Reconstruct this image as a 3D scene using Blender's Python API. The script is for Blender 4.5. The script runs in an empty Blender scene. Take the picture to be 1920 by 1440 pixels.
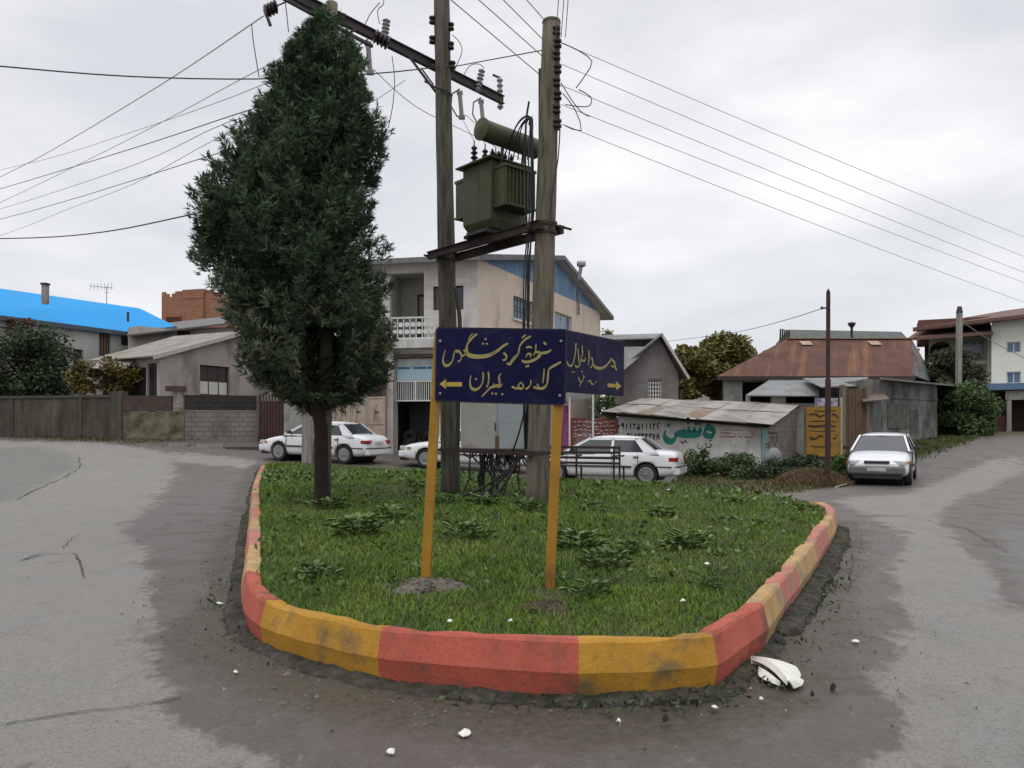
import bpy, bmesh, math, random
import numpy as np
from mathutils import Vector, Matrix
R = math.radians
random.seed(7); rng = np.random.default_rng(11)
SC = bpy.context.scene; COL = SC.collection
# ---------------------------------------------------------------- camera
F, H, HY = 1450.0, 1.6, 800.0
cd = bpy.data.cameras.new('camera'); cam = bpy.data.objects.new('camera', cd); COL.objects.link(cam)
cam.location = (0, 0, H); cam.rotation_euler = (R(90), 0, 0)
cd.sensor_width = 36; cd.lens = 36*F/1920; cd.shift_y = 80/1920; cd.clip_start = .05; cd.clip_end = 3000
SC.camera = cam
# ---------------------------------------------------------------- sky and light
SUN_EL, SUN_AZ = 58, 200
w = bpy.data.worlds.new('World'); SC.world = w; w.use_nodes = True
nt = w.node_tree; N = nt.nodes; Lk = nt.links
for n in list(N): N.remove(n)
out = N.new('ShaderNodeOutputWorld'); bg = N.new('ShaderNodeBackground'); bg.inputs[1].default_value = 0.1
sky = N.new('ShaderNodeTexSky'); sky.sky_type = 'NISHITA'; sky.sun_disc = False
sky.sun_elevation = R(SUN_EL); sky.sun_rotation = R(SUN_AZ)
tc = N.new('ShaderNodeTexCoord'); sep = N.new('ShaderNodeSeparateXYZ'); Lk.new(tc.outputs['Generated'], sep.inputs[0])
mp = N.new('ShaderNodeMapping'); mp.inputs['Scale'].default_value = (1.5, 1.5, 4.2); mp.inputs['Location'].default_value = (.35, .1, .55)
Lk.new(tc.outputs['Generated'], mp.inputs[0])
n1 = N.new('ShaderNodeTexNoise'); n1.inputs['Scale'].default_value = 1.6; n1.inputs['Detail'].default_value = 7; n1.inputs['Roughness'].default_value = .5
Lk.new(mp.outputs[0], n1.inputs['Vector'])
cr = N.new('ShaderNodeValToRGB'); cr.color_ramp.elements[0].position = .36; cr.color_ramp.elements[0].color = (5.2, 5.3, 5.6, 1)
cr.color_ramp.elements[1].position = .66; cr.color_ramp.elements[1].color = (7.5, 7.5, 7.5, 1)
e = cr.color_ramp.elements.new(.5); e.color = (6.1, 6.15, 6.35, 1)
Lk.new(n1.outputs[0], cr.inputs[0])
el = N.new('ShaderNodeValToRGB'); el.color_ramp.elements[0].position = 0; el.color_ramp.elements[0].color = (.97, .97, .97, 1)
el.color_ramp.elements[1].position = 1; el.color_ramp.elements[1].color = (2.3, 2.3, 2.3, 1)
e = el.color_ramp.elements.new(.52); e.color = (1.0, 1.0, 1.0, 1)
Lk.new(sep.outputs[2], el.inputs[0])
mul = N.new('ShaderNodeMix'); mul.data_type = 'RGBA'; mul.blend_type = 'MULTIPLY'; mul.inputs[0].default_value = 1
Lk.new(cr.outputs[0], mul.inputs[6]); Lk.new(el.outputs[0], mul.inputs[7])
mx = N.new('ShaderNodeMix'); mx.data_type = 'RGBA'; mx.inputs[0].default_value = .94
Lk.new(sky.outputs[0], mx.inputs[6]); Lk.new(mul.outputs[2], mx.inputs[7])
Lk.new(mx.outputs[2], bg.inputs[0]); Lk.new(bg.outputs[0], out.inputs[0])
sd = bpy.data.lights.new('sun', 'SUN'); sd.energy = .55; sd.angle = R(25); sd.color = (1, .97, .93)
so = bpy.data.objects.new('sun', sd); COL.objects.link(so); so.location = (0, 0, 40)
so.rotation_euler = (R(90-SUN_EL), 0, R(180-SUN_AZ))
SC.view_settings.view_transform = 'Standard'; SC.view_settings.look = 'None'
SC.view_settings.exposure = 0.5; SC.view_settings.gamma = 1
SC.cycles.max_bounces = 5; SC.cycles.diffuse_bounces = 3; SC.cycles.use_denoising = True
# ---------------------------------------------------------------- coordinates
AA = np.array([-.9, -.66, -.5, -.3, -.17, -.05, .1, .34, .44, .52, .6, .9])
YY = np.array([12, 16, 20, 24, 28, 32, 38, 50, 120.])
TT = np.array([
 [0, .05, .25, .60, .95, 1.15, 1.3, 1.42, 1.5],
 [0, .02, .18, .50, .88, 1.15, 1.3, 1.42, 1.5],
 [0, .0, .12, .40, .78, 1.18, 1.35, 1.42, 1.5],
 [0, 0, .10, .28, .47, .95, 1.2, 1.38, 1.5],
 [0, 0, .08, .24, .42, .62, .95, 1.25, 1.5],
 [0, 0, .02, .08, .25, .55, .9, 1.2, 1.5],
 [0, 0, -.04, -.08, .0, .25, .6, 1.0, 1.5],
 [0, 0, -.03, -.05, .03, .2, .6, 1.0, 1.5],
 [0, 0, 0, 0, .25, .5, .8, 1.1, 1.5],
 [0, 0, 0, .06, .58, .95, 1.15, 1.35, 1.5],
 [0, 0, 0, .15, .75, 1.05, 1.22, 1.4, 1.5],
 [0, 0, 0, .2, .8, 1.1, 1.3, 1.42, 1.5]])
def hN(X, Y):
    X = np.asarray(X, float); Y = np.asarray(Y, float)
    a = np.clip(X/np.maximum(Y, 8), AA[0], AA[-1]-1e-6); y = np.clip(Y, 12, 119.9)
    i = np.clip(np.searchsorted(AA, a, 'right')-1, 0, len(AA)-2); j = np.clip(np.searchsorted(YY, y, 'right')-1, 0, len(YY)-2)
    s = (a-AA[i])/(AA[i+1]-AA[i]); t = (y-YY[j])/(YY[j+1]-YY[j])
    return (TT[i, j]*(1-s)*(1-t)+TT[i+1, j]*s*(1-t)+TT[i, j+1]*(1-s)*t+TT[i+1, j+1]*s*t)
def h(X, Y): return float(hN(X, Y))
def P(px, py, Y): return Vector(((px-960)/F*Y, Y, H+(HY-py)/F*Y))
def X_(px, Y): return (px-960)/F*Y
def G(px, py):
    lo, hi = 1.5, 118
    for _ in range(50):
        m = (lo+hi)/2
        if P(px, py, m).z > h(X_(px, m), m): lo = m
        else: hi = m
    p = P(px, py, lo); p.z = h(p.x, p.y); return p
# ---------------------------------------------------------------- materials
MATS = {}
def srgb(r, g, b): return tuple(((c/255)/12.92 if c/255 < .04045 else ((c/255+.055)/1.055)**2.4) for c in (r, g, b))
def mat(name, c1, c2=None, scale=4., rough=.85, stretch=(1, 1, 1), bump=.25, stain=None, stain_scale=1.2, stain_amt=.5, stain_stretch=(1, 1, 1),
        metal=0., fine=.12, spec=.4, wave=None, attr=None, c3=None, brick=None, coat=0., rot=0.):
    if name in MATS: return MATS[name]
    m = bpy.data.materials.new(name); m.use_nodes = True; MATS[name] = m
    t = m.node_tree; n = t.nodes; L = t.links; b = n['Principled BSDF']
    b.inputs['Roughness'].default_value = rough; b.inputs['Metallic'].default_value = metal
    b.inputs['Specular IOR Level'].default_value = spec
    if coat: b.inputs['Coat Weight'].default_value = coat; b.inputs['Coat Roughness'].default_value = .08
    c = n.new('ShaderNodeTexCoord')
    def noise(sc, st, det=6, ro=.6):
        mp = n.new('ShaderNodeMapping'); mp.inputs['Scale'].default_value = st; mp.inputs['Rotation'].default_value = (0, 0, rot); mp.vector_type = 'POINT'
        if rot:
            m0 = n.new('ShaderNodeMapping'); m0.inputs['Rotation'].default_value = (0, 0, rot); L.new(c.outputs['Object'], m0.inputs[0]); mp.inputs['Rotation'].default_value = (0, 0, 0); L.new(m0.outputs[0], mp.inputs[0])
        else: L.new(c.outputs['Object'], mp.inputs[0])
        q = n.new('ShaderNodeTexNoise'); q.inputs['Scale'].default_value = sc; q.inputs['Detail'].default_value = det; q.inputs['Roughness'].default_value = ro
        L.new(mp.outputs[0], q.inputs['Vector']); return q.outputs[0]
    def ramp(s, a, bb, lo=0, hi=1):
        r = n.new('ShaderNodeMapRange'); r.inputs[1].default_value = a; r.inputs[2].default_value = bb; r.inputs[3].default_value = lo; r.inputs[4].default_value = hi
        L.new(s, r.inputs[0]); return r.outputs[0]
    def mix(f, a, bb, mode='MIX'):
        q = n.new('ShaderNodeMix'); q.data_type = 'RGBA'; q.blend_type = mode
        if isinstance(f, float): q.inputs[0].default_value = f
        else: L.new(f, q.inputs[0])
        for k, v in ((6, a), (7, bb)):
            if isinstance(v, tuple): q.inputs[k].default_value = (*v, 1)
            else: L.new(v, q.inputs[k])
        return q.outputs[2]
    c2 = c2 or tuple(x*.7 for x in c1)
    base = noise(scale, stretch)
    if attr:
        at = n.new('ShaderNodeAttribute'); at.attribute_name = attr; f = at.outputs['Fac']
        col = mix(f, c1, c2)
        if c3: col = mix(ramp(f, .8, 1.), col, c3)
        col = mix(ramp(noise(1.3, (1, 1, 1), 2), .4, .7, 0, .35), col, tuple(x*.55 for x in c1))
    else: col = mix(ramp(base, .35, .68), c1, c2)
    if brick:
        bt = n.new('ShaderNodeTexBrick'); bt.inputs['Scale'].default_value = 1; bt.inputs['Brick Width'].default_value = brick[0]; bt.inputs['Row Height'].default_value = brick[1]
        bt.inputs['Mortar Size'].default_value = brick[2]; bt.inputs['Color1'].default_value = (1, 1, 1, 1); bt.inputs['Color2'].default_value = (.8, .8, .8, 1)
        bt.inputs['Mortar'].default_value = (*brick[3], 1)
        s2 = n.new('ShaderNodeSeparateXYZ'); L.new(c.outputs['Object'], s2.inputs[0]); ad = n.new('ShaderNodeMath'); ad.operation = 'ADD'
        L.new(s2.outputs[0], ad.inputs[0]); L.new(s2.outputs[1], ad.inputs[1]); cb = n.new('ShaderNodeCombineXYZ'); L.new(ad.outputs[0], cb.inputs[0]); L.new(s2.outputs[2], cb.inputs[1])
        L.new(cb.outputs[0], bt.inputs['Vector']); col = mix(.85, col, bt.outputs[0], 'MULTIPLY')
    if stain: col = mix(ramp(noise(stain_scale, stain_stretch, 8, .65), .62-stain_amt*.3, .72-stain_amt*.1, 0, 1), col, stain)
    fn = noise(scale*14, stretch, 4)
    col = mix(ramp(fn, .3, .75, 0, fine*2), col, tuple(x*.35 for x in c1))
    L.new(col, b.inputs['Base Color'])
    hgt = None
    if wave:
        wv = n.new('ShaderNodeTexWave'); wv.wave_type = 'BANDS'; wv.bands_direction = wave[0]; wv.inputs['Scale'].default_value = wave[1]; wv.inputs['Distortion'].default_value = .15
        mw = n.new('ShaderNodeMapping'); mw.inputs['Rotation'].default_value = (0, 0, rot); L.new(c.outputs['Object'], mw.inputs[0]); L.new(mw.outputs[0], wv.inputs['Vector']); hgt = wv.outputs['Fac']
    if bump:
        bp = n.new('ShaderNodeBump'); bp.inputs['Strength'].default_value = bump; bp.inputs['Distance'].default_value = .03 if not wave else .06
        L.new(hgt if hgt is not None else fn, bp.inputs['Height']); L.new(bp.outputs[0], b.inputs['Normal'])
    rr = ramp(base, .3, .7, max(rough-.12, .03), min(rough+.1, 1)); L.new(rr, b.inputs['Roughness'])
    return m
# ---------------------------------------------------------------- mesh builder
class MB:
    def __init__(s): s.v = []; s.f = []
    def add(s, vs, fs):
        o = len(s.v); s.v += [tuple(v) for v in vs]; s.f += [tuple(i+o for i in f) for f in fs]; return s
    def box(s, c, sz, m=None):
        x, y, z = sz[0]/2, sz[1]/2, sz[2]/2
        vs = [Vector(p) for p in ((-x, -y, -z), (x, -y, -z), (x, y, -z), (-x, y, -z), (-x, -y, z), (x, -y, z), (x, y, z), (-x, y, z))]
        if m is not None: vs = [m @ v for v in vs]
        c = Vector(c); return s.add([v+c for v in vs], [(0, 3, 2, 1), (4, 5, 6, 7), (0, 1, 5, 4), (1, 2, 6, 5), (2, 3, 7, 6), (3, 0, 4, 7)])
    def bar(s, a, b, wd, hg, up=(0, 0, 1)):
        a = Vector(a); b = Vector(b); d = (b-a); L = d.length; d.normalize(); u = Vector(up)
        sd = d.cross(u)
        if sd.length < 1e-4: sd = d.cross(Vector((1, 0, 0)))
        sd.normalize(); u = sd.cross(d)
        m = Matrix((d, sd, u)).transposed(); return s.box((a+b)/2, (L, wd, hg), m)
    def tube(s, pts, r, n=8, cap=True):
        pts = [Vector(p) for p in pts]; k = len(pts); rs = r if hasattr(r, '__len__') else [r]*k
        o = len(s.v); ref = None
        for i, p in enumerate(pts):
            d = (pts[min(i+1, k-1)]-pts[max(i-1, 0)])
            if d.length < 1e-9: d = Vector((0, 0, 1))
            d.normalize()
            if ref is None: ref = d.cross(Vector((0, 0, 1)) if abs(d.z) < .9 else Vector((1, 0, 0))).normalized()
            ref = (ref-d*ref.dot(d)).normalized(); b = d.cross(ref)
            for j in range(n):
                a = 2*math.pi*j/n; s.v.append(tuple(p+(ref*math.cos(a)+b*math.sin(a))*rs[i]))
        for i in range(k-1):
            for j in range(n):
                q = (j+1) % n; s.f.append((o+i*n+j, o+i*n+q, o+(i+1)*n+q, o+(i+1)*n+j))
        if cap: s.f.append(tuple(o+j for j in range(n))[::-1]); s.f.append(tuple(o+(k-1)*n+j for j in range(n)))
        return s
    def poly(s, pts, th, nrm=None):
        """closed slab: polygon extruded by th along -normal"""
        pts = [Vector(p) for p in pts]; k = len(pts)
        if nrm is None:
            nrm = Vector((0, 0, 0))
            for i in range(k): nrm += (pts[i]-pts[0]).cross(pts[(i+1) % k]-pts[0])
            nrm.normalize()
        d = Vector(nrm)*th; vs = pts+[p-d for p in pts]
        fs = [tuple(range(k)), tuple(range(2*k-1, k-1, -1))]+[(i, i+k, (i+1) % k+k, (i+1) % k) for i in range(k)]
        return s.add(vs, fs)
    def lathe(s, prof, c, ax, n=20):
        """prof: (r, t) along axis ax"""
        c = Vector(c); ax = Vector(ax).normalized(); u = ax.orthogonal().normalized(); v = ax.cross(u); o = len(s.v); k = len(prof)
        for r, t in prof:
            for j in range(n):
                a = 2*math.pi*j/n; s.v.append(tuple(c+ax*t+(u*math.cos(a)+v*math.sin(a))*r))
        for i in range(k-1):
            for j in range(n):
                q = (j+1) % n; s.f.append((o+i*n+j, o+i*n+q, o+(i+1)*n+q, o+(i+1)*n+j))
        s.f.append(tuple(o+j for j in range(n))[::-1]); s.f.append(tuple(o+(k-1)*n+j for j in range(n))); return s
def link(o): COL.objects.link(o); return o
def rootloc(o):
    while o.parent: o = o.parent
    return Vector(o.location)
def tag(o, label=None, cat=None, group=None, kind=None):
    if label: o['label'] = label
    if cat: o['category'] = cat
    if group: o['group'] = group
    if kind: o['kind'] = kind
    return o
def thing(name, label, cat, loc, group=None, rotz=0):
    o = bpy.data.objects.new(name, None); link(o); o.location = loc; o.rotation_euler = (0, 0, rotz); o.empty_display_size = .3
    return tag(o, label, cat, group)
def meshify(name, V, Fc, tints=None):
    me = bpy.data.meshes.new(name)
    if isinstance(V, np.ndarray):
        nv = len(V); me.vertices.add(nv); me.vertices.foreach_set('co', V.astype(np.float32).ravel())
        Fc = np.asarray(Fc); nf, k = Fc.shape; me.loops.add(nf*k); me.loops.foreach_set('vertex_index', Fc.ravel().astype(np.int32))
        me.polygons.add(nf); me.polygons.foreach_set('loop_start', np.arange(0, nf*k, k, dtype=np.int32)); me.polygons.foreach_set('loop_total', np.full(nf, k, np.int32))
    else: me.from_pydata(V, [], Fc)
    if tints is not None:
        for nm, ar in tints.items():
            a = me.attributes.new(nm, 'FLOAT', 'POINT'); a.data.foreach_set('value', np.asarray(ar, np.float32))
    me.update(calc_edges=True); return me
def obj(name, mb, m, parent=None, label=None, cat=None, group=None, kind=None, smooth=False, bevel=0, local=False, tints=None, base=None):
    if isinstance(mb, MB): V, Fc = mb.v, mb.f
    else: V, Fc = mb
    A = np.array(V, float)
    if parent is not None: off = Vector((0, 0, 0)) if local else rootloc(parent)
    elif base is not None: off = Vector(base)
    elif local: off = Vector((0, 0, 0))
    else: off = Vector(((A[:, 0].min()+A[:, 0].max())/2, (A[:, 1].min()+A[:, 1].max())/2, A[:, 2].min()))
    A = A-np.array(off)
    me = meshify(name, A if isinstance(V, np.ndarray) else A.tolist(), Fc, tints)
    if m: me.materials.append(m)
    if smooth: me.polygons.foreach_set('use_smooth', [True]*len(me.polygons))
    o = link(bpy.data.objects.new(name, me))
    if parent is not None: o.parent = parent
    elif not local: o.location = off
    if bevel:
        b = o.modifiers.new('bevel', 'BEVEL'); b.width = bevel; b.segments = 2; b.limit_method = 'ANGLE'; b.harden_normals = False
    return tag(o, label, cat, group, kind)
class Frame:
    """vertical plane through two ground points; s along it, d towards the viewer"""
    def __init__(s, a, b):
        s.o = Vector((a[0], a[1], 0)); u = Vector((b[0]-a[0], b[1]-a[1], 0)); s.L = u.length; s.u = u.normalized()
        s.n = Vector((s.u.y, -s.u.x, 0))
    def p(s, t, z, d=0): q = s.o+s.u*t+s.n*d; q.z = z; return q
    def S(s, px):
        k = (px-960)/F; return (k*s.o.y-s.o.x)/(s.u.x-k*s.u.y)
    def Z(s, px, py): t = s.S(px); return H+(HY-py)/F*(s.o.y+s.u.y*t)
    def box(s, mb, s0, s1, z0, z1, d0, d1):
        vs = [s.p(a, z, d) for z in (z0, z1) for a, d in ((s0, d1), (s1, d1), (s1, d0), (s0, d0))]
        return mb.add(vs, [(0, 3, 2, 1), (4, 5, 6, 7), (0, 1, 5, 4), (1, 2, 6, 5), (2, 3, 7, 6), (3, 0, 4, 7)])
    def poly(s, mb, pts, d0, d1): return mb.poly([s.p(a, z, d1) for a, z in pts], d1-d0, s.n)
    def wall(s, mb, s0, s1, z0, z1, holes, th=.22, d=0):
        xs = sorted({s0, s1, *[x for hh in holes for x in (hh[0], hh[1])]}); zs = sorted({z0, z1, *[x for hh in holes for x in (hh[2], hh[3])]})
        for i in range(len(xs)-1):
            for j in range(len(zs)-1):
                cx, cz = (xs[i]+xs[i+1])/2, (zs[j]+zs[j+1])/2
                if any(a < cx < b and c < cz < e for a, b, c, e in holes): continue
                for dd in (d, d-th):
                    q = [s.p(xs[i], zs[j], dd), s.p(xs[i+1], zs[j], dd), s.p(xs[i+1], zs[j+1], dd), s.p(xs[i], zs[j+1], dd)]
                    mb.add(q, [(0, 1, 2, 3)] if dd == d else [(3, 2, 1, 0)])
        for a, b, c, e in [(s0, s1, z0, z1)]+holes:
            for (x0, za), (x1, zb) in (((a, c), (b, c)), ((b, c), (b, e)), ((b, e), (a, e)), ((a, e), (a, c))):
                mb.add([s.p(x0, za, d), s.p(x1, zb, d), s.p(x1, zb, d-th), s.p(x0, za, d-th)], [(0, 1, 2, 3)])
        return mb
    def rect(s, px0, py0, px1, py1):
        m = (px0+px1)/2; return (s.S(px0), s.S(px1), s.Z(m, py1), s.Z(m, py0))
def window(fr, root, r, fm, gm, nx=2, ny=1, fw=.06, d=-.12, name='window', bars=0, barm=None, label=None):
    a, b, c, e = r; mb = MB()
    fr.box(mb, a, b, c, c+fw, d-.05, d); fr.box(mb, a, b, e-fw, e, d-.05, d)
    fr.box(mb, a, a+fw, c+fw, e-fw, d-.05, d); fr.box(mb, b-fw, b, c+fw, e-fw, d-.05, d)
    for i in range(1, nx): x = a+(b-a)*i/nx; fr.box(mb, x-fw/2, x+fw/2, c+fw, e-fw, d-.045, d-.003)
    for i in range(1, ny): z = c+(e-c)*i/ny; fr.box(mb, a+fw, b-fw, z-fw/2, z+fw/2, d-.04, d-.006)
    w_ = obj(name, mb, fm, root, label=label)
    g = MB(); fr.box(g, a+fw*.5, b-fw*.5, c+fw*.5, e-fw*.5, d-.035, d-.025); obj('pane', g, gm, w_)
    if bars:
        g = MB(); k = bars
        for i in range(k+1): x = a+(b-a)*i/k; fr.box(g, x-.012, x+.012, c, e, .02, .045)
        for z in (c+.01, (c+e)/2, e-.01): fr.box(g, a, b, z-.015, z+.015, .045, .06)
        obj('grille', g, barm or fm, w_)
    return w_
def strokes(mb, pts, wd, conv, d=.0):
    """flat ribbon with varying width along a traced polyline; conv maps (x, y, depth) to a point"""
    n = len(pts); P2 = []
    # smooth
    for i in range(n-1):
        p0 = pts[max(i-1, 0)]; p1 = pts[i]; p2 = pts[i+1]; p3 = pts[min(i+2, n-1)]
        for k in range(4):
            t = k/4; P2.append(tuple(.5*((2*p1[j])+(-p0[j]+p2[j])*t+(2*p0[j]-5*p1[j]+4*p2[j]-p3[j])*t*t+(-p0[j]+3*p1[j]-3*p2[j]+p3[j])*t**3) for j in (0, 1)))
    P2.append(tuple(pts[-1][:2])); m = len(P2); vs = []
    for i, p in enumerate(P2):
        a = P2[max(i-1, 0)]; b = P2[min(i+1, m-1)]; dx, dy = b[0]-a[0], b[1]-a[1]; L = math.hypot(dx, dy) or 1
        t = i/(m-1); nib = 1 if wd < 0 else .42+.78*abs(dx*.94+dy*.34)/L; ww = abs(wd)*nib*(.45+.55*math.sin(math.pi*min(max(t*.9+.08, 0), 1))**.6)/2
        # a broad-nib pen held at an angle: thicker along one direction
        nx, ny = -dy/L, dx/L
        vs += [conv(p[0]+nx*ww, p[1]+ny*ww, d), conv(p[0]-nx*ww, p[1]-ny*ww, d)]
    mb.add(vs, [(2*i, 2*i+2, 2*i+3, 2*i+1) for i in range(m-1)]); return mb
def dot(mb, x, y, r, conv, d=0):
    mb.add([conv(x-r, y, d), conv(x, y+r, d), conv(x+r, y, d), conv(x, y-r, d)], [(0, 1, 2, 3)])
def sag(a, b, s, n=14):
    a = Vector(a); b = Vector(b); out = []
    for i in range(n+1):
        t = i/n; p = a.lerp(b, t); p.z -= s*4*t*(1-t); out.append(p)
    return out
# ================================================================ ground sheet
def ring_px():
    Z = .33
    L = [(488, 878, 23.4), (476, 905, 17.5), (472, 954, 11.96), (467, 1017, 8.49), (462, 1072, 6.77), (468, 1103, 6.08), (498, 1127, 5.63), (600, 1155, 5.18), (715, 1178, 4.87),
         (900, 1195, 4.66), (1085, 1205, 4.55), (1220, 1200, 4.6), (1335, 1190, 4.72), (1385, 1160, 5.12), (1430, 1131, 5.56), (1461, 1092, 6.31), (1486, 1067, 6.9), (1533, 1010, 8.77), (1563, 966, 11.1),
         (1560, 949, 12.4), (1500, 930, 14.2), (1400, 917, 15.9), (1270, 906, 17.5), (1100, 896, 19.3), (900, 884, 21.6), (720, 874, 24.2), (560, 871, 25.2), (505, 871, 25.2)]
    return [(X_(a, c), c) for a, b, c in L]
RING = ring_px()
def resample(pts, step, closed=True):
    pts = [Vector((*p, 0)) for p in pts]; n = len(pts); out = []
    for i in range(n if closed else n-1):
        p0, p1, p2, p3 = (pts[(i-1) % n], pts[i], pts[(i+1) % n], pts[(i+2) % n])
        k = max(1, int((p2-p1).length/step)); 
        for j in range(k):
            t = j/k; lin = p1.lerp(p2, t)
            cm = .5*((2*p1)+(-p0+p2)*t+(2*p0-5*p1+4*p2-p3)*t*t+(-p0+3*p1-3*p2+p3)*t**3)
            out.append(lin.lerp(cm, .55))
    return out
def inside(px, py, poly):
    px = np.asarray(px); py = np.asarray(py); r = np.zeros(px.shape, bool); n = len(poly)
    for i in range(n):
        x0, y0 = poly[i][:2]; x1, y1 = poly[(i+1) % n][:2]
        if y0 == y1: continue
        c = ((y0 > py) != (y1 > py)) & (px < (x1-x0)*(py-y0)/(y1-y0)+x0); r ^= c
    return r
def wob(X, Y, s, seed=0):
    r = np.random.default_rng(seed); o = 0
    for k in range(6):
        a = r.uniform(0, 6.28); f = s*(1.7**k); o = o+np.sin(X*f*math.cos(a)+Y*f*math.sin(a)+r.uniform(0, 6.28))/(1.35**k)
    return o/3
av = np.concatenate([-np.geomspace(7, .8, 22), np.linspace(-.76, .76, 470), np.geomspace(.8, 7, 22)])
yv = np.concatenate([np.linspace(-60, 2, 18), np.geomspace(2.6, 60, 285), np.geomspace(63, 1500, 24)])
Xg = av[None, :]*(np.maximum(yv, 2.6)[:, None]+2); Yg = np.repeat(yv[:, None], len(av), 1)
ZG = hN(Xg, Yg)+wob(Xg, Yg, .9, 3)*.012*np.clip((30-Yg)/10, 0, 1)
pxg = 960+F*Xg/np.maximum(Yg, .5)+wob(Xg, Yg, 2.2, 5)*14; pyg = HY+F*(H-ZG)/np.maximum(Yg, .5)
pyg2 = pyg+wob(Xg, Yg, 3.1, 8)*5*np.clip((pyg-850)/200, .1, 2)
LIGHT_L = [(-4000, 818), (0, 826), (200, 830), (311, 846), (330, 870), (318, 911), (267, 960), (222, 1000), (290, 1040), (275, 1111), (305, 1178), (280, 1258), (350, 1289), (285, 1330), (420, 1385), (560, 1440), (560, 2600), (-6000, 2600)]
LIGHT_R = [(1560, 935), (1700, 925), (1790, 890), (1900, 850), (1935, 880), (1760, 955), (1790, 1010), (1850, 1060), (1885, 1140), (1960, 1160), (2400, 1300), (2400, 2600), (1500, 2600), (1560, 1460), (1700, 1400), (1640, 1270), (1690, 1220), (1705, 1170), (1670, 1090), (1700, 1000), (1620, 965)]
LIGHT_M = [(330, 846), (480, 862), (470, 880), (330, 866)]
light = np.zeros(Xg.shape); lo = Yg > 1.5
for poly in (LIGHT_L, LIGHT_R, LIGHT_M): light[lo & inside(pxg, pyg2, poly)] = 1
light[(~lo) | (pyg > 1440)] = .5
dark = np.zeros(Xg.shape); dark[lo & inside(pxg, pyg2, [(-300, 846), (70, 838), (135, 850), (148, 872), (90, 905), (0, 945), (-300, 1000)])] = 1
dark[lo & inside(pxg, pyg2, [(1880, 990), (2100, 980), (2300, 1180), (1935, 1130), (1885, 1060)])] = 1
# distance from the island ring
RP = resample(RING, .25); RA = np.array([(p.x, p.y) for p in RP])
near = (Yg > 3) & (Yg < 28) & (np.abs(Xg) < 14); D = np.full(Xg.shape, 9.); idx = np.argwhere(near)
XY = np.stack([Xg[near], Yg[near]], 1); dd = np.full(len(XY), 99.)
for p in RA: dd = np.minimum(dd, np.hypot(XY[:, 0]-p[0], XY[:, 1]-p[1]))
D[near] = dd
front = (Yg < 6.5)
mud = np.clip(1-(D-.3)/(np.where(front, .75, .35)+wob(Xg, Yg, 2, 9)*.25), 0, 1)
green = np.zeros(Xg.shape)
GREENS = [[(-2000, 830), (-2000, 780), (480, 780), (500, 822), (300, 826), (240, 822), (180, 828), (0, 818)],
          [(1560, 860), (1625, 830), (1700, 800), (1835, 800), (1832, 824), (1720, 858), (1650, 880), (1560, 900)], [(1270, 912), (1270, 800), (1590, 800), (1590, 912), (1470, 926)]]
for poly in GREENS: green[(Yg > 10) & inside(pxg, pyg, poly)] = 1
green[(Yg > 36)] = 1
for k in (green,):
    for _ in range(2): k[1:-1, 1:-1] = (k[1:-1, 1:-1]*2+k[:-2, 1:-1]+k[2:, 1:-1]+k[1:-1, :-2]+k[1:-1, 2:])/6
def boxb(a, r, ax):
    c = np.cumsum(np.concatenate([np.repeat(a.take([0], ax), r+1, ax), a, np.repeat(a.take([-1], ax), r, ax)], ax), ax); n_ = a.shape[ax]
    return (c.take(np.arange(2*r+1, 2*r+1+n_), ax)-c.take(np.arange(0, n_), ax))/(2*r+1)
for _ in range(2): light = boxb(boxb(light, 2, 0), 4, 1); dark = boxb(boxb(dark, 1, 0), 2, 1)
nr, nc = Xg.shape; ii = np.arange(nr*nc).reshape(nr, nc)
Fq = np.stack([ii[:-1, :-1], ii[:-1, 1:], ii[1:, 1:], ii[1:, :-1]], -1).reshape(-1, 4)
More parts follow.
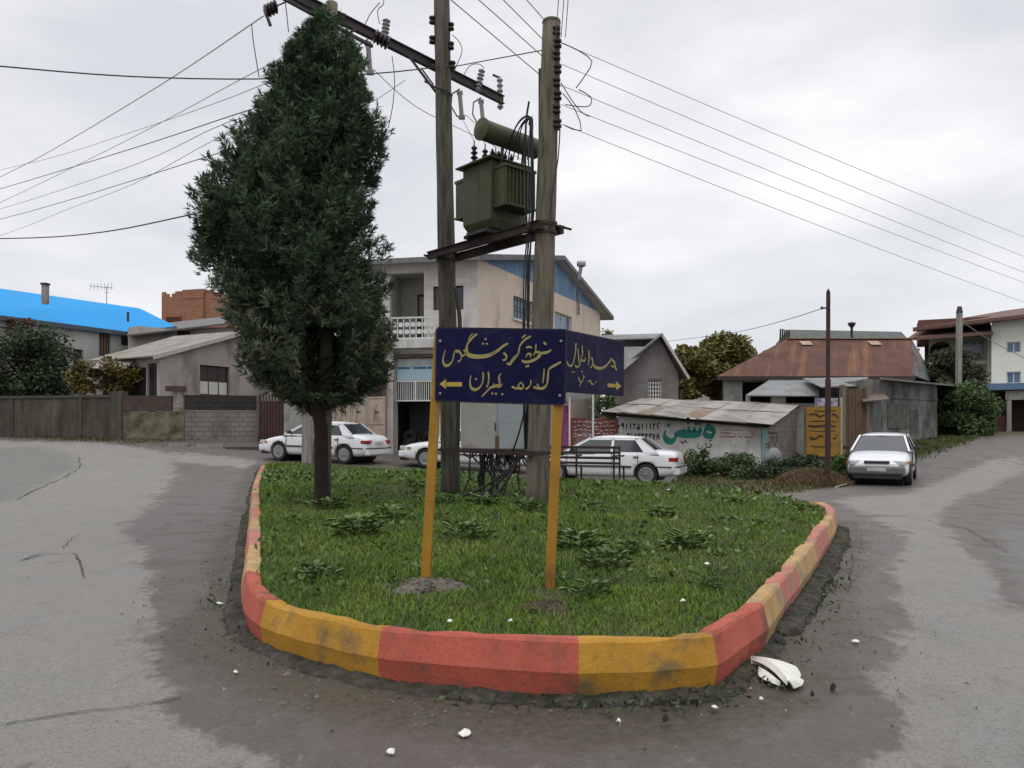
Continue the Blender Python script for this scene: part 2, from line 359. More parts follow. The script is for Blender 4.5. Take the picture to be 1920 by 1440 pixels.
def ground_mat():
    m = bpy.data.materials.new('worn_asphalt'); m.use_nodes = True; t = m.node_tree; n = t.nodes; L = t.links; b = n['Principled BSDF']
    c = n.new('ShaderNodeTexCoord')
    def noise(sc, det=6, ro=.6, st=(1, 1, 1)):
        mp = n.new('ShaderNodeMapping'); mp.inputs['Scale'].default_value = st; L.new(c.outputs['Object'], mp.inputs[0])
        q = n.new('ShaderNodeTexNoise'); q.inputs['Scale'].default_value = sc; q.inputs['Detail'].default_value = det; q.inputs['Roughness'].default_value = ro; L.new(mp.outputs[0], q.inputs['Vector']); return q.outputs[0]
    def mr(s, a, bb, lo=0, hi=1):
        r = n.new('ShaderNodeMapRange'); r.inputs[1].default_value = a; r.inputs[2].default_value = bb; r.inputs[3].default_value = lo; r.inputs[4].default_value = hi; L.new(s, r.inputs[0]); return r.outputs[0]
    def ma(op, a, bb):
        q = n.new('ShaderNodeMath'); q.operation = op
        for k, v in ((0, a), (1, bb)):
            if isinstance(v, (int, float)): q.inputs[k].default_value = v
            else: L.new(v, q.inputs[k])
        return q.outputs[0]
    def mix(f, a, bb, mode='MIX'):
        q = n.new('ShaderNodeMix'); q.data_type = 'RGBA'; q.blend_type = mode
        if isinstance(f, float): q.inputs[0].default_value = f
        else: L.new(f, q.inputs[0])
        for k, v in ((6, a), (7, bb)):
            if isinstance(v, tuple): q.inputs[k].default_value = (*v, 1)
            else: L.new(v, q.inputs[k])
        return q.outputs[2]
    def at(nm): q = n.new('ShaderNodeAttribute'); q.attribute_name = nm; return q.outputs['Fac']
    big = noise(.9, 5, .6); med = noise(4.5, 8, .72); fine = noise(42, 8, .85); grit = noise(170, 4, .85)
    edge = ma('ADD', ma('ADD', at('light'), ma('MULTIPLY', ma('SUBTRACT', noise(3.2, 12, .78, (1, .6, 1)), .5), 3.6)), ma('MULTIPLY', ma('SUBTRACT', fine, .5), 1.3))
    lf = mr(edge, .38, .68)
    cl = mix(mr(big, .35, .65), (.202, .203, .188), (.226, .199, .182)); cdk = mix(mr(med, .35, .65), (.076, .062, .054), (.096, .080, .070))
    col = mix(lf, cdk, cl)
    col = mix(ma('MULTIPLY', at('dark'), .7), col, (.115, .125, .11))
    # coarse aggregate and worn blotches
    col = mix(mr(noise(2.2, 9, .75, (1, .5, 1)), .52, .66, 0, .4), col, (.13, .118, .108))
    col = mix(mr(noise(11, 8, .8), .5, .64, 0, .35), col, (.12, .108, .098)); col = mix(mr(grit, .53, .68, 0, .7), col, (.34, .325, .30)); col = mix(mr(fine, .5, .64, 0, .7), col, (.05, .044, .04))
    mf = mr(ma('ADD', at('mud'), ma('MULTIPLY', ma('SUBTRACT', noise(7, 8, .75), .5), 1.2)), .35, .7)
    mudc = mix(mr(noise(18, 7, .75), .4, .62), (.04, .036, .024), (.09, .076, .05)); mudc = mix(mr(noise(9, 4), .55, .7, 0, .6), mudc, (.04, .055, .018))
    col = mix(ma('MULTIPLY', mf, .85), col, mudc)
    gf = mr(ma('ADD', at('green'), ma('MULTIPLY', ma('SUBTRACT', med, .5), .9)), .4, .62)
    gcol = mix(mr(noise(3, 6), .4, .6), (.05, .062, .022), (.1, .075, .045))
    col = mix(gf, col, gcol); L.new(col, b.inputs['Base Color'])
    wet = mix(lf, (.42, .42, .42), (.7, .7, .7)); wet = mix(mr(noise(1.6, 5), .5, .62, 0, .6), wet, (.85, .85, .85)); L.new(wet, b.inputs['Roughness'])
    bp = n.new('ShaderNodeBump'); bp.inputs['Strength'].default_value = .55; bp.inputs['Distance'].default_value = .02
    hh = ma('ADD', ma('MULTIPLY', fine, .6), ma('ADD', ma('MULTIPLY', grit, .35), ma('MULTIPLY', med, 1.1))); L.new(hh, bp.inputs['Height']); L.new(bp.outputs[0], b.inputs['Normal'])
    b.inputs['Specular IOR Level'].default_value = .35
    return m
V = np.stack([Xg, Yg, ZG], -1).reshape(-1, 3)
obj('ground', (V, Fq), ground_mat(), kind='structure', smooth=True, base=(0, 0, 0), label='worn grey asphalt road with damp dark patches around the island',
    tints={'light': light.ravel(), 'mud': mud.ravel(), 'green': green.ravel(), 'dark': dark.ravel()})
# cracks, laid as thin irregular sheets a few mm above the road
crackm = mat('crack_tar', (.028, .025, .022), (.05, .045, .04), 20, bump=0)
def crack(pts, wd, seed):
    r = random.Random(seed); mb = MB(); W = []
    for i in range(len(pts)-1):
        for k in range(9):
            t = k/9; W.append((pts[i][0]*(1-t)+pts[i+1][0]*t+r.uniform(-3, 3), pts[i][1]*(1-t)+pts[i+1][1]*t+r.uniform(-1.2, 1.2)))
    W = [G(*p) for p in W]; W = sorted(W, key=lambda p: p.x) if abs(W[-1].x-W[0].x) > abs(W[-1].y-W[0].y) else sorted(W, key=lambda p: p.y); vs = []
    for i, p in enumerate(W):
        d = (W[min(i+1, len(W)-1)]-W[max(i-1, 0)]).normalized(); q = Vector((-d.y, d.x, 0))*wd*r.uniform(.15, .5); z = Vector((0, 0, .016))
        vs += [p+q+z, p-q+z]
    mb.add(vs, [(2*i, 2*i+2, 2*i+3, 2*i+1) for i in range(len(W)-1)]); return mb
for i, (pts, wd) in enumerate([([(10, 1362), (150, 1338), (240, 1330), (355, 1308)], .014), ([(40, 1052), (75, 1040), (140, 1040), (152, 1062), (158, 1088)], .02),
                               ([(118, 1028), (134, 1010), (150, 1004)], .012), ([(150, 858), (148, 880), (100, 905), (20, 940)], .03), ([(1580, 968), (1700, 968), (1810, 992), (1900, 1040)], .018), ([(1560, 1000), (1600, 1040), (1590, 1120)], .01)]):
    obj('road_crack', crack(pts, wd, i), crackm, kind='structure')
# ================================================================ island
def isl_z(X, Y):
    hh = hN(X, Y); return np.maximum(.285, hh+.06)+.03*np.sin(np.asarray(X)*.9+1)*np.sin(np.asarray(Y)*.55)+wob(X, Y, 3.0, 21)*.010
def iz(X, Y): return float(isl_z(X, Y))
C0 = Vector((0, 11, 0))
ringd = resample(RING, .12); nR = len(ringd)
def nrm_at(i):
    d = ringd[(i+2) % nR]-ringd[(i-2) % nR]; d.normalize(); return Vector((d.y, -d.x, 0))   # ring runs counter-clockwise seen from above
# check orientation so that normals face outward
area = sum(ringd[i].x*ringd[(i+1) % nR].y-ringd[(i+1) % nR].x*ringd[i].y for i in range(nR)); sgn = 1 if area > 0 else -1
kerb = thing('painted_kerb', 'chipped concrete kerb painted in red and yellow blocks round the grass island', 'kerb', (0, 4.6, 0))
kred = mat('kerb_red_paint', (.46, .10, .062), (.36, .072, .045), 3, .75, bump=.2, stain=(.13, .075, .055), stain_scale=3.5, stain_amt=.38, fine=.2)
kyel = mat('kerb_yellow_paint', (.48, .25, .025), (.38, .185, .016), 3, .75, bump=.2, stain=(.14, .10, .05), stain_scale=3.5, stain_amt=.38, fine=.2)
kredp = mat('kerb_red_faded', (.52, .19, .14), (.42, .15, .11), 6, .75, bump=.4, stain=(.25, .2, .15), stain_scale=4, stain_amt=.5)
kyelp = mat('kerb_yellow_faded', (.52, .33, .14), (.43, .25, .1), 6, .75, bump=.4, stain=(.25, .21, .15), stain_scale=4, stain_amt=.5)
# block boundaries: ring indices nearest to the traced joints
def ridx(px, py, Y): p = Vector((X_(px, Y), Y, 0)); return min(range(nR), key=lambda i: (ringd[i]-p).length)
arc = [0.]
for i in range(1, nR+1): arc.append(arc[-1]+(ringd[i % nR]-ringd[i-1]).length)
joints = [ridx(462, 1072, 6.77), ridx(500, 1128, 5.62), ridx(713, 1178, 4.87), ridx(1085, 1205, 4.55), ridx(1336, 1190, 4.72), ridx(1430, 1131, 5.56), ridx(1463, 1090, 6.34), ridx(1490, 1062, 7.05)]
def walk(i, dist, sg):
    a = arc[i]; j = i
    while abs(arc[j]-a) < dist:
        j += sg
        if j <= 0 or j >= nR: return None
    return j
js = list(joints)
while True:
    q = walk(js[-1], 1.45, 1)
    if q is None or q >= nR-3: break
    js.append(q)
while True:
    q = walk(js[0], 1.35, -1)
    if q is None or q <= 2: break
    js.insert(0, q)
first = js.index(joints[0]); spans = [(js[i], js[i+1], (i-first) % 2 == 0, i-first) for i in range(len(js)-1)]
spans.append((js[-1], nR+js[0], (len(js)-1-first) % 2 == 0, 99))
noiz = lambda i, k: math.sin(i*.37+k*2.1)*.5+math.sin(i*.91+k)*.3+math.sin(i*2.3+k*5)*.35
iB0, iB1 = ridx(1545, 942, 13.0), nR-4
def back_drop(q): return .11*min(1, max(0, (q-iB0)/8))*min(1, max(0, (iB1-q)/8))
rr0 = random.Random(3)
for a, b, red, num in spans:
    mb = MB(); k = 0
    for i in range(a, b+1):
        q = i % nR; p = ringd[q]; n = nrm_at(q)*sgn; zt = max(.335, iz(p.x, p.y)+.045)+noiz(i, 1)*.007+rr0.uniform(-.003, .003)-back_drop(q); zb = min(h(p.x, p.y), zt-.3)-.0
        e = noiz(i, 3)*.005; ee = abs(noiz(i, 7))*.012+max(0, noiz(i*1.7, 11)-.35)*.05
        prof = [(-.13+noiz(i, 9)*.01, zb+.1), (-.115+noiz(i, 5)*.014, zt-.012-ee), (-.012, zt-ee*.4), (.004+e, zt-.022), (.045+e, zb+(zt-zb)*.46), (.040+e, zb+(zt-zb)*.40), (.0, zb-.06)]
        mb.v += [tuple(Vector((p.x, p.y, 0))+n*o_+Vector((0, 0, z))) for o_, z in prof]; k += 1
    m = 7
    for i in range(k-1):
        for j in range(m-1): mb.f.append((i*m+j, i*m+j+1, (i+1)*m+j+1, (i+1)*m+j))
    mb.f.append(tuple(range(m))); mb.f.append(tuple(reversed(range((k-1)*m, k*m))))
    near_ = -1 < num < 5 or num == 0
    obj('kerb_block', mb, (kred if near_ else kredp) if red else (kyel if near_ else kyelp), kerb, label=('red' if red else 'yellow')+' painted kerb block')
# broken footing under the kerb
mb = MB(); m = 5
for i in range(nR+1):
    q = i % nR; p = ringd[q]; n = nrm_at(q)*sgn; z0 = h(p.x, p.y); fr_ = 1 if p.y < 6 else .8
    wd = (.16+.04*noiz(i, 2)+.04*noiz(i*.31, 4))*fr_; zt = z0+.022+.014*noiz(i, 6)
    if p.x < -2 and p.y < 14: wd = .17+.02*noiz(i, 2); zt = z0+.05+.01*noiz(i, 6)
    if p.x > 2 and p.y < 12: wd = .20+.03*noiz(i, 2); zt = z0+.06+.01*noiz(i, 6)
    for o_, z in ((0, zt+.01), (wd*.5, zt+.012*noiz(i, 8)), (wd*.93, zt-.012), (wd*1.04, zt-.05), (wd*1.1, z0-.06)):
        mb.v.append(tuple(Vector((p.x, p.y, 0))+n*o_+Vector((0, 0, z))))
for i in range(nR):
    for j in range(m-1): mb.f.append((i*m+j, i*m+j+1, (i+1)*m+j+1, (i+1)*m+j))
fo = obj('footing', mb, mat('mossy_footing', (.105, .092, .074), (.165, .148, .122), 9, .9, bump=1, stain=(.024, .028, .011), stain_scale=6, stain_amt=.9, fine=.25), kerb, smooth=False)
sb_ = fo.modifiers.new('s', 'SUBSURF'); sb_.subdivision_type = 'SIMPLE'; sb_.levels = sb_.render_levels = 3
tx_ = bpy.data.textures.new('rough', 'CLOUDS'); tx_.noise_scale = .07; tx_.noise_depth = 4
dm_ = fo.modifiers.new('d', 'DISPLACE'); dm_.texture = tx_; dm_.strength = .05; dm_.mid_level = .5; dm_.texture_coords = 'LOCAL'
# soil inside
xs = np.arange(-9, 6.2, .16); ys = np.arange(4.2, 26, .16); XX, YYg = np.meshgrid(xs, ys); ZZ = isl_z(XX, YYg)
ins = inside(XX, YYg, [(p.x, p.y) for p in ringd]); ids = -np.ones(XX.shape, int)
q = np.array([(p.x, p.y) for p in ringd])
mb = MB()
cells = []
vid = {}
def gv(i, j):
    if (i, j) not in vid: vid[(i, j)] = len(mb.v); mb.v.append((xs[j], ys[i], ZZ[i, j]))
    return vid[(i, j)]
for i in range(len(ys)-1):
    for j in range(len(xs)-1):
        if ins[i, j] or ins[i+1, j] or ins[i, j+1] or ins[i+1, j+1]:
            c = (xs[j]+.08, ys[i]+.08)
            if all([ins[i, j], ins[i+1, j], ins[i, j+1], ins[i+1, j+1]]): mb.f.append((gv(i, j), gv(i, j+1), gv(i+1, j+1), gv(i+1, j)))
# rim strip hugging the kerb
o = len(mb.v)
for i in range(nR):
    p = ringd[i]; n = nrm_at(i)*sgn
    for dd_ in (-.05, -.45): w_ = p+n*dd_; mb.v.append((w_.x, w_.y, iz(w_.x, w_.y)-(.004 if dd_ < -.1 else .012)))
for i in range(nR): j = (i+1) % nR; mb.f.append((o+2*i, o+2*j, o+2*j+1, o+2*i+1))
obj('grass_island_ground', mb, mat('turf_soil', (.032, .042, .014), (.055, .06, .022), 2.5, .95, bump=.6, stain=(.075, .055, .035), stain_scale=2, stain_amt=.25), kind='structure', smooth=True, label='green turf ground of the traffic island')
# grass blades
def in_kerb(X, Y): return inside(X, Y, [(p.x, p.y) for p in [ringd[i]-nrm_at(i)*sgn*.09 for i in range(0, nR, 2)]])
def blades(X, Y, Z, hgt, wid, lean=.5):
    n = len(X); a = rng.uniform(0, 2*np.pi, n); l = rng.uniform(0, 2*np.pi, n); hh = hgt*rng.uniform(.45, 1.25, n); ww = wid*rng.uniform(.6, 1.3, n)
    dx, dy = np.cos(a)*ww/2, np.sin(a)*ww/2; lx, ly = np.cos(l)*hh*lean*rng.uniform(.2, 1.3, n), np.sin(l)*hh*lean*rng.uniform(.2, 1.3, n)
    v = np.empty((n, 5, 3))
    v[:, 0] = np.stack([X-dx, Y-dy, Z-.01], 1); v[:, 1] = np.stack([X+dx, Y+dy, Z-.01], 1)
    v[:, 2] = np.stack([X+dx*.8+lx*.35, Y+dy*.8+ly*.35, Z+hh*.6], 1); v[:, 3] = np.stack([X-dx*.8+lx*.35, Y-dy*.8+ly*.35, Z+hh*.6], 1)
    v[:, 4] = np.stack([X+lx, Y+ly, Z+hh*.92], 1)
    b = np.arange(n)[:, None]*5
    t = np.concatenate([b+np.array([0, 1, 2]), b+np.array([0, 2, 3]), b+np.array([3, 2, 4])], 0); return v.reshape(-1, 3), t
n = 520000; u = rng.random(n); Y = 4.5*(25.5/4.5)**(u); X = rng.uniform(-9, 6, n)
keep = in_kerb(X, Y) & (rng.random(n) < np.clip(5.2/Y, .25, 1)+.05); 
thin = wob(X, Y, 1.5, 31); bare = (np.hypot((X+.72), (Y-6.35)*1.0) < .33) | (np.hypot(X-.32, Y-6.1) < .22)
keep &= ~(bare & (rng.random(n) < .8)); X, Y = X[keep], Y[keep]; Z = isl_z(X, Y)
pat = wob(X, Y, 1.1, 41); hg = (.030+.028*np.clip(pat+.4, 0, 1.4))*(1+.035*(Y-5)); hg = hg*np.where(rng.random(len(X)) < .04, 1.9, 1)
V, T = blades(X, Y, Z, hg, .0050*(1+.14*(Y-4)), 1.15)
tint = np.clip(.46+.32*wob(X, Y, 1.9, 47)+.30*wob(X, Y, 5.5, 43)+rng.normal(0, .2, len(X)), 0, .95); tint[rng.random(len(X)) < .05] = 1
grassm = mat('grass_blade', (.046, .108, .010), (.175, .275, .028), attr='tint', c3=(.17, .16, .05), rough=.6, bump=0, fine=0, spec=.2)
obj('grass', (V, T), grassm, kind='stuff', cat='grass', label='short uneven green grass covering the kerbed island', tints={'tint': np.repeat(tint, 5)})
# ---------------------------------------------------------------- leafy clumps (leaf meshes)
def leafmesh(C, size, rng_=rng, up=.3, asp=.55):
    n = len(C); d = rng_.normal(size=(n, 3)); d[:, 2] = d[:, 2]*.6+up; d /= np.linalg.norm(d, axis=1)[:, None]
    t = rng_.normal(size=(n, 3)); s = np.cross(d, t); s /= np.linalg.norm(s, axis=1)[:, None]; L = (size*rng_.uniform(.6, 1.35, n))[:, None]; W = L*asp/2
    nn = np.cross(d, s); v = np.empty((n, 4, 3)); v[:, 0] = C; v[:, 1] = C+d*L*.45+s*W; v[:, 2] = C+d*L+nn*L*.08; v[:, 3] = C+d*L*.45-s*W
    f = np.arange(n)[:, None]*4+np.array([0, 1, 2, 3]); return v.reshape(-1, 3), f
def weed(px, py, size, label, nl=26, m=None, name='weed_plant', group='broad-leaved weeds growing in the island grass', hgt=1., island=True):
    Yv = 8.
    for _ in range(12):
        z_ = iz(X_(px, Yv), Yv) if island else h(X_(px, Yv), Yv)
        Yv = F*(H-z_)/(py-HY)
    x, y = X_(px, Yv), Yv; z = iz(x, y) if island else h(x, y); mb = MB(); r = random.Random(int(px*7+py)); tn = []; lf_ = r.uniform(.75, 1.15); sq_ = r.uniform(.6, 1.2)
    for k in range(int(nl*3.0)):
        a = r.uniform(0, 6.28); rr = size*r.uniform(.0, .55); L = size*r.uniform(.12, .36)*lf_; W = L*r.uniform(.3, .55); base = Vector((x+math.cos(a)*rr*.9, y+math.sin(a)*rr*.9*sq_, z+.01+.10*hgt*r.random()*size/.3))
        a += r.uniform(-.5, .5); d = Vector((math.cos(a), math.sin(a), r.uniform(.25, .9))).normalized(); s = d.cross(Vector((0, 0, 1))).normalized()
        p = [base, base+d*L*.3+s*W*.42, base+d*L*.62+s*W*.5-Vector((0, 0, L*.03)), base+d*L-Vector((0, 0, L*.22)), base+d*L*.62-s*W*.5-Vector((0, 0, L*.03)), base+d*L*.3-s*W*.42]
        mid1 = base+d*L*.3-Vector((0, 0, .015)); mid2 = base+d*L*.62-Vector((0, 0, .03))
        mb.add(p+[mid1, mid2], [(0, 1, 6), (1, 2, 7, 6), (2, 3, 7), (0, 6, 5), (6, 7, 4, 5), (7, 3, 4)]); tn += [min(max(r.gauss(.5, .25), 0), 1)]*8
    return obj(name, mb, m or weedm, label=label, cat='weed', group=group, tints={'tint': tn}, base=(x, y, z))
weedm = mat('weed_leaf', (.034, .078, .016), (.14, .22, .06), attr='tint', rough=.55, bump=0, fine=0)
WEEDS = [(672, 1005, .62, 'broad dark weed clump in the grass between tree and sign, largest of its patch', 44), (735, 975, .5, 'dark leafy weed just behind the large clump beside the tree', 30),
 (880, 1010, .55, 'low pale weed spreading between the two yellow sign posts', 30), (590, 1085, .34, 'small lone weed near the kerb corner below the tree', 16), (1085, 1030, .5, 'tall leafy weed just beside the right yellow sign post', 34),
 (1135, 1065, .42, 'bushy weed in front of the tall one beside the right sign post', 36), (1170, 1040, .36, 'weed directly behind the bushy one beside the sign post', 22), (1100, 1120, .32, 'small star-shaped weed nearest the front kerb beside the dirt mound', 22),
 (1285, 1030, .5, 'flat dark weed in the middle of the open grass', 30), (1322, 1104, .26, 'tiny dark weed close to the angled red kerb block', 14), (1105, 960, .42, 'dark weed with bare soil in the open grass behind the post', 16),
 (785, 915, .4, 'weed in front of the left wooden pole behind the sign', 18), (990, 960, .5, 'ragged leafy weeds around the foot of the thicker wooden pole', 34), (620, 955, .45, 'leafy weed tuft at the foot of the tree trunk', 24),
 (1385, 945, .35, 'small weed in the far right grass of the island', 14), (1240, 970, .4, 'flat weed in the far middle of the open grass', 18), (830, 945, .45, 'weed tangle at the foot of the slimmer wooden pole', 26), (905, 950, .5, 'weeds under the hanging cable loops', 34),
 (1510, 960, .3, 'weed near the far corner of the kerb', 12)]
for a in WEEDS: weed(*a)
pts = []
r = random.Random(4)
Cw = []
for k in range(950):
    x, y = r.uniform(-8, 5.5), r.uniform(5, 23)
    if wob(np.array([x]), np.array([y]), 1.0, 77)[0] < -.1: continue
    for q in range(r.randint(4, 9)): Cw.append((x+r.gauss(0, .09), y+r.gauss(0, .09)))
Cw = np.array(Cw); Cw = Cw[in_kerb(Cw[:, 0], Cw[:, 1])]
Vw, Fw = leafmesh(np.column_stack([Cw, isl_z(Cw[:, 0], Cw[:, 1])+.02]), .05+.006*np.clip(Cw[:, 1]-5, 0, 14), up=.5, asp=.6)
obj('clover_ground_cover', (Vw, Fw), weedm, kind='stuff', cat='ground cover', label='scattered low leaves mixed through the island grass', tints={'tint': np.repeat(rng.uniform(0, 1, len(Cw)), 4)})
# weeds and muck along the kerb foot
C = []
for i in range(nR):
    p = ringd[i]; n = nrm_at(i)*sgn
    if p.y > 11: continue
    dens = 0
    if p.y < 5.4 and p.x > -.4 and p.x < 1.6: dens = 60*(max(0, noiz(i*.2, 3))+.14)
    elif p.x > 1.4: dens = 20*(max(0, noiz(i*.3, 2))+.12)
    elif p.x < -1.2: dens = 10*max(0, noiz(i*.3, 2))
    for k in range(int(dens)):
        q = p+n*r.uniform(.05, .34)+Vector((r.gauss(0, .05), r.gauss(0, .05), 0)); C.append((q.x, q.y, h(q.x, q.y)+.01+r.uniform(0, .03)))
C = np.array(C); Vw, Fw = leafmesh(C, .045, up=.7, asp=.4)
obj('kerbside_weeds', (Vw, Fw), mat('kerbside_leaf', (.018, .034, .010), (.06, .085, .022), attr='tint', rough=.7, bump=0, fine=0), kind='stuff', cat='ground cover', label='dark low weeds growing in the muck along the kerb foot', tints={'tint': np.repeat(rng.uniform(0, 1, len(C)), 4)})
# grit and leaf litter
n = 5600; u = rng.integers(0, nR, n); px_, py_ = q_ = RAx = np.array([ringd[i][:2] for i in u]).T
dst = rng.exponential(.28, n)+.12; nn = np.array([(nrm_at(i)*sgn)[:2] for i in range(nR)])[u]; Xl = px_+nn[:, 0]*dst+rng.normal(0, .1, n); Yl = py_+nn[:, 1]*dst+rng.normal(0, .1, n)
k = (Yl < 13) & (Yl > 2.5) & ~inside(Xl, Yl, [(p.x, p.y) for p in ringd]); Xl, Yl = Xl[k], Yl[k]; nl = len(Xl)
sz = rng.gamma(1.1, .0036, nl)+.002; ang = rng.uniform(0, 6.28, (nl, 5))
v = np.empty((nl, 6, 3)); zz = hN(Xl, Yl)+.012+np.where(np.hypot(0, 0) == 0, 0, 0)
base = np.sort(ang, 1)
for j in range(5): v[:, j] = np.stack([Xl+np.cos(base[:, j])*sz, Yl+np.sin(base[:, j])*sz*.8, zz-.006], 1)
v[:, 5] = np.stack([Xl, Yl, zz+sz*.55], 1); b = np.arange(nl)[:, None]*6
T = np.concatenate([b+np.array([j, (j+1) % 5, 5]) for j in range(5)], 0); tn = rng.beta(.7, 1.6, nl)
obj('grit_litter', (v.reshape(-1, 3), T), mat('grit', (.05, .042, .03), (.3, .27, .22), attr='tint', rough=.9, bump=0, fine=0), kind='stuff', cat='debris', label='grit, crumbs of paper and leaf bits scattered along the kerb', tints={'tint': np.repeat(tn, 6)})
# rubble mounds at the post feet
def mound(px, py, rad, hg, label, m, n=60, seed=1):
    r = random.Random(seed); Yv = F*(H-.3)/(py-HY); x, y = X_(px, Yv), Yv; z = iz(x, y); t = MB(); k = 26; vs = []; rings = 5
    for i in range(rings+1):
        for j in range(k):
            a = 6.283*j/k; rr = rad*i/rings*(1+.22*math.sin(3*a+seed)+.12*math.sin(7*a)); vs.append((x+math.cos(a)*rr, y+math.sin(a)*rr, z+hg*(1-(i/rings)**1.5)+r.uniform(-.008, .008)-.012*(i == rings)))
    fs = [(i*k+j, i*k+(j+1) % k, (i+1)*k+(j+1) % k, (i+1)*k+j) for i in range(rings) for j in range(k)]; t.add(vs, fs)
    for q in range(n):
        a = r.uniform(0, 6.28); rr = rad*math.sqrt(r.random()); s = r.uniform(.008, .03); c = Vector((x+math.cos(a)*rr, y+math.sin(a)*rr, z+hg*(1-(rr/rad)**1.5)+s*.2))
        t.box(c, (s*1.4, s, s*.7), Matrix.Rotation(r.uniform(0, 3), 3, Vector((r.random(), r.random(), 1)).normalized()))
    return obj('rubble_mound', t, m, label=label, cat='rubble', group='rubble heaps at the sign post feet')
mound(800, 1096, .30, .05, 'low heap of grey stones and mortar at the foot of the left sign post', mat('rubble', (.19, .17, .15), (.09, .075, .055), 12, .95, bump=.6), 90, 2)
mound(1028, 1140, .24, .055, 'brown soil heap with dry grass at the foot of the right sign post', mat('brown_soil', (.07, .05, .032), (.11, .085, .055), 12, .95, bump=.8), 60, 5)
# ================================================================ litter
whitep = mat('white_litter', (.72, .72, .64), (.6, .6, .52), 9, .6, bump=.1, fine=.05)
p = G(1450, 1272)
t = thing('broken_plastic_cover', 'large curved white broken plastic cover lying by the kerb on the road', 'litter', p)
A_, B_ = G(1408, 1250), G(1474, 1298); ch = B_-A_; pr_ = Vector((-ch.y, ch.x, 0)).normalized()*-1
if pr_.y < 0: pr_ = -pr_
mb = MB(); NU, NV = 16, 7; wv_ = [0, .45, .72, .88, .98, 1., .98, .94, .9, .86, .82, .76, .66, .7, .62, .5, .22]
for j in range(NV+1):
    for i in range(NU+1):
        u, v = i/NU, j/NV; wdt = .23*wv_[i]; z = .085*(1-(1-v)**2)*0+.075-.055*v*v+.03*math.sin(math.pi*u)-.03*(v < .01)
        q = A_+ch*u+pr_*wdt*v; mb.v.append((q.x, q.y, A_.z+max(z, .015)))
mb.f = [(j*(NU+1)+i, j*(NU+1)+i+1, (j+1)*(NU+1)+i+1, (j+1)*(NU+1)+i) for j in range(NV) for i in range(NU)]
so_ = obj('shell', mb, whitep, t); sm_ = so_.modifiers.new('t', 'SOLIDIFY'); sm_.thickness = .007
mb = MB()
for j in range(3):
    for i in range(9): u = .32+.58*i/8; q = A_+ch*u-pr_*(.012+.055*j/2*math.sin(math.pi*i/8)); mb.v.append((q.x, q.y, A_.z+.05-.014*j))
mb.f = [(j*9+i, j*9+i+1, (j+1)*9+i+1, (j+1)*9+i) for j in range(2) for i in range(8)]
so_ = obj('lower_lip', mb, whitep, t); sm_ = so_.modifiers.new('t', 'SOLIDIFY'); sm_.thickness = .008
def scrap(px, py, s, lab, m=whitep, hgt=.012, seed=0):
    q = G(px, py) if py > 1200 or px < 460 or px > 1500 else None
    if q is None:
        Yv = F*(H-.32)/(py-HY); q = Vector((X_(px, Yv), Yv, iz(X_(px, Yv), Yv)+.03))
    s *= .75; r = random.Random(seed+px); mb = MB(); k = 7; vs = [(q.x+math.cos(6.28*j/k)*s*r.uniform(.5, 1), q.y+math.sin(6.28*j/k)*s*r.uniform(.5, 1.2), q.z+.014+r.uniform(0, hgt)) for j in range(k)]
    vs.append((q.x, q.y, q.z+.014+hgt*1.6)); mb.add(vs+[(v[0], v[1], v[2]-.004) for v in vs], [(j, (j+1) % k, k) for j in range(k)]+[((j+1) % k+k+1, j+k+1, 2*k+1) for j in range(k)])
    obj('paper_scrap', mb, m, label=lab, cat='litter', group='scraps of litter lying about')
for a in [(872, 1380, .055, 'crumpled white paper scrap on the road in front of the red kerb'), (733, 1415, .035, 'small white scrap at the bottom edge of the road'), (1605, 1207, .05, 'flat white strip lying out on the right road'), (1428, 1316, .022, 'tiny white crumb in front of the broken cover'),
          (412, 1135, .055, 'pale scrap on the left road beside the kerb gutter'), (843, 1172, .032, 'white ball of paper in the grass behind the red kerb block'), (957, 1172, .03, 'flat white paper in the grass beside the dirt mound'), (1340, 1332, .04, 'beige scrap on the road below the yellow kerb block'),
          (442, 1265, .03, 'yellowish scrap in the muck by the kerb corner'), (1325, 1058, .05, 'pale green plastic scrap in the open grass'), (1280, 1130, .035, 'upright white leaf in the grass near the yellow kerb'), (1255, 918, .10, 'pale sheet lying in the far grass by the parked car'), (1160, 1357, .02, 'small white crumb on the road at the centre')]: scrap(*a)
for a in [(1248, 1360, .03, 'black lump of debris on the road below the yellow block'), (1562, 1298, .04, 'dark stone with pale crumbs on the right road'), (1523, 1313, .024, 'small black stone left of the dark stone on the road')]:
    scrap(*a, m=mat('black_debris', (.02, .018, .016), bump=.3), hgt=.03)
# ================================================================ poles on the island
polem = mat('weathered_pole_wood', (.13, .115, .09), (.21, .19, .15), 5, .9, (6, 6, .5), bump=.8, stain=(.045, .038, .03), stain_scale=4, stain_stretch=(3, 3, .3), stain_amt=.7, fine=.2)
polel = mat('pale_pole_wood', (.25, .215, .155), (.17, .15, .105), 5, .9, (6, 6, .5), bump=.8, stain=(.06, .06, .035), stain_scale=3, stain_stretch=(3, 3, .3), stain_amt=.55, fine=.2)
steel = mat('dark_steel', (.028, .024, .023), (.045, .036, .032), 8, .6, bump=.3, stain=(.07, .035, .02), stain_amt=.2)
galv = mat('galvanised_steel', (.28, .28, .28), (.18, .18, .18), 6, .5, metal=.6, bump=.2)
rubber = mat('black_cable', (.012, .012, .012), (.02, .02, .02), 9, .5, bump=0, fine=0)
porc = mat('brown_porcelain', (.018, .014, .013), (.035, .022, .018), 8, .3, bump=0)
porg = mat('grey_porcelain', (.22, .21, .2), (.3, .29, .28), 8, .35, bump=0)
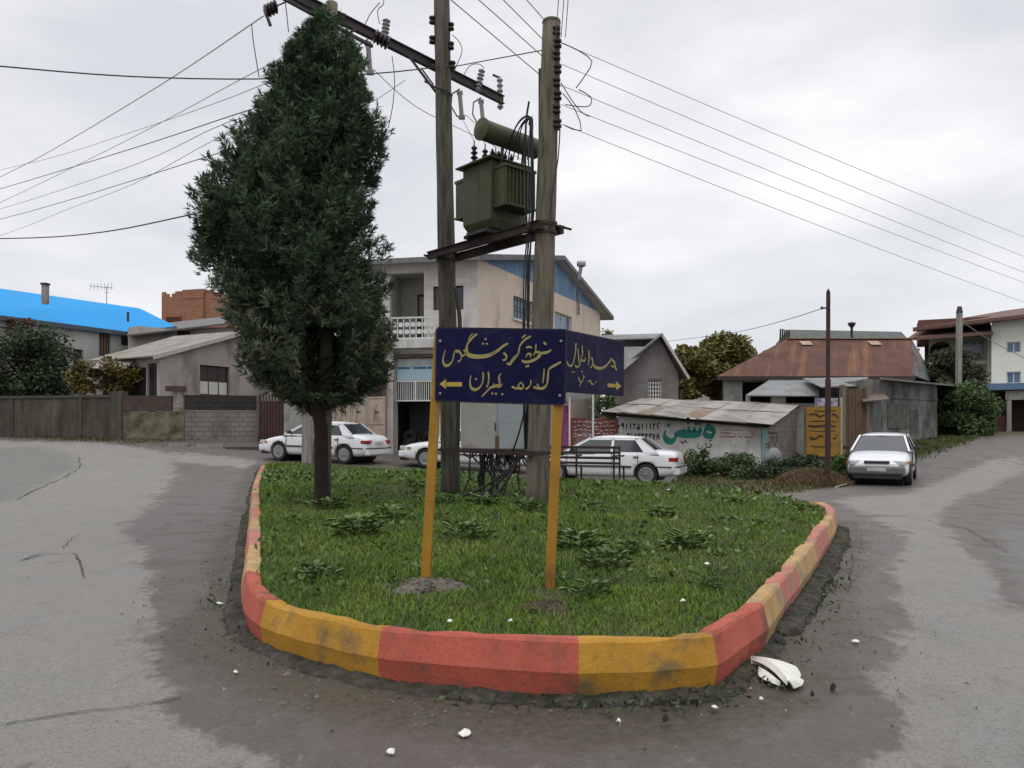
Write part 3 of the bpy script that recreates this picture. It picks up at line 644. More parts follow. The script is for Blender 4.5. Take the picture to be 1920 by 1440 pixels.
wirem = mat('wire_grey', (.22, .22, .23), (.27, .27, .27), 5, .6, bump=0, fine=0)
def line3(px0, py0, Y0, px1, py1, Y1, t): return P(px0, py0, Y0).lerp(P(px1, py1, Y1), t)
def pole(name, base, top, r0, r1, m, label, group='tall wooden poles carrying the transformer', n=18):
    b, t = P(*base), P(*top); b.z = iz(b.x, b.y)-.3
    root = thing(name, label, 'utility pole', (b.x, b.y, b.z+.3), group)
    pts = [b.lerp(t, i/14) for i in range(15)]; mb = MB()
    mb.tube(pts, [r0+(r1-r0)*i/14 + .004*math.sin(i*2.2) for i in range(15)], n); obj('shaft', mb, m, root, smooth=True)
    return root, b, t
YP1, YP2, YP3 = 15.3, 13.2, 13.45
pl1, b1, t1 = pole('utility_pole', (846, 925, YP1), (826, -110, YP1), .19, .15, polem, 'tall grey wooden pole under the left end of the transformer platform')
pl2, b2, t2 = pole('utility_pole', (1006, 945, YP2), (1034, 42, YP2), .205, .155, polel, 'thick pale wooden pole with a stack of insulators, under the right of the transformer')
pl3, b3, t3 = pole('utility_pole', (606, 945, YP3), (622, 6, YP3), .125, .105, polel, 'wooden pole standing inside the cypress crown, its top above the tree')
def onp(b, t, z): return b.lerp(t, (z-b.z)/(t.z-b.z))
def zat(py, Y): return H+(HY-py)/F*Y
# lower stub visible left of the pale pole (paired pole behind it)
mb = MB(); a = P(1015, 130, 13.45); c_ = P(1012, 620, 13.45); mb.box((a+c_)/2, (.07, .08, (a-c_).length)); obj('splice_board', mb, steel, pl2)
mb = MB(); mb.lathe([(.158, 0), (.162, .02), (.15, .05), (.12, .055)], onp(b2, t2, t2.z-.02), (0, 0, 1), 16); obj('cap', mb, mat('moss_cap', (.09, .1, .04), (.12, .11, .06), 9, bump=.6), pl2)
# low-voltage spool insulators on the pale pole
def spool(parent, c, r=.075, L=.12, ax=(0, 0, 1), m=porc):
    mb = MB(); mb.lathe([(.02, -L*.7), (r, -L*.5), (r, -L*.25), (r*.55, 0), (r, L*.25), (r, L*.5), (.02, L*.7)], c, ax, 12); return obj('insulator', mb, m, parent, smooth=False)
for i, py in enumerate((58, 82, 105, 130, 155, 180, 205, 232)):
    c = P(1043+(i % 2)*2, py, YP2-.12); spool(pl2, c)
mb = MB()
for py in (56, 82, 105, 130, 155, 180, 205, 232):
    mb.bar(P(1030, py+3, YP2-.02), P(1050, py+3, YP2-.14), .03, .012); mb.bar(P(1030, py-7, YP2-.02), P(1050, py-7, YP2-.14), .03, .012)
mb.bar(P(1047, 50, YP2-.14), P(1047, 245, YP2-.14), .012, .05); obj('rack', mb, steel, pl2)
for a, b_ in (((811, 38), (845, 50)), ((811, 75), (845, 86)), ((848, 122), None)):
    for q in (a, b_):
        if q: spool(pl1, P(q[0], q[1], YP1-.05), .07, .12)
mb = MB()
for py in (40, 78, 122): mb.bar(P(809, py, YP1), P(850, py+8, YP1), .025, .05); obj('bracket', mb, steel, pl1); mb = MB()
mb.tube([P(796, 152, YP1-.2), P(815, 163, YP1-.2), P(838, 170, YP1-.2), P(848, 180, YP1-.1)], .02, 6)
mb.tube([P(790, 128, YP1-.15), P(812, 158, YP1-.2)], .018, 6)
obj('bracket', mb, steel, pl1)
mb = MB(); mb.bar(P(866, 540, YP1-.1), P(866, 620, YP1-.1), .05, .03)
# collars on the poles
for pl, b_, t_, Y_ in ((pl1, b1, t1, YP1), (pl2, b2, t2, YP2)):
    mb = MB()
    for z in (1.17, 4.9, 5.06):
        mb = MB(); q = onp(b_, t_, z); mb.lathe([(.195, -.025), (.208, -.02), (.208, .02), (.195, .025)], q, (0, 0, 1), 18); obj('steel_band', mb, steel, pl)
mb = MB(); q = onp(b2, t2, zat(900, YP2)); mb.box(q+Vector((.17, -.02, .0)), (.12, .05, .05)); obj('step_bolt', mb, steel, pl2)
# ---------------- long steel crossarm
d_ = Vector((t1.x-t3.x, YP1-YP3, 0)); A3 = onp(b3, t3, 8.82); A1 = onp(b1, t1, 8.70); ud = (A1-A3); ud.normalize()
cl = A1-A3; nrm_ = Vector((ud.y, -ud.x, 0))
arm = thing('crossarm', 'long rusty steel crossarm running from the tree top pole to the transformer pole', 'crossarm', (A3.x, A3.y, 8.7))
S0, S1 = A3-ud*1.9+nrm_*.19, A1+ud*1.9+nrm_*.19
T0, T1 = S0-nrm_*.38, S1-nrm_*.38; mb = MB(); mb.bar(T0, T1, .10, .02); mb.bar(T0+Vector((0, 0, .16)), T1+Vector((0, 0, .16)), .10, .02); mb.bar(T0+Vector((0, 0, .08)), T1+Vector((0, 0, .08)), .02, .138); obj('beam', mb, steel, arm)
mb = MB(); mb.bar(A3-ud*1.9+Vector((0, 0, -.25))+nrm_*.16, A3+ud*.75+Vector((0, 0, -.36))+nrm_*.16, .05, .05); obj('lower_rail', mb, steel, arm)
mb = MB(); mb.bar(A3+ud*.1+Vector((0, 0, -.5)), A3+ud*.6-nrm_*.15, .03, .04); obj('brace', mb, steel, arm); mb = MB(); mb.bar(A1-ud*.75-nrm_*.15, A1+Vector((0, 0, -.55))-nrm_*.1, .03, .04); obj('brace', mb, steel, arm)
def rod(parent, a, b, r, m, name='post_insulator', sheds=0):
    mb = MB(); a, b = Vector(a), Vector(b)
    if sheds:
        L = (b-a).length; prof = [(r*.5, 0)]
        for i in range(sheds): t = (i+.5)/sheds*L; prof += [(r*.55, t-L/sheds*.4), (r, t-L/sheds*.1), (r, t+L/sheds*.1), (r*.55, t+L/sheds*.4)]
        prof.append((r*.5, L)); mb.lathe(prof, a, b-a, 12)
    else: mb.tube([a, b], r, 10)
    return obj(name, mb, m, parent)
YA = 16.4
rod(arm, P(895, 172, 16.2), P(904, 130, 16.2), .075, porg, 'lightning_arrester', 6)
rod(arm, P(938, 205, 17.0), P(937, 146, 17.0), .07, porg, 'lightning_arrester', 6)
mb = MB(); mb.tube([P(938, 146, 17.0), P(930, 143, 17.0), P(924, 140, 17.0)], .025, 6); obj('arrester_lead', mb, steel, arm)
rod(arm, P(720, 78, 14.4), P(725, 36, 14.4), .075, porg, 'lightning_arrester', 6)
for a, b_ in (((862, 176, 15.9), (866, 220, 15.9)), ((902, 192, 16.4), (907, 240, 16.4)), ((690, 84, 14.0), (694, 136, 14.0))):
    f1 = P(*a); f2 = P(*b_)
    mb = MB(); mb.tube([f1, f2], .045, 8); q = f1+Vector((-.16, 0, -.05)); mb.tube([f1+Vector((0, 0, .1)), q+Vector((0, 0, .05)), q+Vector((-.02, 0, -.2)), f2+Vector((-.1, 0, .02)), f2], .018, 6); mb.box(f2, (.13, .08, .07)); mb.box(f1+Vector((0, 0, .02)), (.12, .08, .06)); obj('fuse_cutout', mb, porg, arm)
mb = MB()
for k in range(4): mb.lathe([(.02, 0), (.12, .03), (.13, .06), (.02, .09)], P(700+k*7, 66+k*4, 14.05), (1, .4, -.3), 12)
obj('strain_insulator', mb, porc, arm)
mb = MB()
for k in range(4): mb.lathe([(.02, 0), (.1, .02), (.11, .05), (.02, .08)], P(494+k*6, 22-k*3, 12.6), (1, .4, .3), 12)
mb.tube([P(500, 28, 12.6), P(507, 48, 12.6)], .03, 6); mb.tube([P(512, 14, 12.6), P(540, 2, 12.6)], .012, 6); obj('strain_insulator', mb, porc, arm)
# ---------------- platform and transformer
plat = thing('transformer_platform', 'pair of rusty steel beams clamped between the two wooden poles under the transformer', 'platform', (onp(b1, t1, 4.9)+onp(b2, t2, 4.9))/2)
rust = mat('rusty_steel', (.045, .022, .016), (.028, .02, .018), 9, .8, bump=.5)
Q1, Q2 = onp(b1, t1, 4.98), onp(b2, t2, 4.98); pu = (Q2-Q1); pu.z = 0; pu.normalize(); pn = Vector((-pu.y*-1, -pu.x, 0)); pn = Vector((pu.y, -pu.x, 0))
for s in (-1, 1):
    mb = MB(); o_ = pn*.25*s; mb.bar(Q1-pu*.24+o_, Q2+pu*.16+o_, .08, .14); mb.bar(Q1-pu*.24+o_+Vector((0, 0, .064)), Q2+pu*.16+o_+Vector((0, 0, .064)), .14, .012); obj('beam', mb, rust, plat)
mb = MB(); mb.bar(Q2+pn*.36-pu*.05, Q2-pn*.3-pu*.05+Vector((0, 0, 0)), .06, .1)
for q in (Q1-pu*.25, Q2+pu*.26): mb.tube([q+pn*.36, q-pn*.36], .022, 8)
mb.bar((Q1+Q2)/2+pn*.4-pu*.3+Vector((0, 0, .1)), (Q1+Q2)/2-pn*.4-pu*.3+Vector((0, 0, .1)), .08, .06); mb.bar((Q1+Q2)/2+pn*.4+pu*.35+Vector((0, 0, .1)), (Q1+Q2)/2-pn*.4+pu*.35+Vector((0, 0, .1)), .08, .06); obj('clamp', mb, rust, plat)
oliv = mat('olive_paint', (.062, .070, .026), (.048, .056, .021), 3, .55, bump=.12, stain=(.04, .035, .02), stain_scale=3, stain_stretch=(2, 2, .5), stain_amt=.35, fine=.06)
Tc = (Q1+Q2)/2+Vector((0, 0, .16))+pu*.06; TM = Matrix((pu, Vector((pn.x, pn.y, 0)), Vector((0, 0, 1)))).transposed()
tr = thing('transformer', 'olive green oil transformer with radiators resting on the steel beams', 'transformer', Tc)
def tp(u, v, z): return Tc+pu*u+pn*v+Vector((0, 0, z))
def tbox(mb, u0, u1, v0, v1, z0, z1): mb.box(tp((u0+u1)/2, (v0+v1)/2, (z0+z1)/2), (u1-u0, v1-v0, z1-z0), TM); return mb
mb = MB(); k = [(-.40, -.42), (.40, -.42), (.40, .42), (-.40, .42)]
mb.add([tp(u*.86, v*.8, .0) for u, v in k]+[tp(u, v, .14) for u, v in k]+[tp(u, v, 1.18) for u, v in k], [(3, 2, 1, 0)]+[(i, (i+1) % 4, (i+1) % 4+4, i+4) for i in range(4)]+[(i+4, (i+1) % 4+4, (i+1) % 4+8, i+8) for i in range(4)]+[(8, 9, 10, 11)])
obj('tank', mb, oliv, tr, bevel=.012)
obj('lid', tbox(MB(), -.50, .50, -.52, .52, 1.182, 1.215), oliv, tr, bevel=.006)
for s in (-1, 1):
    mb = MB()
    for i in range(9):
        v = -.34+i*.085; tbox(mb, s*.41 if s > 0 else -.70, .72 if s > 0 else -.41, v-.014, v+.014, .32, 1.06)
    tbox(mb, s*.41 if s > 0 else -.72, .74 if s > 0 else -.41, -.37, .37, 1.0, 1.05); tbox(mb, s*.41 if s > 0 else -.72, .74 if s > 0 else -.41, -.37, .37, .33, .37)
    if s > 0: tbox(mb, .66, .69, -.10, .36, .36, 1.03)
    obj('radiator', mb, oliv, tr)
mb = MB()
for i in range(6): tbox(mb, -.16+i*.07-.012, -.16+i*.07+.012, .42, .56, .65, 1.1)
mb2 = MB(); c0, c1 = tp(.50, .70, 1.60), tp(.50, -.58, 1.56)
mb2.tube([c0, c1], .18, 20); mb2.lathe([(.18, 0), (.195, .0), (.195, .03), (.05, .06)], c0, c0-c1, 20); obj('conservator', mb2, oliv, tr, smooth=False)
for v in (.22, -.28): mb = MB(); mb.bar(tp(.44, v, 1.1), tp(.5, v, 1.5), .05, .03); obj('conservator_stand', mb, oliv, tr)
for v, hh in ((.28, .5), (0.02, .5), (-.24, .48)):
    mb = MB(); prof = [(.03, 0), (.05, .02)]
    for i in range(4): prof += [(.035, .06+i*.09), (.085-i*.008, .09+i*.09), (.035, .12+i*.09)]
    prof += [(.012, .42), (.012, hh)]; mb.lathe(prof, tp(-.24, v, 1.215), (0, 0, 1), 12); obj('bushing', mb, porc, tr)
for v in (.3, .15, 0, -.15):
    mb = MB(); mb.lathe([(.03, 0), (.045, .04), (.03, .08), (.045, .12), (.01, .2)], tp(.3, v, 1.215), (0, 0, 1), 10); obj('low_voltage_bushing', mb, porc, tr)
mb = MB(); tbox(mb, -.3, .3, -.42, .42, -.06, -.002); obj('skid', mb, steel, tr)
# ---------------- cables
def cable(pts, r, lab, m=rubber, cat='cable', name='cable', group=None, n=6, smooth=4, kind=None):
    P3 = []
    pts = [Vector(p) for p in pts]; k = len(pts)
    for i in range(k-1):
        p0 = pts[max(i-1, 0)]; p1 = pts[i]; p2 = pts[i+1]; p3 = pts[min(i+2, k-1)]
        for j in range(smooth): t = j/smooth; P3.append(.5*((2*p1)+(-p0+p2)*t+(2*p0-5*p1+4*p2-p3)*t*t+(-p0+3*p1-3*p2+p3)*t**3))
    P3.append(pts[-1]); return obj(name, MB().tube(P3, r, n), m, label=lab, cat=cat, group=group)
def catm(pts, m):
    o_ = []; k = len(pts)
    for i in range(k-1):
        p0, p1, p2, p3 = pts[max(i-1, 0)], pts[i], pts[i+1], pts[min(i+2, k-1)]
        for j in range(m): t = j/m; o_.append(.5*((2*p1)+(-p0+p2)*t+(2*p0-5*p1+4*p2-p3)*t*t+(-p0+3*p1-3*p2+p3)*t**3))
    return o_+[pts[-1]]
# bundle from transformer to cabinet beside the pale pole
rr = random.Random(5)
mb = MB()
arcs = [(938, 262), (950, 262), (962, 270), (974, 275)]
for i in range(6):
    x0 = 948+i*9; pts = [P(x0-4, 300, 13.7), P(958+i*7, 255-i*3, 13.5), P(975+i*4, 222+i*2, 13.35), P(992+i*1.5, 224, 13.25), P(994+i, 300, 13.2), P(990+i*2, 400, 13.2), P(984+i*1.6, 520, 13.25), P(981+i*2.2, 700, 13.3), P(984+i*1.5, 842, 13.35)]
    pts = [pts[0]]+[q+Vector((rr.uniform(-.03, .03), rr.uniform(-.03, .03), 0)) for q in pts[1:]]; mb.tube(catm(pts, 4), .0125, 6)
obj('cable_bundle', mb, rubber, label='bundle of black cables hanging from the transformer down beside the thick pale pole', cat='cable')
cable([P(984, 690, 13.2), P(984, 760, 13.2), P(975, 805, 13.3), P(962, 845, 13.5)], .016, 'single black cable slanting across the pale cabinet')
cable([P(992, 190, 13.2), P(986, 235, 13.3), P(985, 330, 13.35), P(988, 430, 13.3)], .02, 'dark cable riser beside the transformer radiator')
cable([P(853, 540, 15.0), P(862, 600, 15.0), P(860, 700, 15.0), P(858, 840, 15.0)], .045, 'dark conduit running down the slimmer wooden pole', steel)
cable([P(1050, 242, 13.0), P(1046, 300, 13.0), P(1036, 360, 13.0), P(1030, 430, 13.0)], .012, 'thin black cable looping down the right side of the pale pole')
for lab, pts in [('kinked jumper wire beside the top insulators of the pale pole', [(1052, 80), (1085, 95), (1110, 115), (1098, 140), (1080, 165)]), ('black jumper loop halfway down the insulator stack', [(1052, 155), (1070, 185), (1090, 210), (1105, 218)]),
                 ('jumper wire dropping to the lowest insulator of the stack', [(1055, 175), (1078, 205), (1090, 245), (1058, 235)]), ('small jumper loop between the middle wires', [(1085, 168), (1108, 182), (1106, 198), (1088, 200), (1060, 196)])]:
    cable([P(a, b, 13.0-(i*.05)) for i, (a, b) in enumerate(pts)], .009, lab, smooth=2)
for lab, pts, Y_ in [('thin lead hanging from the crossarm beside the tree top', [(735, 105), (740, 150), (736, 200), (728, 240)], 14.4), ('thin lead looping from the arrester to the pole', [(848, 65), (862, 80), (866, 98), (855, 125), (846, 150)], 15.2),
                     ('thin curved lead above the end of the crossarm', [(866, 148), (880, 124), (898, 120), (908, 128)], 16.2), ('thin lead hanging at the upper left of the tree', [(472, 45), (474, 70), (480, 110), (486, 145)], 12.6),
                     ('thin lead hanging from the hidden end of the crossarm', [(535, 5), (538, 30), (541, 60)], 12.8), ('short lead above the tree top arrester', [(712, 45), (708, 20), (720, 5), (712, -20)], 14.4), ('bent lead above the strain insulator', [(685, 45), (695, 25), (712, 5)], 14.2)]:
    cable([P(a, b, Y_) for a, b in pts], .008, lab, smooth=3)
# drop leads between cut-outs and bushings
for i, (a, b_) in enumerate((((866, 222, 15.9), (-.24, .28)), ((905, 240, 16.2), (-.24, .02)), ((872, 215, 15.9), (-.24, -.24)))):
    q = tp(b_[0], b_[1], 1.7); cable([P(*a), (P(*a)+q)/2+Vector((-.05, 0, .1)), q], .006, ['thin lead from the first fuse to the transformer', 'thin lead from the second fuse to the transformer', 'thin lead dropping to the nearest bushing'][i], smooth=3)
# ---------------- low bar with cabinet and cable tangle
br = thing('metal_cabinet', 'pale rusty metal switch cabinet standing on a bar between the two poles', 'cabinet', ((b1.x+b2.x)/2, (b1.y+b2.y)/2, 1.15))
cab = mat('cabinet_paint', (.36, .35, .31), (.30, .30, .28), 2.5, .6, bump=.1, stain=(.2, .12, .06), stain_scale=2, stain_amt=.25)
cab2 = mat('cabinet_paint_blue', (.33, .37, .38), (.29, .32, .34), 2.5, .6, bump=.1, stain=(.2, .13, .08), stain_scale=2, stain_amt=.2)
R1, R2 = onp(b1, t1, 1.14), onp(b2, t2, 1.14); fr = Frame((R1.x, R1.y), (R2.x, R2.y))
fr = Frame((X_(850, 14.6), 14.6), (X_(1010, 14.1), 14.1))
s0, s1, s2 = fr.S(864), fr.S(934), fr.S(987); za, zb = fr.Z(920, 843), fr.Z(920, 720)
mb = MB(); fr.box(mb, s0, s2, za, zb, -.35, 0); obj('body', mb, cab2, br, bevel=.01)
mb = MB(); fr.box(mb, s0+.015, s1-.015, za+.02, zb-.02, .002, .022); obj('door', mb, cab, br, bevel=.006)
mb = MB(); fr.box(mb, s1+.015, s2-.015, za+.02, zb-.02, .002, .022); obj('door', mb, cab2, br, bevel=.006)
mb = MB(); fr.box(mb, s1-.05, s1-.035, za+.35, za+.5, .024, .05); obj('handle', mb, steel, br)
mb = MB(); fr.box(mb, s1-.05, s1+.03, za+.02, za+.26, .024, .027); obj('rust_streak', mb, mat('rust_patch', (.12, .06, .03), (.2, .12, .06), 14, bump=.3), br)
bar = thing('pole_bar', 'rusty double bar bolted across both wooden poles below the cabinet', 'bar', (R1+R2)/2)
for s in (-1, 1):
    mb = MB(); mb.bar(R1-pu*.3+pn*.24*s, R2+pu*.35+pn*.24*s, .05, .06); obj('rail', mb, rust, bar)
mb = MB(); fr.box(mb, s0-.1, s2+.1, za-.06, za-.002, -.3, -.02); obj('shelf', mb, rust, bar)
mb = MB()
for i in range(34):
    x0 = s0+.08+(s2-s0-.1)*rr.random(); dd = -.05-rr.random()*.3; p0 = fr.p(x0, za-.02, dd); mode = rr.random()
    if mode < .55:   # loops
        x1 = x0+rr.uniform(-.3, .3); p1 = fr.p(x1, za-.03, dd+rr.uniform(-.1, .1)); dp = rr.uniform(.12, .42)
        pts = [p0, p0.lerp(p1, .15)-Vector((0, 0, dp*.6)), p0.lerp(p1, .5)-Vector((0, 0, dp)), p0.lerp(p1, .85)-Vector((0, 0, dp*.6)), p1]
    else:            # go down into the ground
        x1 = x0+rr.uniform(-.25, .25); p1 = fr.p(x1, 0, dd); p1.z = iz(p1.x, p1.y)-.03
        pts = [p0, p0.lerp(p1, .3)+Vector((rr.uniform(-.08, .08), 0, 0)), p0.lerp(p1, .6)+Vector((rr.uniform(-.1, .1), 0, 0)), p1]
    out_ = []
    for j in range(len(pts)-1): out_ += [pts[j].lerp(pts[j+1], t) for t in (0, .5)]
    mb.tube(out_+[pts[-1]], .012+.008*rr.random(), 6)
for k_ in range(3):
    p0 = fr.p(s2-.02-.05*k_, za-.05, -.02); p1 = fr.p(s0+.15+.3*k_, 0, .3); p1.z = iz(p1.x, p1.y)+.04; mb.tube(sag(p0, p1, .12, 8), .028, 7)
obj('cable_tangle', mb, rubber, label='tangle of black cable loops hanging below the cabinet into the weeds', cat='cable')
# ---------------- overhead wires
wi = [('uppermost of the five wires running right from the pale pole', (1052, 80, 13), (2300, 590, 33), .15), ('second wire down running right from the pale pole', (1052, 120, 13), (2300, 625, 33), .15), ('middle of the five wires running right from the pale pole', (1052, 160, 13), (2300, 650, 33), .15),
      ('fourth wire down running right from the pale pole', (1052, 196, 13), (2300, 662, 33), .15), ('lowest of the five wires running right from the pale pole', (1052, 232, 13), (2300, 690, 33), .25)]
for lab, a, b_, s in wi: obj('power_wire', MB().tube(sag(P(*a), P(*b_), s, 20), .0055, 5), wirem, label=lab, cat='wire', group='overhead wires from the pale pole to the right')
wl = [('black cable crossing the sky left of the tree, highest of the dark ones', [(832, 124, 15.2), (700, 138, 14.6), (480, 148, 14), (240, 143, 13), (0, 124, 12), (-200, 104, 11)], .012, rubber), ('dark wire from the slim pole to the pale pole over the transformer', [(835, 128, 15.2), (920, 112, 14.2), (1030, 92, 13.1)], .010, rubber),
      ('thick black cable leaving the tree at its middle height toward the left', [(612, 340, 13.4), (480, 375, 14.6), (350, 404, 16), (200, 434, 18), (60, 446, 20), (-140, 448, 23)], .015, rubber),
      ('steepest thin wire rising from the left to the tree top', [(494, 30, 12.6), (300, 160, 17), (100, 280, 24), (0, 332, 28), (-200, 430, 40)], .010, wirem), ('thin wire under the steepest one left of the tree', [(620, 60, 13.4), (440, 155, 17), (240, 262, 24), (0, 380, 32), (-200, 470, 44)], .009, wirem),
      ('dark wire ending over the left of the tree, uppermost dark line', [(620, 160, 13.3), (440, 215, 17), (300, 262, 21), (140, 312, 27), (0, 354, 33), (-150, 395, 40)], .012, rubber), ('pale thin wire above the dark ones on the left', [(620, 100, 13.3), (440, 180, 17), (240, 250, 24), (80, 300, 30), (-100, 340, 38)], .008, wirem),
      ('faint wire between the two dark ones on the left', [(620, 190, 13.3), (430, 228, 17), (250, 310, 24), (0, 392, 33), (-150, 430, 40)], .009, wirem), ('dark wire sloping from the tree to the left edge', [(620, 225, 13.3), (400, 290, 18), (250, 338, 24), (120, 378, 29), (0, 411, 34), (-150, 446, 41)], .011, rubber),
      ('lowest thin pale wire left of the tree', [(640, 160, 13.3), (410, 258, 18), (250, 345, 24), (120, 395, 29), (20, 435, 34), (-150, 490, 41)], .008, wirem)]
for lab, pts, r_, m in wl: cable([P(*q) for q in pts], r_, lab, m, cat='wire', name='power_wire', group='overhead wires crossing the sky on the left', n=5)
wt = [('first of the parallel wires passing over the pale pole from above', (846, 0, 10.6), (1018, 145, 13.3)), ('second of the parallel wires passing over the pale pole from above', (898, 0, 11.3), (1020, 108, 13.3)), ('third of the parallel wires passing over the pale pole from above', (944, 0, 11.8), (1024, 80, 13.3)), ('shortest of the parallel wires passing over the pale pole from above', (988, 0, 12.4), (1030, 48, 13.3))]
for lab, a, b_ in wt:
    A_, B_ = P(*a), P(*b_); A_ = B_+(A_-B_)*2.2; obj('power_wire', MB().tube([A_, B_], .008, 5), wirem, label=lab, cat='wire', group='parallel wires passing over the pale pole')
for lab, a in (('left one of the upright wires above the pale pole', 1050), ('middle one of the upright wires above the pale pole', 1060), ('right one of the upright wires above the pale pole', 1068)):
    A_, B_ = P(a+3, -80, 9.8), P(a-8, 70, 13); obj('power_wire', MB().tube([A_, B_], .007, 5), wirem, label=lab, cat='wire', group='upright wires above the pale pole')
cable([P(760, 150, 15), P(700, 190, 15.5), P(660, 205, 16)], .006, 'faint wire between the tree and the slim pole', wirem, cat='wire', name='power_wire')
cable([P(700, 130, 14), P(780, 200, 15.5), P(880, 250, 18), P(1000, 310, 22)], .007, 'faint wire passing behind the slim pole toward the conservator', wirem, cat='wire', name='power_wire')
# small round weight on the top wire
# ================================================================ direction signs
navy = mat('navy_sign_paint', (.006, .006, .042), (.003, .003, .026), 1.5, .6, bump=.05, stain=(.02, .02, .05), stain_scale=4, stain_amt=.3, fine=.03, spec=.12)
gold = mat('gold_lettering', (.30, .255, .085), (.22, .185, .07), 30, .6, bump=0, fine=.05)
arrow = mat('yellow_arrow', (.40, .30, .04), (.33, .24, .04), 9, .6, bump=0, fine=.05)
ypost = mat('yellow_post_paint', (.36, .185, .012), (.26, .12, .010), 3, .5, bump=.15, stain=(.18, .09, .03), stain_scale=3, stain_amt=.2, fine=.05)
YL, YR = 6.5, 6.25
fs = Frame((X_(820, YL), YL), (X_(1060, YR), YR))
sg = thing('direction_sign', 'dark blue road sign with gold lettering and left arrow on two yellow posts', 'sign', (X_(914, 6.4), 6.4, .3))
TLp, TRp, BRp, BLp = [(fs.S(x), fs.Z(x, y)) for x, y in ((820, 616), (1060, 620), (1057, 757), (818, 750))]
mb = MB(); fs.poly(mb, [BLp, BRp, TRp, TLp], -.02, .0); obj('panel', mb, navy, sg)
mb = MB()
for a, b_ in ((BLp, BRp), (BRp, TRp), (TRp, TLp), (TLp, BLp)): mb.bar(fs.p(a[0], a[1], -.008), fs.p(b_[0], b_[1], -.008), .028, .014, fs.n)
obj('frame', mb, mat('navy_frame', (.012, .012, .03), (.008, .008, .02), bump=0), sg)
def cv(x, y, d): px, py = 790+x/4.683, 600+y/4.683; return fs.p(fs.S(px), fs.Z(px, py), .0035+d)
mb = MB()
T1 = [([(213, 262), (198, 310), (192, 360), (208, 398), (240, 396), (268, 368), (282, 330), (288, 296), (306, 268), (322, 290)], 15), ([(322, 262), (350, 300), (352, 335), (335, 360), (320, 362)], 13),
      ([(372, 262), (395, 290), (380, 306), (350, 330)], 12), ([(488, 122), (440, 165), (405, 215), (398, 262), (410, 300), (450, 318), (520, 322), (600, 308), (670, 270), (715, 232), (762, 205)], 22), ([(452, 118), (430, 142), (412, 175)], 10),
      ([(722, 288), (748, 316), (742, 346), (714, 352)], 14), ([(962, 142), (905, 178), (868, 225), (858, 268), (850, 300), (815, 345), (780, 388), (752, 378)], 17), ([(920, 128), (880, 160)], 10), ([(845, 300), (800, 345), (770, 390)], 12),
      ([(1140, 262), (1108, 284), (1060, 292), (1040, 318), (1000, 345), (950, 366), (900, 366), (886, 350)], 17), ([(1008, 212), (1004, 262), (990, 300)], 13), ([(985, 318), (1000, 288), (1030, 282), (1045, 296), (1020, 315)], 13), ([(918, 330), (935, 300), (965, 305), (955, 335)], 12),
      ([(920, 243), (950, 236), (972, 246)], 11), ([(668, 275), (600, 308)], 10)]
T2 = [([(438, 488), (428, 545), (440, 596), (476, 612), (515, 590), (540, 545), (545, 480), (540, 460)], 15), ([(588, 452), (594, 510), (584, 575), (570, 585)], 14), ([(700, 470), (682, 500), (688, 560), (650, 582), (612, 592), (575, 628), (532, 672)], 15), ([(712, 560), (690, 584), (655, 583)], 12), ([(636, 556), (645, 580)], 10),
      ([(1228, 368), (1170, 400), (1122, 435), (1112, 500), (1105, 560), (1075, 596), (1030, 600), (985, 590)], 17), ([(1080, 428), (1076, 480), (1068, 555)], 13), ([(1018, 560), (1030, 590)], 11), ([(962, 525), (960, 565), (935, 598), (915, 605)], 13),
      ([(880, 545), (852, 575), (868, 604), (898, 590), (884, 552)], 13), ([(795, 585), (830, 600), (862, 602)], 11)]
for pts, wd in T1+T2: strokes(mb, pts, wd*1.5, cv)
for x, y in ((565, 168), (543, 208), (577, 210), (1080, 200), (1092, 212), (482, 518), (925, 408), (940, 404)): dot(mb, x, y, 12, cv)
for x, y in ((625, 645), (655, 648), (712, 652)): dot(mb, x, y, 12, cv)
obj('lettering', mb, gold, sg)
def arrow_mb(x0, x1, y, hw, xt, hh):
    mb = MB(); mb.add([cv(x0, y-hw, 0), cv(x1, y-hw, 0), cv(x1, y+hw, 0), cv(x0, y+hw, 0)], [(0, 1, 2, 3)])
    return mb
mb = arrow_mb(222, 358, 565, 19, 0, 0); mb.add([cv(160, 562, 0), cv(221, 518, 0), cv(216, 546, 0), cv(216, 584, 0), cv(221, 606, 0)], [(0, 1, 2, 3, 4)]); obj('left_arrow', mb, arrow, sg)
def sq_post(base, top, w_, par, name='post'):
    b_, t_ = P(*base), P(*top); b_.z = iz(b_.x, b_.y)-.05; mb = MB(); mb.bar(b_, t_, w_, w_, (0, 1, 0)); return obj(name, mb, ypost, par, bevel=.005)
sq_post((797, 1090, 6.55), (824, 622, 6.58), .078, sg); sq_post((1030, 1120, 6.33), (1052, 624, 6.33), .078, sg)
mb = MB()
for px, py in ((826, 640), (826, 738), (1052, 640), (1050, 742)): mb.lathe([(.012, 0), (.012, .012), (.004, .016)], fs.p(fs.S(px), fs.Z(px, py), .0), fs.n, 8)
obj('bolt', mb, galv, sg)
f2 = Frame((X_(1062, 6.42), 6.42), (X_(1170, 7.45), 7.45))
s2_ = thing('direction_sign', 'second smaller blue sign angled away behind the first, its arrow pointing right', 'sign', (X_(1080, 6.6), 6.6, .3))
c4 = [(f2.S(x), f2.Z(x, y)) for x, y in ((1052, 732), (1169, 740), (1170, 643), (1052, 619))]
mb = MB(); f2.poly(mb, c4, -.02, 0); obj('panel', mb, navy, s2_)
mb = MB()
for a, b_ in zip(c4, c4[1:]+c4[:1]): mb.bar(f2.p(a[0], a[1], -.01), f2.p(b_[0], b_[1], -.01), .026, .014, f2.n)
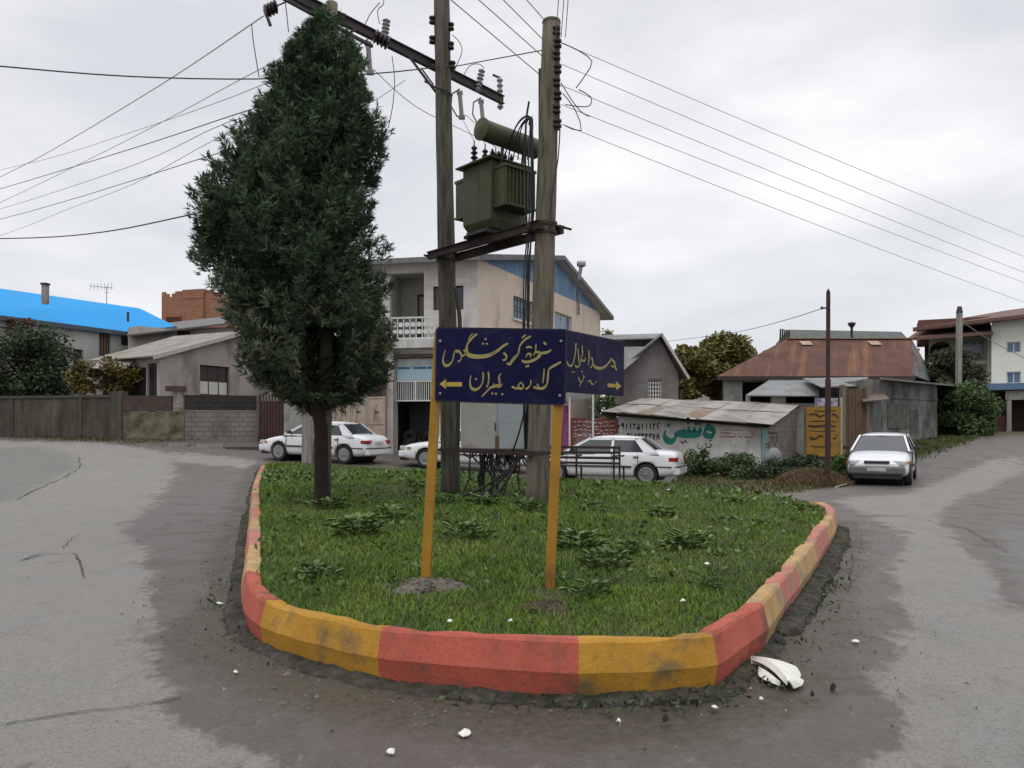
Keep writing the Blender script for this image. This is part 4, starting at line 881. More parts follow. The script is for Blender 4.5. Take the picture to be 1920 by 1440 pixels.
obj('frame', mb, mat('navy_frame', (.012, .012, .03)), s2_)
def cv2(x, y, d): px, py = 790+x/4.683, 600+y/4.683; return f2.p(f2.S(px), f2.Z(px, py), .0035+d)
mb = MB()
for pts, wd in [([(1350, 205), (1352, 270), (1338, 345), (1318, 398), (1288, 395), (1276, 360)], 13), ([(1408, 225), (1412, 300), (1398, 340), (1385, 400), (1360, 412), (1348, 395)], 12), ([(1372, 250), (1378, 320), (1380, 380)], 10), ([(1395, 345), (1430, 360), (1436, 330)], 11),
                ([(1466, 265), (1470, 330), (1462, 400)], 12), ([(1490, 330), (1502, 360), (1492, 408), (1478, 420)], 12), ([(1672, 335), (1640, 378), (1605, 412), (1560, 425), (1520, 410), (1505, 380)], 16), ([(1655, 335), (1690, 370), (1700, 420), (1715, 440)], 11), ([(1662, 400), (1690, 415)], 11),
                ([(1420, 480), (1418, 520), (1395, 560), (1382, 592)], 10), ([(1375, 500), (1385, 530), (1400, 550)], 8), ([(1455, 545), (1480, 530), (1490, 560), (1515, 562)], 9)]: strokes(mb, pts, wd*1.45, cv2)
for x, y in ((1322, 455), (1340, 458), (1358, 210), (1408, 452), (1424, 500), (1530, 545)): dot(mb, x, y, 9, cv2)
obj('lettering', mb, gold, s2_)
mb = MB(); mb.add([cv2(1632, 556, 0), cv2(1702, 562, 0), cv2(1702, 594, 0), cv2(1632, 588, 0)], [(0, 1, 2, 3)]); mb.add([cv2(1703, 536, 0), cv2(1752, 580, 0), cv2(1712, 616, 0), cv2(1706, 590, 0), cv2(1706, 562, 0)], [(0, 1, 2, 3, 4)]); obj('right_arrow', mb, arrow, s2_)
mb = MB(); mb.bar(P(1050, 650, 6.40), P(1062, 652, 6.50), .03, .03); mb.bar(P(1050, 715, 6.40), P(1062, 716, 6.50), .03, .03)
obj('bracket', mb, steel, s2_)
# ================================================================ cypress tree
tree = thing('cypress_tree', 'tall dark green conifer with ragged feathery crown growing around a wooden pole', 'tree', (X_(604, 12.95), 12.95, .3))
bark = mat('tree_bark', (.036, .020, .015), (.022, .014, .011), 6, .95, (4, 4, .8), bump=1.0, fine=.2)
YT = 12.95
cent = [(604, 955), (603, 900), (602, 840), (602, 800), (592, 752), (560, 690), (552, 590), (565, 450), (570, 330), (580, 220), (590, 120), (598, 50)]
pt = []
for i, (a, b_) in enumerate(cent): q = P(a, b_, YT); pt.append(q)
pt[0].z = iz(pt[0].x, pt[0].y)-.1
rad = [.155, .122, .115, .112, .11, .10, .10, .085, .065, .05, .03, .015]
mb = MB(); P3 = []; R3 = []
for i in range(len(pt)-1):
    for k in range(3): t = k/3; P3.append(pt[i].lerp(pt[i+1], t)); R3.append((rad[i]*(1-t)+rad[i+1]*t)*(1+.04*math.sin(i*3+k*2)))
P3.append(pt[-1]); R3.append(rad[-1]); mb.tube(P3, R3, 14); obj('trunk', mb, bark, tree, smooth=True)
prof = [(12, 602, 630), (40, 578, 642), (100, 540, 676), (150, 505, 690), (200, 478, 702), (235, 460, 722), (262, 442, 726), (300, 425, 705), (330, 402, 692), (370, 384, 690), (400, 362, 690), (430, 360, 688), (460, 368, 690), (500, 400, 700), (540, 425, 712), (600, 434, 728), (650, 440, 732), (700, 475, 722), (735, 520, 680), (758, 560, 640)]
PY = np.array([p[0] for p in prof]); PL = np.array([p[1] for p in prof]); PR = np.array([p[2] for p in prof])
def crown_at(z):
    py = HY-(z-H)*F/YT; return (np.interp(py, PY, (PL+PR)/2)-960)/F*YT, np.interp(py, PY, (PR-PL)/2)/F*YT
rg = np.random.default_rng(5)
zlo, zhi = zat(752, YT), zat(14, YT)
# limbs
mb = MB()
limb_ends = []
for k in range(150):
    z = rg.uniform(zlo+.1, zhi-.4); cx, rd = crown_at(z+.35); a = rg.uniform(0, 2*np.pi); L = rg.uniform(.55, .92)
    py = HY-(z-H)*F/YT; tx = np.interp(-py, [-c[1] for c in cent], [c[0] for c in cent]); s = Vector((X_(tx, YT), YT, z-.35)); e_ = Vector((cx+math.cos(a)*rd*L, YT+math.sin(a)*rd*.85*L, z+rg.uniform(.0, .5)))
    m_ = s.lerp(e_, .5)+Vector((0, 0, -.08)); mb.tube([s, m_, e_], [.03, .018, .006], 5); limb_ends.append(e_)
obj('limbs', mb, bark, tree)
def spray(C, D, L, m_leaf=13):
    """feathery frond: leaflets along an axis, all as thin triangles"""
    n = len(C); up = rg.normal(size=(n, 3)); S = np.cross(D, up); S /= np.linalg.norm(S, axis=1)[:, None]; Nn = np.cross(D, S)
    vs = []
    for k in range(m_leaf):
        t = (k+.5)/m_leaf; sgn_ = 1 if k % 2 else -1; b = C+D*(L*t*.9)[:, None]; ln = (L*.5*(1-t*.6))[:, None]
        d = D*.85+S*sgn_*rg.uniform(.15, .6, (n, 1))+Nn*rg.uniform(-.5, .5, (n, 1)); d /= np.linalg.norm(d, axis=1)[:, None]; w = np.cross(d, Nn); w /= np.linalg.norm(w, axis=1)[:, None]+1e-9
        ww = ln*.045+.0025
        vs.append(np.stack([b-w*ww*.6, b+d*ln*.5+w*ww, b+d*ln], 1)); 
    b = C; vs.append(np.stack([b-S*.012, b+S*.012, b+D*L[:, None]], 1))
    V = np.concatenate(vs, 0).reshape(-1, 3); return V, np.arange(len(V)).reshape(-1, 3), m_leaf+1
def frond(C, D, L, name, tn):
    pxc = 960+F*(C[:, 0]+D[:, 0]*L*.5)/C[:, 1]; pyc = HY-(C[:, 2]+D[:, 2]*L*.5-H)*F/C[:, 1]
    hw_ = 27+16*np.clip(13.3-C[:, 1], 0, 2); k = ~((C[:, 1] < 13.6) & (np.abs(pxc-611) < hw_) & (pyc > 608) & (pyc < 738)) & ~((C[:, 1] < 13.3) & (pxc > 612) & (pxc < 642) & (pyc < 120) & (rg.random(len(C)) < .8))
    C, D, L, tn = C[k], D[k], L[k], tn[k]; n = len(C); V, T, kk = spray(C, D, L); tv = np.tile(np.repeat(tn, 3).reshape(n, 3), (kk, 1, 1)).reshape(-1)
    return obj(name, (V, T), cyp, tree, tints={'tint': tv})
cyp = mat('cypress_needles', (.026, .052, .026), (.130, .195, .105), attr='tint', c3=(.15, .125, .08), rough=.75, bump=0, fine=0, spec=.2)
# inner fill
n = 9000; z = rg.uniform(zlo+.05, zhi-.1, n); cx, rd = crown_at(z); k = rg.random(n) < (.2+rd/rd.max()*.8); z, cx, rd = z[k], cx[k], rd[k]; n = len(z)
a = rg.uniform(0, 2*np.pi, n); f = np.sqrt(rg.random(n))*.74; D = np.stack([np.cos(a)*.7, np.sin(a)*.7, np.full(n, .6)], 1)+rg.normal(0, .4, (n, 3)); D /= np.linalg.norm(D, axis=1)[:, None]
L = rg.uniform(.22, .42, n); C = np.stack([cx+np.cos(a)*rd*f, YT+.05+np.sin(a)*rd*.82*f, z], 1)-D*(L*.5)[:, None]
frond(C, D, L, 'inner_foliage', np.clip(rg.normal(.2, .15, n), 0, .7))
# foliage behind the bare stretch of the pole
n = 1500; z = rg.uniform(zat(760, 14), zat(590, 14), n); x = rg.uniform(X_(555, 14), X_(665, 14), n); C = np.stack([x, rg.uniform(13.75, 14.4, n), z], 1); D = rg.normal(size=(n, 3)); D /= np.linalg.norm(D, axis=1)[:, None]
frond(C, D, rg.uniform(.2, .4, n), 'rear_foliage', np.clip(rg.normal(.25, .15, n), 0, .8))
# plumes: each branch end is a tapering upswept tuft of fronds
NP = 1000; z = rg.uniform(zlo, zhi-.05, NP*2); cx, rd = crown_at(z); k = rg.random(NP*2) < (.25+rd/rd.max()*.75); z, cx, rd = z[k], cx[k], rd[k]; NP = len(z)
a = rg.uniform(0, 2*np.pi, NP); PD = np.stack([np.cos(a)*.62, np.sin(a)*.62, .35+.5*np.clip((z-zlo)/(zhi-zlo)*1.6, 0, 1)], 1)+rg.normal(0, .16, (NP, 3)); PD /= np.linalg.norm(PD, axis=1)[:, None]
PL_ = rg.uniform(.22, .5, NP)*rg.choice([1, 1, 1.3, 1.9], NP)*np.clip(rd/1.2, .45, 1); out_ = rg.uniform(.74, 1.10, NP)*(1+.10*np.sin(a*4+z*3.1)+.06*np.sin(a*7-z*5)); tipz = z
TIP = np.stack([cx+np.cos(a)*rd*out_, YT+.05+np.sin(a)*rd*.82*out_, z], 1); BASE = TIP-PD*PL_[:, None]
m_ = 52; pi = np.repeat(np.arange(NP), m_); t = rg.random(len(pi))**.8; R0 = (.035+.12*(1-t))*np.clip(PL_[pi]*1.6, .5, 1)
off = rg.normal(size=(len(pi), 3)); off -= PD[pi]*np.sum(off*PD[pi], 1)[:, None]; off /= np.linalg.norm(off, axis=1)[:, None]+1e-6; rr_ = np.sqrt(rg.random(len(pi)))*R0
C = BASE[pi]+PD[pi]*(PL_[pi]*t)[:, None]+off*rr_[:, None]; D = PD[pi]*.8+off*.8+rg.normal(0, .42, (len(pi), 3)); D /= np.linalg.norm(D, axis=1)[:, None]
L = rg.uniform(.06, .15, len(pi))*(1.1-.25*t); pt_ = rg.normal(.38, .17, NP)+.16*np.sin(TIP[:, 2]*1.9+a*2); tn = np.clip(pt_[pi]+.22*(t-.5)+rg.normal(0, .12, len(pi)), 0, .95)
dead = (TIP[pi, 2] < zat(560, YT)) & (rg.random(len(pi)) < .12); tn[dead] = 1; dd_ = np.isin(pi, np.nonzero((tipz < zat(560, YT)) & (rg.random(NP) < .12))[0]); tn[dd_ & (rg.random(len(pi)) < .6)] = 1
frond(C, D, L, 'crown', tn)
# ---------------- bench behind the poles
bf = Frame((X_(1045, 18.9), 18.9), (X_(1166, 18.3), 18.3)); bz = iz(X_(1100, 18.6), 18.6)
bn = thing('park_bench', 'dark slatted metal park bench standing in the grass in front of the white car', 'bench', (X_(1100, 18.6), 18.6, bz)); bm = mat('bench_paint', (.035, .018, .02), (.05, .03, .03), 8, .5, bump=.2)
e0, e1 = bf.S(1000), bf.S(1162)
mb = MB()
for i in range(4): zc = bz+.42+i*.125; bf.box(mb, e0, e1, zc, zc+.06, -.03+.02*i*-1, -.005+.02*i*-1)
obj('backrest', mb, bm, bn)
mb = MB()
for i in range(4): bf.box(mb, e0, e1, bz+.36, bz+.385, .04-.0+i*-.12-.14, .12+i*-.12-.14)
obj('seat', mb, bm, bn)
for s in (e0+.1, (e0+e1)/2, e1-.02, e1-.16):
    mb = MB(); bf.box(mb, s-.02, s+.02, bz-.05, bz+.86, -.09, -.05); 
    if s != e1-.16: bf.box(mb, s-.02, s+.02, bz-.05, bz+.36, -.5, -.46)
    bf.box(mb, s-.018, s+.018, bz+.60, bz+.64, -.5, -.09); obj('leg', mb, bm, bn)
# ================================================================ buildings
glass = mat('dark_glass', (.02, .025, .03), (.035, .04, .045), 1.5, .12, bump=0, fine=0, spec=.6)
bglass = mat('blue_glass', (.05, .10, .19), (.07, .14, .25), 1.5, .15, bump=0, fine=0, spec=.6)
dark = mat('dark_interior', (.012, .011, .010), (.02, .018, .016), 2, .95, bump=0)  # near-black colour stands in for the shade inside rooms and openings
wbrown = mat('brown_wood_frame', (.07, .035, .028), (.05, .025, .02), 6, .7)
wwhite = mat('white_frame', (.6, .6, .58), (.5, .5, .48), 4, .6, bump=.05, fine=.04)
def shell(fr, s0, s1, z0, z1, depth, holes, th=.22):
    mb = MB(); fr.wall(mb, s0, s1, z0, z1, holes, th); fr.box(mb, s0, s0+th, z0, z1-.003, -depth, -th); fr.box(mb, s1-th, s1, z0, z1-.003, -depth, -th); fr.box(mb, s0, s1, z0, z1-.003, -depth-th, -depth); return mb
def inner(fr, s0, s1, z0, z1, depth): mb = MB(); fr.box(mb, s0+.3, s1-.3, z0, z1-.3, -depth*.8, -.9); return mb
def pp(fr, px, py): return (fr.S(px), fr.Z(px, py))
# ---------- two-storey house in the centre
plw = mat('cream_plaster', (.66, .55, .44), (.60, .50, .40), 1.2, .9, bump=.12, stain=(.36, .32, .27), stain_scale=.8, stain_stretch=(1, 1, .35), stain_amt=.35)
tilw = mat('white_tile_wall', (.60, .57, .53), (.53, .50, .47), 2, .6, bump=.1, brick=(.4, .2, .008, (.8, .8, .8)), stain=(.33, .32, .29), stain_scale=1.4, stain_stretch=(1, 1, .3), stain_amt=.3)
blu = mat('blue_gable_paint', (.09, .19, .34), (.14, .25, .40), 2, .85, stain=(.30, .33, .36), stain_scale=1.5, stain_stretch=(1, 1, .5), stain_amt=.5)
roofg = mat('grey_sheet_roof', (.17, .17, .17), (.24, .235, .23), 1.5, .6, bump=.3, stain=(.13, .1, .08), stain_scale=1, stain_amt=.4)
eavew = mat('white_soffit', (.46, .45, .42), (.4, .38, .35), 3, .8, fine=.05)
FF = Frame((X_(660, 31), 31), (X_(895, 30), 30)); C = FF.p(FF.L, 0); FS = Frame((C.x, C.y), (5.0, 44.))
hs = thing('two_storey_house', 'two-storey cream house with white balcony, blue gable and shop below, behind the poles', 'house', (C.x, C.y, h(C.x, C.y)))
z0 = h(C.x, C.y)-.6; EV = 8.12; W = FF.L
bal = (*sorted((FF.S(731), FF.S(795))), FF.Z(760, 640), FF.Z(760, 512)); shop = (FF.S(742), FF.S(815), z0+.1, FF.Z(780, 664)); win = (FF.S(812), FF.S(869), FF.Z(840, 581), FF.Z(840, 536))
mb = MB(); FF.wall(mb, 0, W, z0, EV, [bal, shop, win, (.3, FF.S(720), FF.Z(700, 741), FF.Z(700, 692))], .25); FF.box(mb, .1, FF.S(722), z0, 4.3, -.9, -.8)
obj('front_wall', mb, tilw, hs)
w1 = FS.rect(963, 560, 998, 601); w2 = FS.rect(1040, 589, 1072, 622); SB = FS.L
w1 = (*w1[:2], FS.Z(980, 601), FS.Z(980, 561))
mb = MB(); FS.wall(mb, .01, SB, z0, EV, [w1, w2], .25); obj('side_wall', mb, plw, hs)
sR = (37.6-30)/FS.u.y; mb = MB(); FS.poly(mb, [(.0, EV), (SB, EV), (sR, 9.72)], -.24, .0); obj('gable', mb, blu, hs)
window(FS, hs, w1, wwhite, bglass, 2, 1, bars=6, barm=mat('grille_dark', (.06, .06, .07))); window(FS, hs, w2, wwhite, bglass, 2)
window(FF, hs, win, wbrown, glass, 3, 1)
mb = MB(); FS.box(mb, w1[0]-.1, w1[1]+.1, w1[2]-.1, w1[2]-.002, .002, .09); obj('window_sill', mb, wwhite, hs)
# far walls, to close the body
k = FF.p(0, 0); kb = k+FS.u*SB; cb = C+FS.u*SB
mb = MB(); mb.poly([Vector((k.x, k.y, z0)), Vector((kb.x, kb.y, z0)), Vector((kb.x, kb.y, EV)), Vector((k.x, k.y, EV))], .2); mb.poly([Vector((kb.x, kb.y, z0)), Vector((cb.x, cb.y, z0)), Vector((cb.x, cb.y, EV)), Vector((kb.x, kb.y, EV))], .2); obj('rear_wall', mb, plw, hs)
kr = FF.p(0, 0)+FS.u*sR; mb = MB(); mb.poly([Vector((k.x, k.y, EV)), Vector((kb.x, kb.y, EV)), Vector((kr.x, kr.y, 9.72))], .2); obj('gable', mb, blu, hs)
def V3(v, z): return Vector((v.x, v.y, z))
ov = FF.u*.45
e0 = V3(k-ov-FS.u*.75, EV-.03); e1 = V3(C+ov-FS.u*.75, EV-.03); r0 = V3(kr-ov, 9.86); r1 = V3(C+FS.u*sR+ov, 9.86); bb0 = V3(kb-ov+FS.u*1.1, EV-.16); bb1 = V3(cb+ov+FS.u*1.1, EV-.16)
mb = MB(); mb.poly([e0, e1, r1, r0], .10); mb.poly([r0, r1, bb1, bb0], .10); obj('roof', mb, roofg, hs)
mb = MB(); dn = Vector((0, 0, .12)); mb.poly([e0-dn, e1-dn, r1-dn, r0-dn], .05); mb.poly([r0-dn, r1-dn, bb1-dn, bb0-dn], .05); obj('soffit', mb, eavew, hs)
mb = MB(); mb.bar(e1-Vector((0, 0, .07)), r1-Vector((0, 0, .07)), .05, .22); mb.bar(r1-Vector((0, 0, .07)), bb1-Vector((0, 0, .07)), .05, .22); mb.bar(e0-Vector((0, 0, .08)), e1-Vector((0, 0, .08)), .05, .2); obj('fascia', mb, mat('dark_fascia', (.12, .12, .12), (.2, .2, .2), 3), hs)
# balcony recess
a, b, c, e = bal; mb = MB(); FF.box(mb, a-.02, b+.02, c-.2, e+.2, -1.6, -1.4); FF.box(mb, a-.2, a, c-.2, e+.2, -1.4, -.26); FF.box(mb, b, b+.2, c-.2, e+.2, -1.4, -.26); FF.box(mb, a, b, e, e+.1, -1.4, -.26); obj('balcony_recess', mb, mat('recess_plaster', (.36, .35, .32), (.3, .29, .27), 1.5), hs)
dr = (FF.S(763), FF.S(794), c+.02, FF.Z(775, 541)); mb = MB(); FF.box(mb, *dr, -1.39, -1.32); do = obj('balcony_door', mb, wbrown, hs)
mb = MB(); FF.box(mb, dr[0]+.1, dr[1]-.1, dr[2]+1.0, dr[3]-.12, -1.318, -1.30); obj('pane', mb, glass, do)
mb = MB(); FF.box(mb, FF.S(731), FF.S(822), FF.Z(760, 655), FF.Z(760, 639), -1.3, .55); obj('balcony_slab', mb, mat('white_slab', (.55, .54, .52), (.45, .44, .42), 2, stain=(.3, .28, .25), stain_scale=2, stain_stretch=(1, 1, .3), stain_amt=.4), hs)
mb = MB(); zb_, zt_ = FF.Z(760, 639), FF.Z(760, 598); sa, sb = FF.S(731), FF.S(822)
FF.box(mb, sa, sb, zt_-.06, zt_, .46, .53); FF.box(mb, sa, sb, zb_+.002, zb_+.06, .46, .53)
for i in range(17):
    s = sa+(sb-sa)*i/16
    if i%2 == 0: FF.box(mb, s-.018, s+.018, zb_+.06, zt_-.06, .47, .51)
    else: q = FF.p(s, (zb_+zt_)/2, .49); mb.lathe([(.07, -.015), (.10, -.015), (.10, .015), (.07, .015)], q+Vector((0, 0, .14)), FF.n, 10); mb.lathe([(.07, -.015), (.10, -.015), (.10, .015), (.07, .015)], q-Vector((0, 0, .14)), FF.n, 10)
obj('balcony_railing', mb, wwhite, hs)
# shop front
a, b, c, e = shop
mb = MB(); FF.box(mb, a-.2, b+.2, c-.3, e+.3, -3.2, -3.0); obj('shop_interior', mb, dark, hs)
zA, zB, zC = FF.Z(780, 713), FF.Z(780, 750), FF.Z(780, 672)
mb = MB(); FF.box(mb, a+.03, b-.03, zA, zC, -.10, -.04); si = obj('shop_sign', mb, mat('pale_blue_sign', (.28, .42, .48), (.33, .45, .5), 1, .5, bump=0, fine=.03), hs)
mb = MB(); FF.box(mb, a+.03, b-.03, (zA+zC)/2+.12, zC, -.038, -.034); obj('sign_top', mb, mat('pale_sign', (.42, .46, .48), bump=0), si)
mb = MB()
for s_, w_ in ((.08, .5), (.7, .55), (1.3, .2)): FF.box(mb, a+s_, a+s_+w_, zA+.45, zA+.53, -.036, -.030)
obj('sign_lettering', mb, mat('sign_blue_ink', (.04, .15, .26), bump=0), si)
mb = MB(); FF.box(mb, a, b, e-.14, e, -.2, .12); obj('shop_lintel', mb, mat('brown_lintel', (.12, .09, .07), (.09, .07, .06), 4), hs)
mb = MB(); FF.box(mb, a, b, zB-.05, zB, -.12, -.04); FF.box(mb, a, b, zA-.06, zA-.01, -.12, -.04); FF.box(mb, (a+b)/2-.03, (a+b)/2+.03, zB, zA-.06, -.12, -.04)
for i in range(19): s = a+(b-a)*i/18; FF.box(mb, s-.012, s+.012, zB, zA-.06, -.09, -.06)
obj('grille', mb, wwhite, hs)
mb = MB(); FF.box(mb, a+.02, b-.02, zB, zA-.06, -.2, -.18); obj('shop_window', mb, glass, hs)
mb = MB(); FF.box(mb, a+.05, b-.05, z0+.3, zB-.05, -1.6, -1.55); obj('shutter', mb, mat('dark_green_shutter', (.05, .07, .06), (.035, .045, .04), 2, .6), hs)
ty = thing('tyre_pile', 'pile of black tyres in the dark doorway of the shop', 'tyres', FF.p((a+b)/2, h(-2, 30), -.4))
for i in range(13):
    q = FF.p(a+.25+(b-a-.5)*rr.random(), z0+.75+.28*(i % 3)+rr.uniform(0, .1), -.5-rr.random()*.4); mb = MB(); mb.lathe([(.16, -.08), (.3, -.09), (.33, 0), (.3, .09), (.16, .08), (.16, -.08)], q, (rr.uniform(-.5, .5), -1, rr.uniform(-.6, .9)), 16); obj('tyre', mb, rubber, ty)
mb = MB(); FF.box(mb, FF.S(722), FF.S(742), z0, FF.Z(730, 656), .01, .30); obj('pillar', mb, mat('pale_pillar', (.42, .38, .34), (.36, .33, .3), 2, stain=(.25, .2, .16), stain_amt=.3), hs)
# flues
def flue(parent_loc, base, top, r, lab, m=galv, cowl=True):
    b_, t_ = P(*base), P(*top); mb = MB(); mb.tube([b_, t_], r, 10)
    if cowl: mb.lathe([(r*.9, 0), (r*2.4, .06), (r*2.4, .16), (r*.4, .30)], t_-Vector((0, 0, .08)), (0, 0, 1), 12)
    return mb
mb = flue(None, (1085, 524, 36.9), (1090, 498, 36.9), .09, ''); mb.tube([P(1082, 493, 36.9), P(1098, 493, 36.9)], .09, 8); obj('flue', mb, galv, hs)
qs = FS.S(1081); mb = MB(); mb.tube([FS.p(qs, FS.Z(1081, 545), .12), FS.p(qs, FS.Z(1081, 572), .12), FS.p(qs, FS.Z(1081, 590), .12)], .06, 8); obj('vent_pipe', mb, mat('rusty_pipe', (.3, .25, .2), (.2, .12, .08), 6), hs)
# ---------- gates and yard wall left of the house
GE = Frame((X_(487, 32.3), 32.3), (X_(722, 30.25), 30.25)); gz = .2
yw = thing('yard_wall', 'plastered yard wall with beige metal gates behind the white sedan', 'wall', GE.p(3, .8))
mb = MB(); GE.box(mb, GE.S(566), GE.S(626), gz, GE.Z(600, 705), -.2, 0); obj('wall', mb, mat('dull_plaster', (.27, .25, .22), (.2, .18, .16), 2, stain=(.1, .09, .07), stain_scale=1.5, stain_stretch=(1, 1, .4), stain_amt=.5), yw)
for p0, p1, py in ((535, 568, 735), (623, 630, 735), (686, 690, 742)):
    mb = MB(); GE.box(mb, GE.S(p0), GE.S(p1), gz, GE.Z((p0+p1)/2, py), -.25, .1 if p0 < 600 else .03); obj('pillar', mb, mat('grey_pillar', (.30, .29, .26), (.22, .21, .19), 3, stain=(.12, .11, .09), stain_amt=.5), yw)
beige = mat('beige_metal', (.42, .33, .26), (.36, .28, .22), 2, .6, stain=(.22, .15, .1), stain_scale=2, stain_stretch=(1, 1, .4), stain_amt=.35)
for p0, p1 in ((631, 657), (658, 686), (690, 722)):
    mb = MB(); q = (GE.S(p0), GE.S(p1)); zt_ = GE.Z(p0, 744); GE.box(mb, *q, gz+.3, zt_, -.05, -.01)
    GE.box(mb, q[0], q[0]+.05, gz+.3, zt_, -.008, .02); GE.box(mb, q[1]-.05, q[1], gz+.3, zt_, -.008, .02); GE.box(mb, q[0]+.05, q[1]-.05, zt_-.06, zt_, -.008, .02); GE.box(mb, q[0]+.05, q[1]-.05, (gz+zt_)/2+.2, (gz+zt_)/2+.26, -.008, .02)
    mb.bar(GE.p(q[0]+.1, gz+1, .005), GE.p((q[0]+q[1])/2, zt_-.3, .005), .01, .03, GE.n); gt = obj('gate', mb, beige, yw)
    mb = MB(); GE.box(mb, (q[0]+q[1])/2-.1, (q[0]+q[1])/2+.1, zt_-.62, zt_-.58, .0, .03); obj('handle', mb, steel, gt)
mb = MB(); zt_ = GE.Z(700, 697); zl = GE.Z(700, 742)
for i in range(20): s = GE.S(660)+(GE.S(722)-GE.S(660))*i/19; GE.box(mb, s-.02, s+.02, zl+.02, zt_, -.05, -.02)
GE.box(mb, GE.S(660), GE.S(722), zt_-.05, zt_, -.019, .02); GE.box(mb, GE.S(660), GE.S(722), zl+.02, zl+.08, -.019, .02); obj('railing', mb, wbrown, yw)
mb = MB(); GE.box(mb, GE.S(655), GE.S(721), gz, GE.Z(700, 690), -.35, -.3); obj('porch_back', mb, mat('red_brown_render', (.16, .09, .07), (.12, .07, .055), 2), yw)
mb = MB(); GE.box(mb, GE.S(487), GE.S(534), gz, GE.Z(510, 752), -.08, -.03)
for i in range(9): s = GE.S(488)+(GE.S(533)-GE.S(488))*i/8; GE.box(mb, s-.03, s+.03, gz+.1, GE.Z(510, 738), -.028, .01)
obj('gate', mb, wbrown, yw, label='dark brown slatted gate')
mb = MB(); q = P(484, 812, 32.3); mb.tube([Vector((q.x, q.y, h(q.x, q.y)-.2)), P(484, 742, 32.3)], .07, 8); obj('wooden_post', mb, polem, label='thin grey post at the end of the block wall left of the tree', cat='post')
# concrete pole behind the tree trunk
q = P(577, 868, 25.9); cpm = mat('concrete_pole', (.30, .29, .26), (.22, .215, .19), 4, .9, bump=.4, stain=(.12, .12, .09), stain_scale=2, stain_stretch=(3, 3, .4), stain_amt=.45)
cp = thing('concrete_post', 'pale concrete post standing just behind the dark tree trunk', 'post', (q.x, q.y, h(q.x, q.y)))
mb = MB(); mb.box((q.x, q.y, 1.1), (.34, .30, 3.4)); obj('shaft', mb, cpm, cp, bevel=.03)
mb = MB(); mb.box((q.x-.05, q.y-.155, 2.1), (.2, .01, .12)); obj('plate', mb, mat('plate_rust', (.2, .1, .07)), cp)
# ---------- grey house on the left with sheet roof
gpl = mat('grey_white_plaster', (.40, .365, .34), (.34, .31, .29), 1.2, .9, bump=.15, stain=(.17, .155, .14), stain_scale=.9, stain_stretch=(1, 1, .4), stain_amt=.45)
srf = mat('old_sheet_roof', (.30, .28, .25), (.22, .20, .18), 1.3, .75, bump=.5, wave=('X', 3.0), stain=(.2, .15, .11), stain_scale=.7, stain_amt=.45)
C1 = Frame((X_(196, 35.8), 35.8), (X_(300, 34), 34)); cc = C1.p(C1.L, 0); C2 = Frame((cc.x, cc.y), (X_(505, 40.), 40.)); gh = thing('grey_house', 'low grey house with pale sheet roof and brown window behind the block wall', 'house', (cc.x, cc.y, h(cc.x, cc.y)))
z0 = 1.0; ze = C1.Z(296, 668)
dr = (C1.S(276), C1.S(298), z0+.1, C1.Z(287, 681)); mb = MB(); C1.wall(mb, 0, C1.L, z0, ze, [dr], .2); obj('wall', mb, gpl, gh)
mb = MB(); C1.box(mb, *dr, -.16, -.10); do = obj('door', mb, wbrown, gh); mb = MB()
for k_ in range(2): C1.box(mb, dr[0]+.06+k_*(dr[1]-dr[0])/2, dr[0]-.06+(k_+1)*(dr[1]-dr[0])/2, dr[2]+1.1, dr[3]-.15, -.098, -.08)
obj('pane', mb, glass, do)
wn = C2.rect(375, 684, 431, 739); wn = (*wn[:2], C2.Z(403, 742), C2.Z(403, 686)); sE = C2.L; sr_ = C2.S(452)
mb = MB(); C2.wall(mb, 0, sE, z0, ze, [wn], .2); zr = C2.Z(452, 624); C2.poly(mb, [(0, ze), (sE, ze), (sE, zr-.3), (sr_, zr)], -.2, 0); obj('wall', mb, gpl, gh)
window(C2, gh, wn, wbrown, glass, 3, 2, .07, bars=0); mb = MB(); C2.box(mb, wn[0]+.08, wn[1]-.08, wn[2]+.07, (wn[2]+wn[3])/2-.05, -.14, -.125); obj('curtain', mb, wwhite, gh)
lb = C1.u*-.0; f0 = V3(C1.p(-.6, 0, .5), ze-.06); f1 = V3(C1.p(C1.L+.15, 0, .45), ze-.02); rg1 = V3(C2.p(sr_, 0, .45), zr+.1); rg0 = rg1+(f0-f1)*1.15; rg0.z = zr+.1
mb = MB(); mb.poly([f0, f1, rg1, rg0], .06); obj('roof', mb, srf, gh)
bk = V3(C2.p(sE+3, 0, .45), zr-.9); mb = MB(); mb.poly([rg0, rg1, bk, bk+(rg0-rg1)], .06); obj('roof', mb, srf, gh)
mb = MB(); mb.bar(f1-Vector((0, 0, .1)), rg1-Vector((0, 0, .1)), .03, .14); obj('rake_board', mb, eavew, gh)
mb = MB(); C1.box(mb, C1.S(225), C1.S(274), C1.Z(250, 742), C1.Z(250, 690), .0, .03); obj('porch_shade', mb, dark, gh)  # near-black sheet stands in for the shade under the porch eave
mb = MB(); mb.poly([P(172, 690, 34.2), P(235, 692, 33.8), P(262, 664, 35.3), P(200, 664, 35.6)], .05); obj('porch_roof', mb, srf, gh)
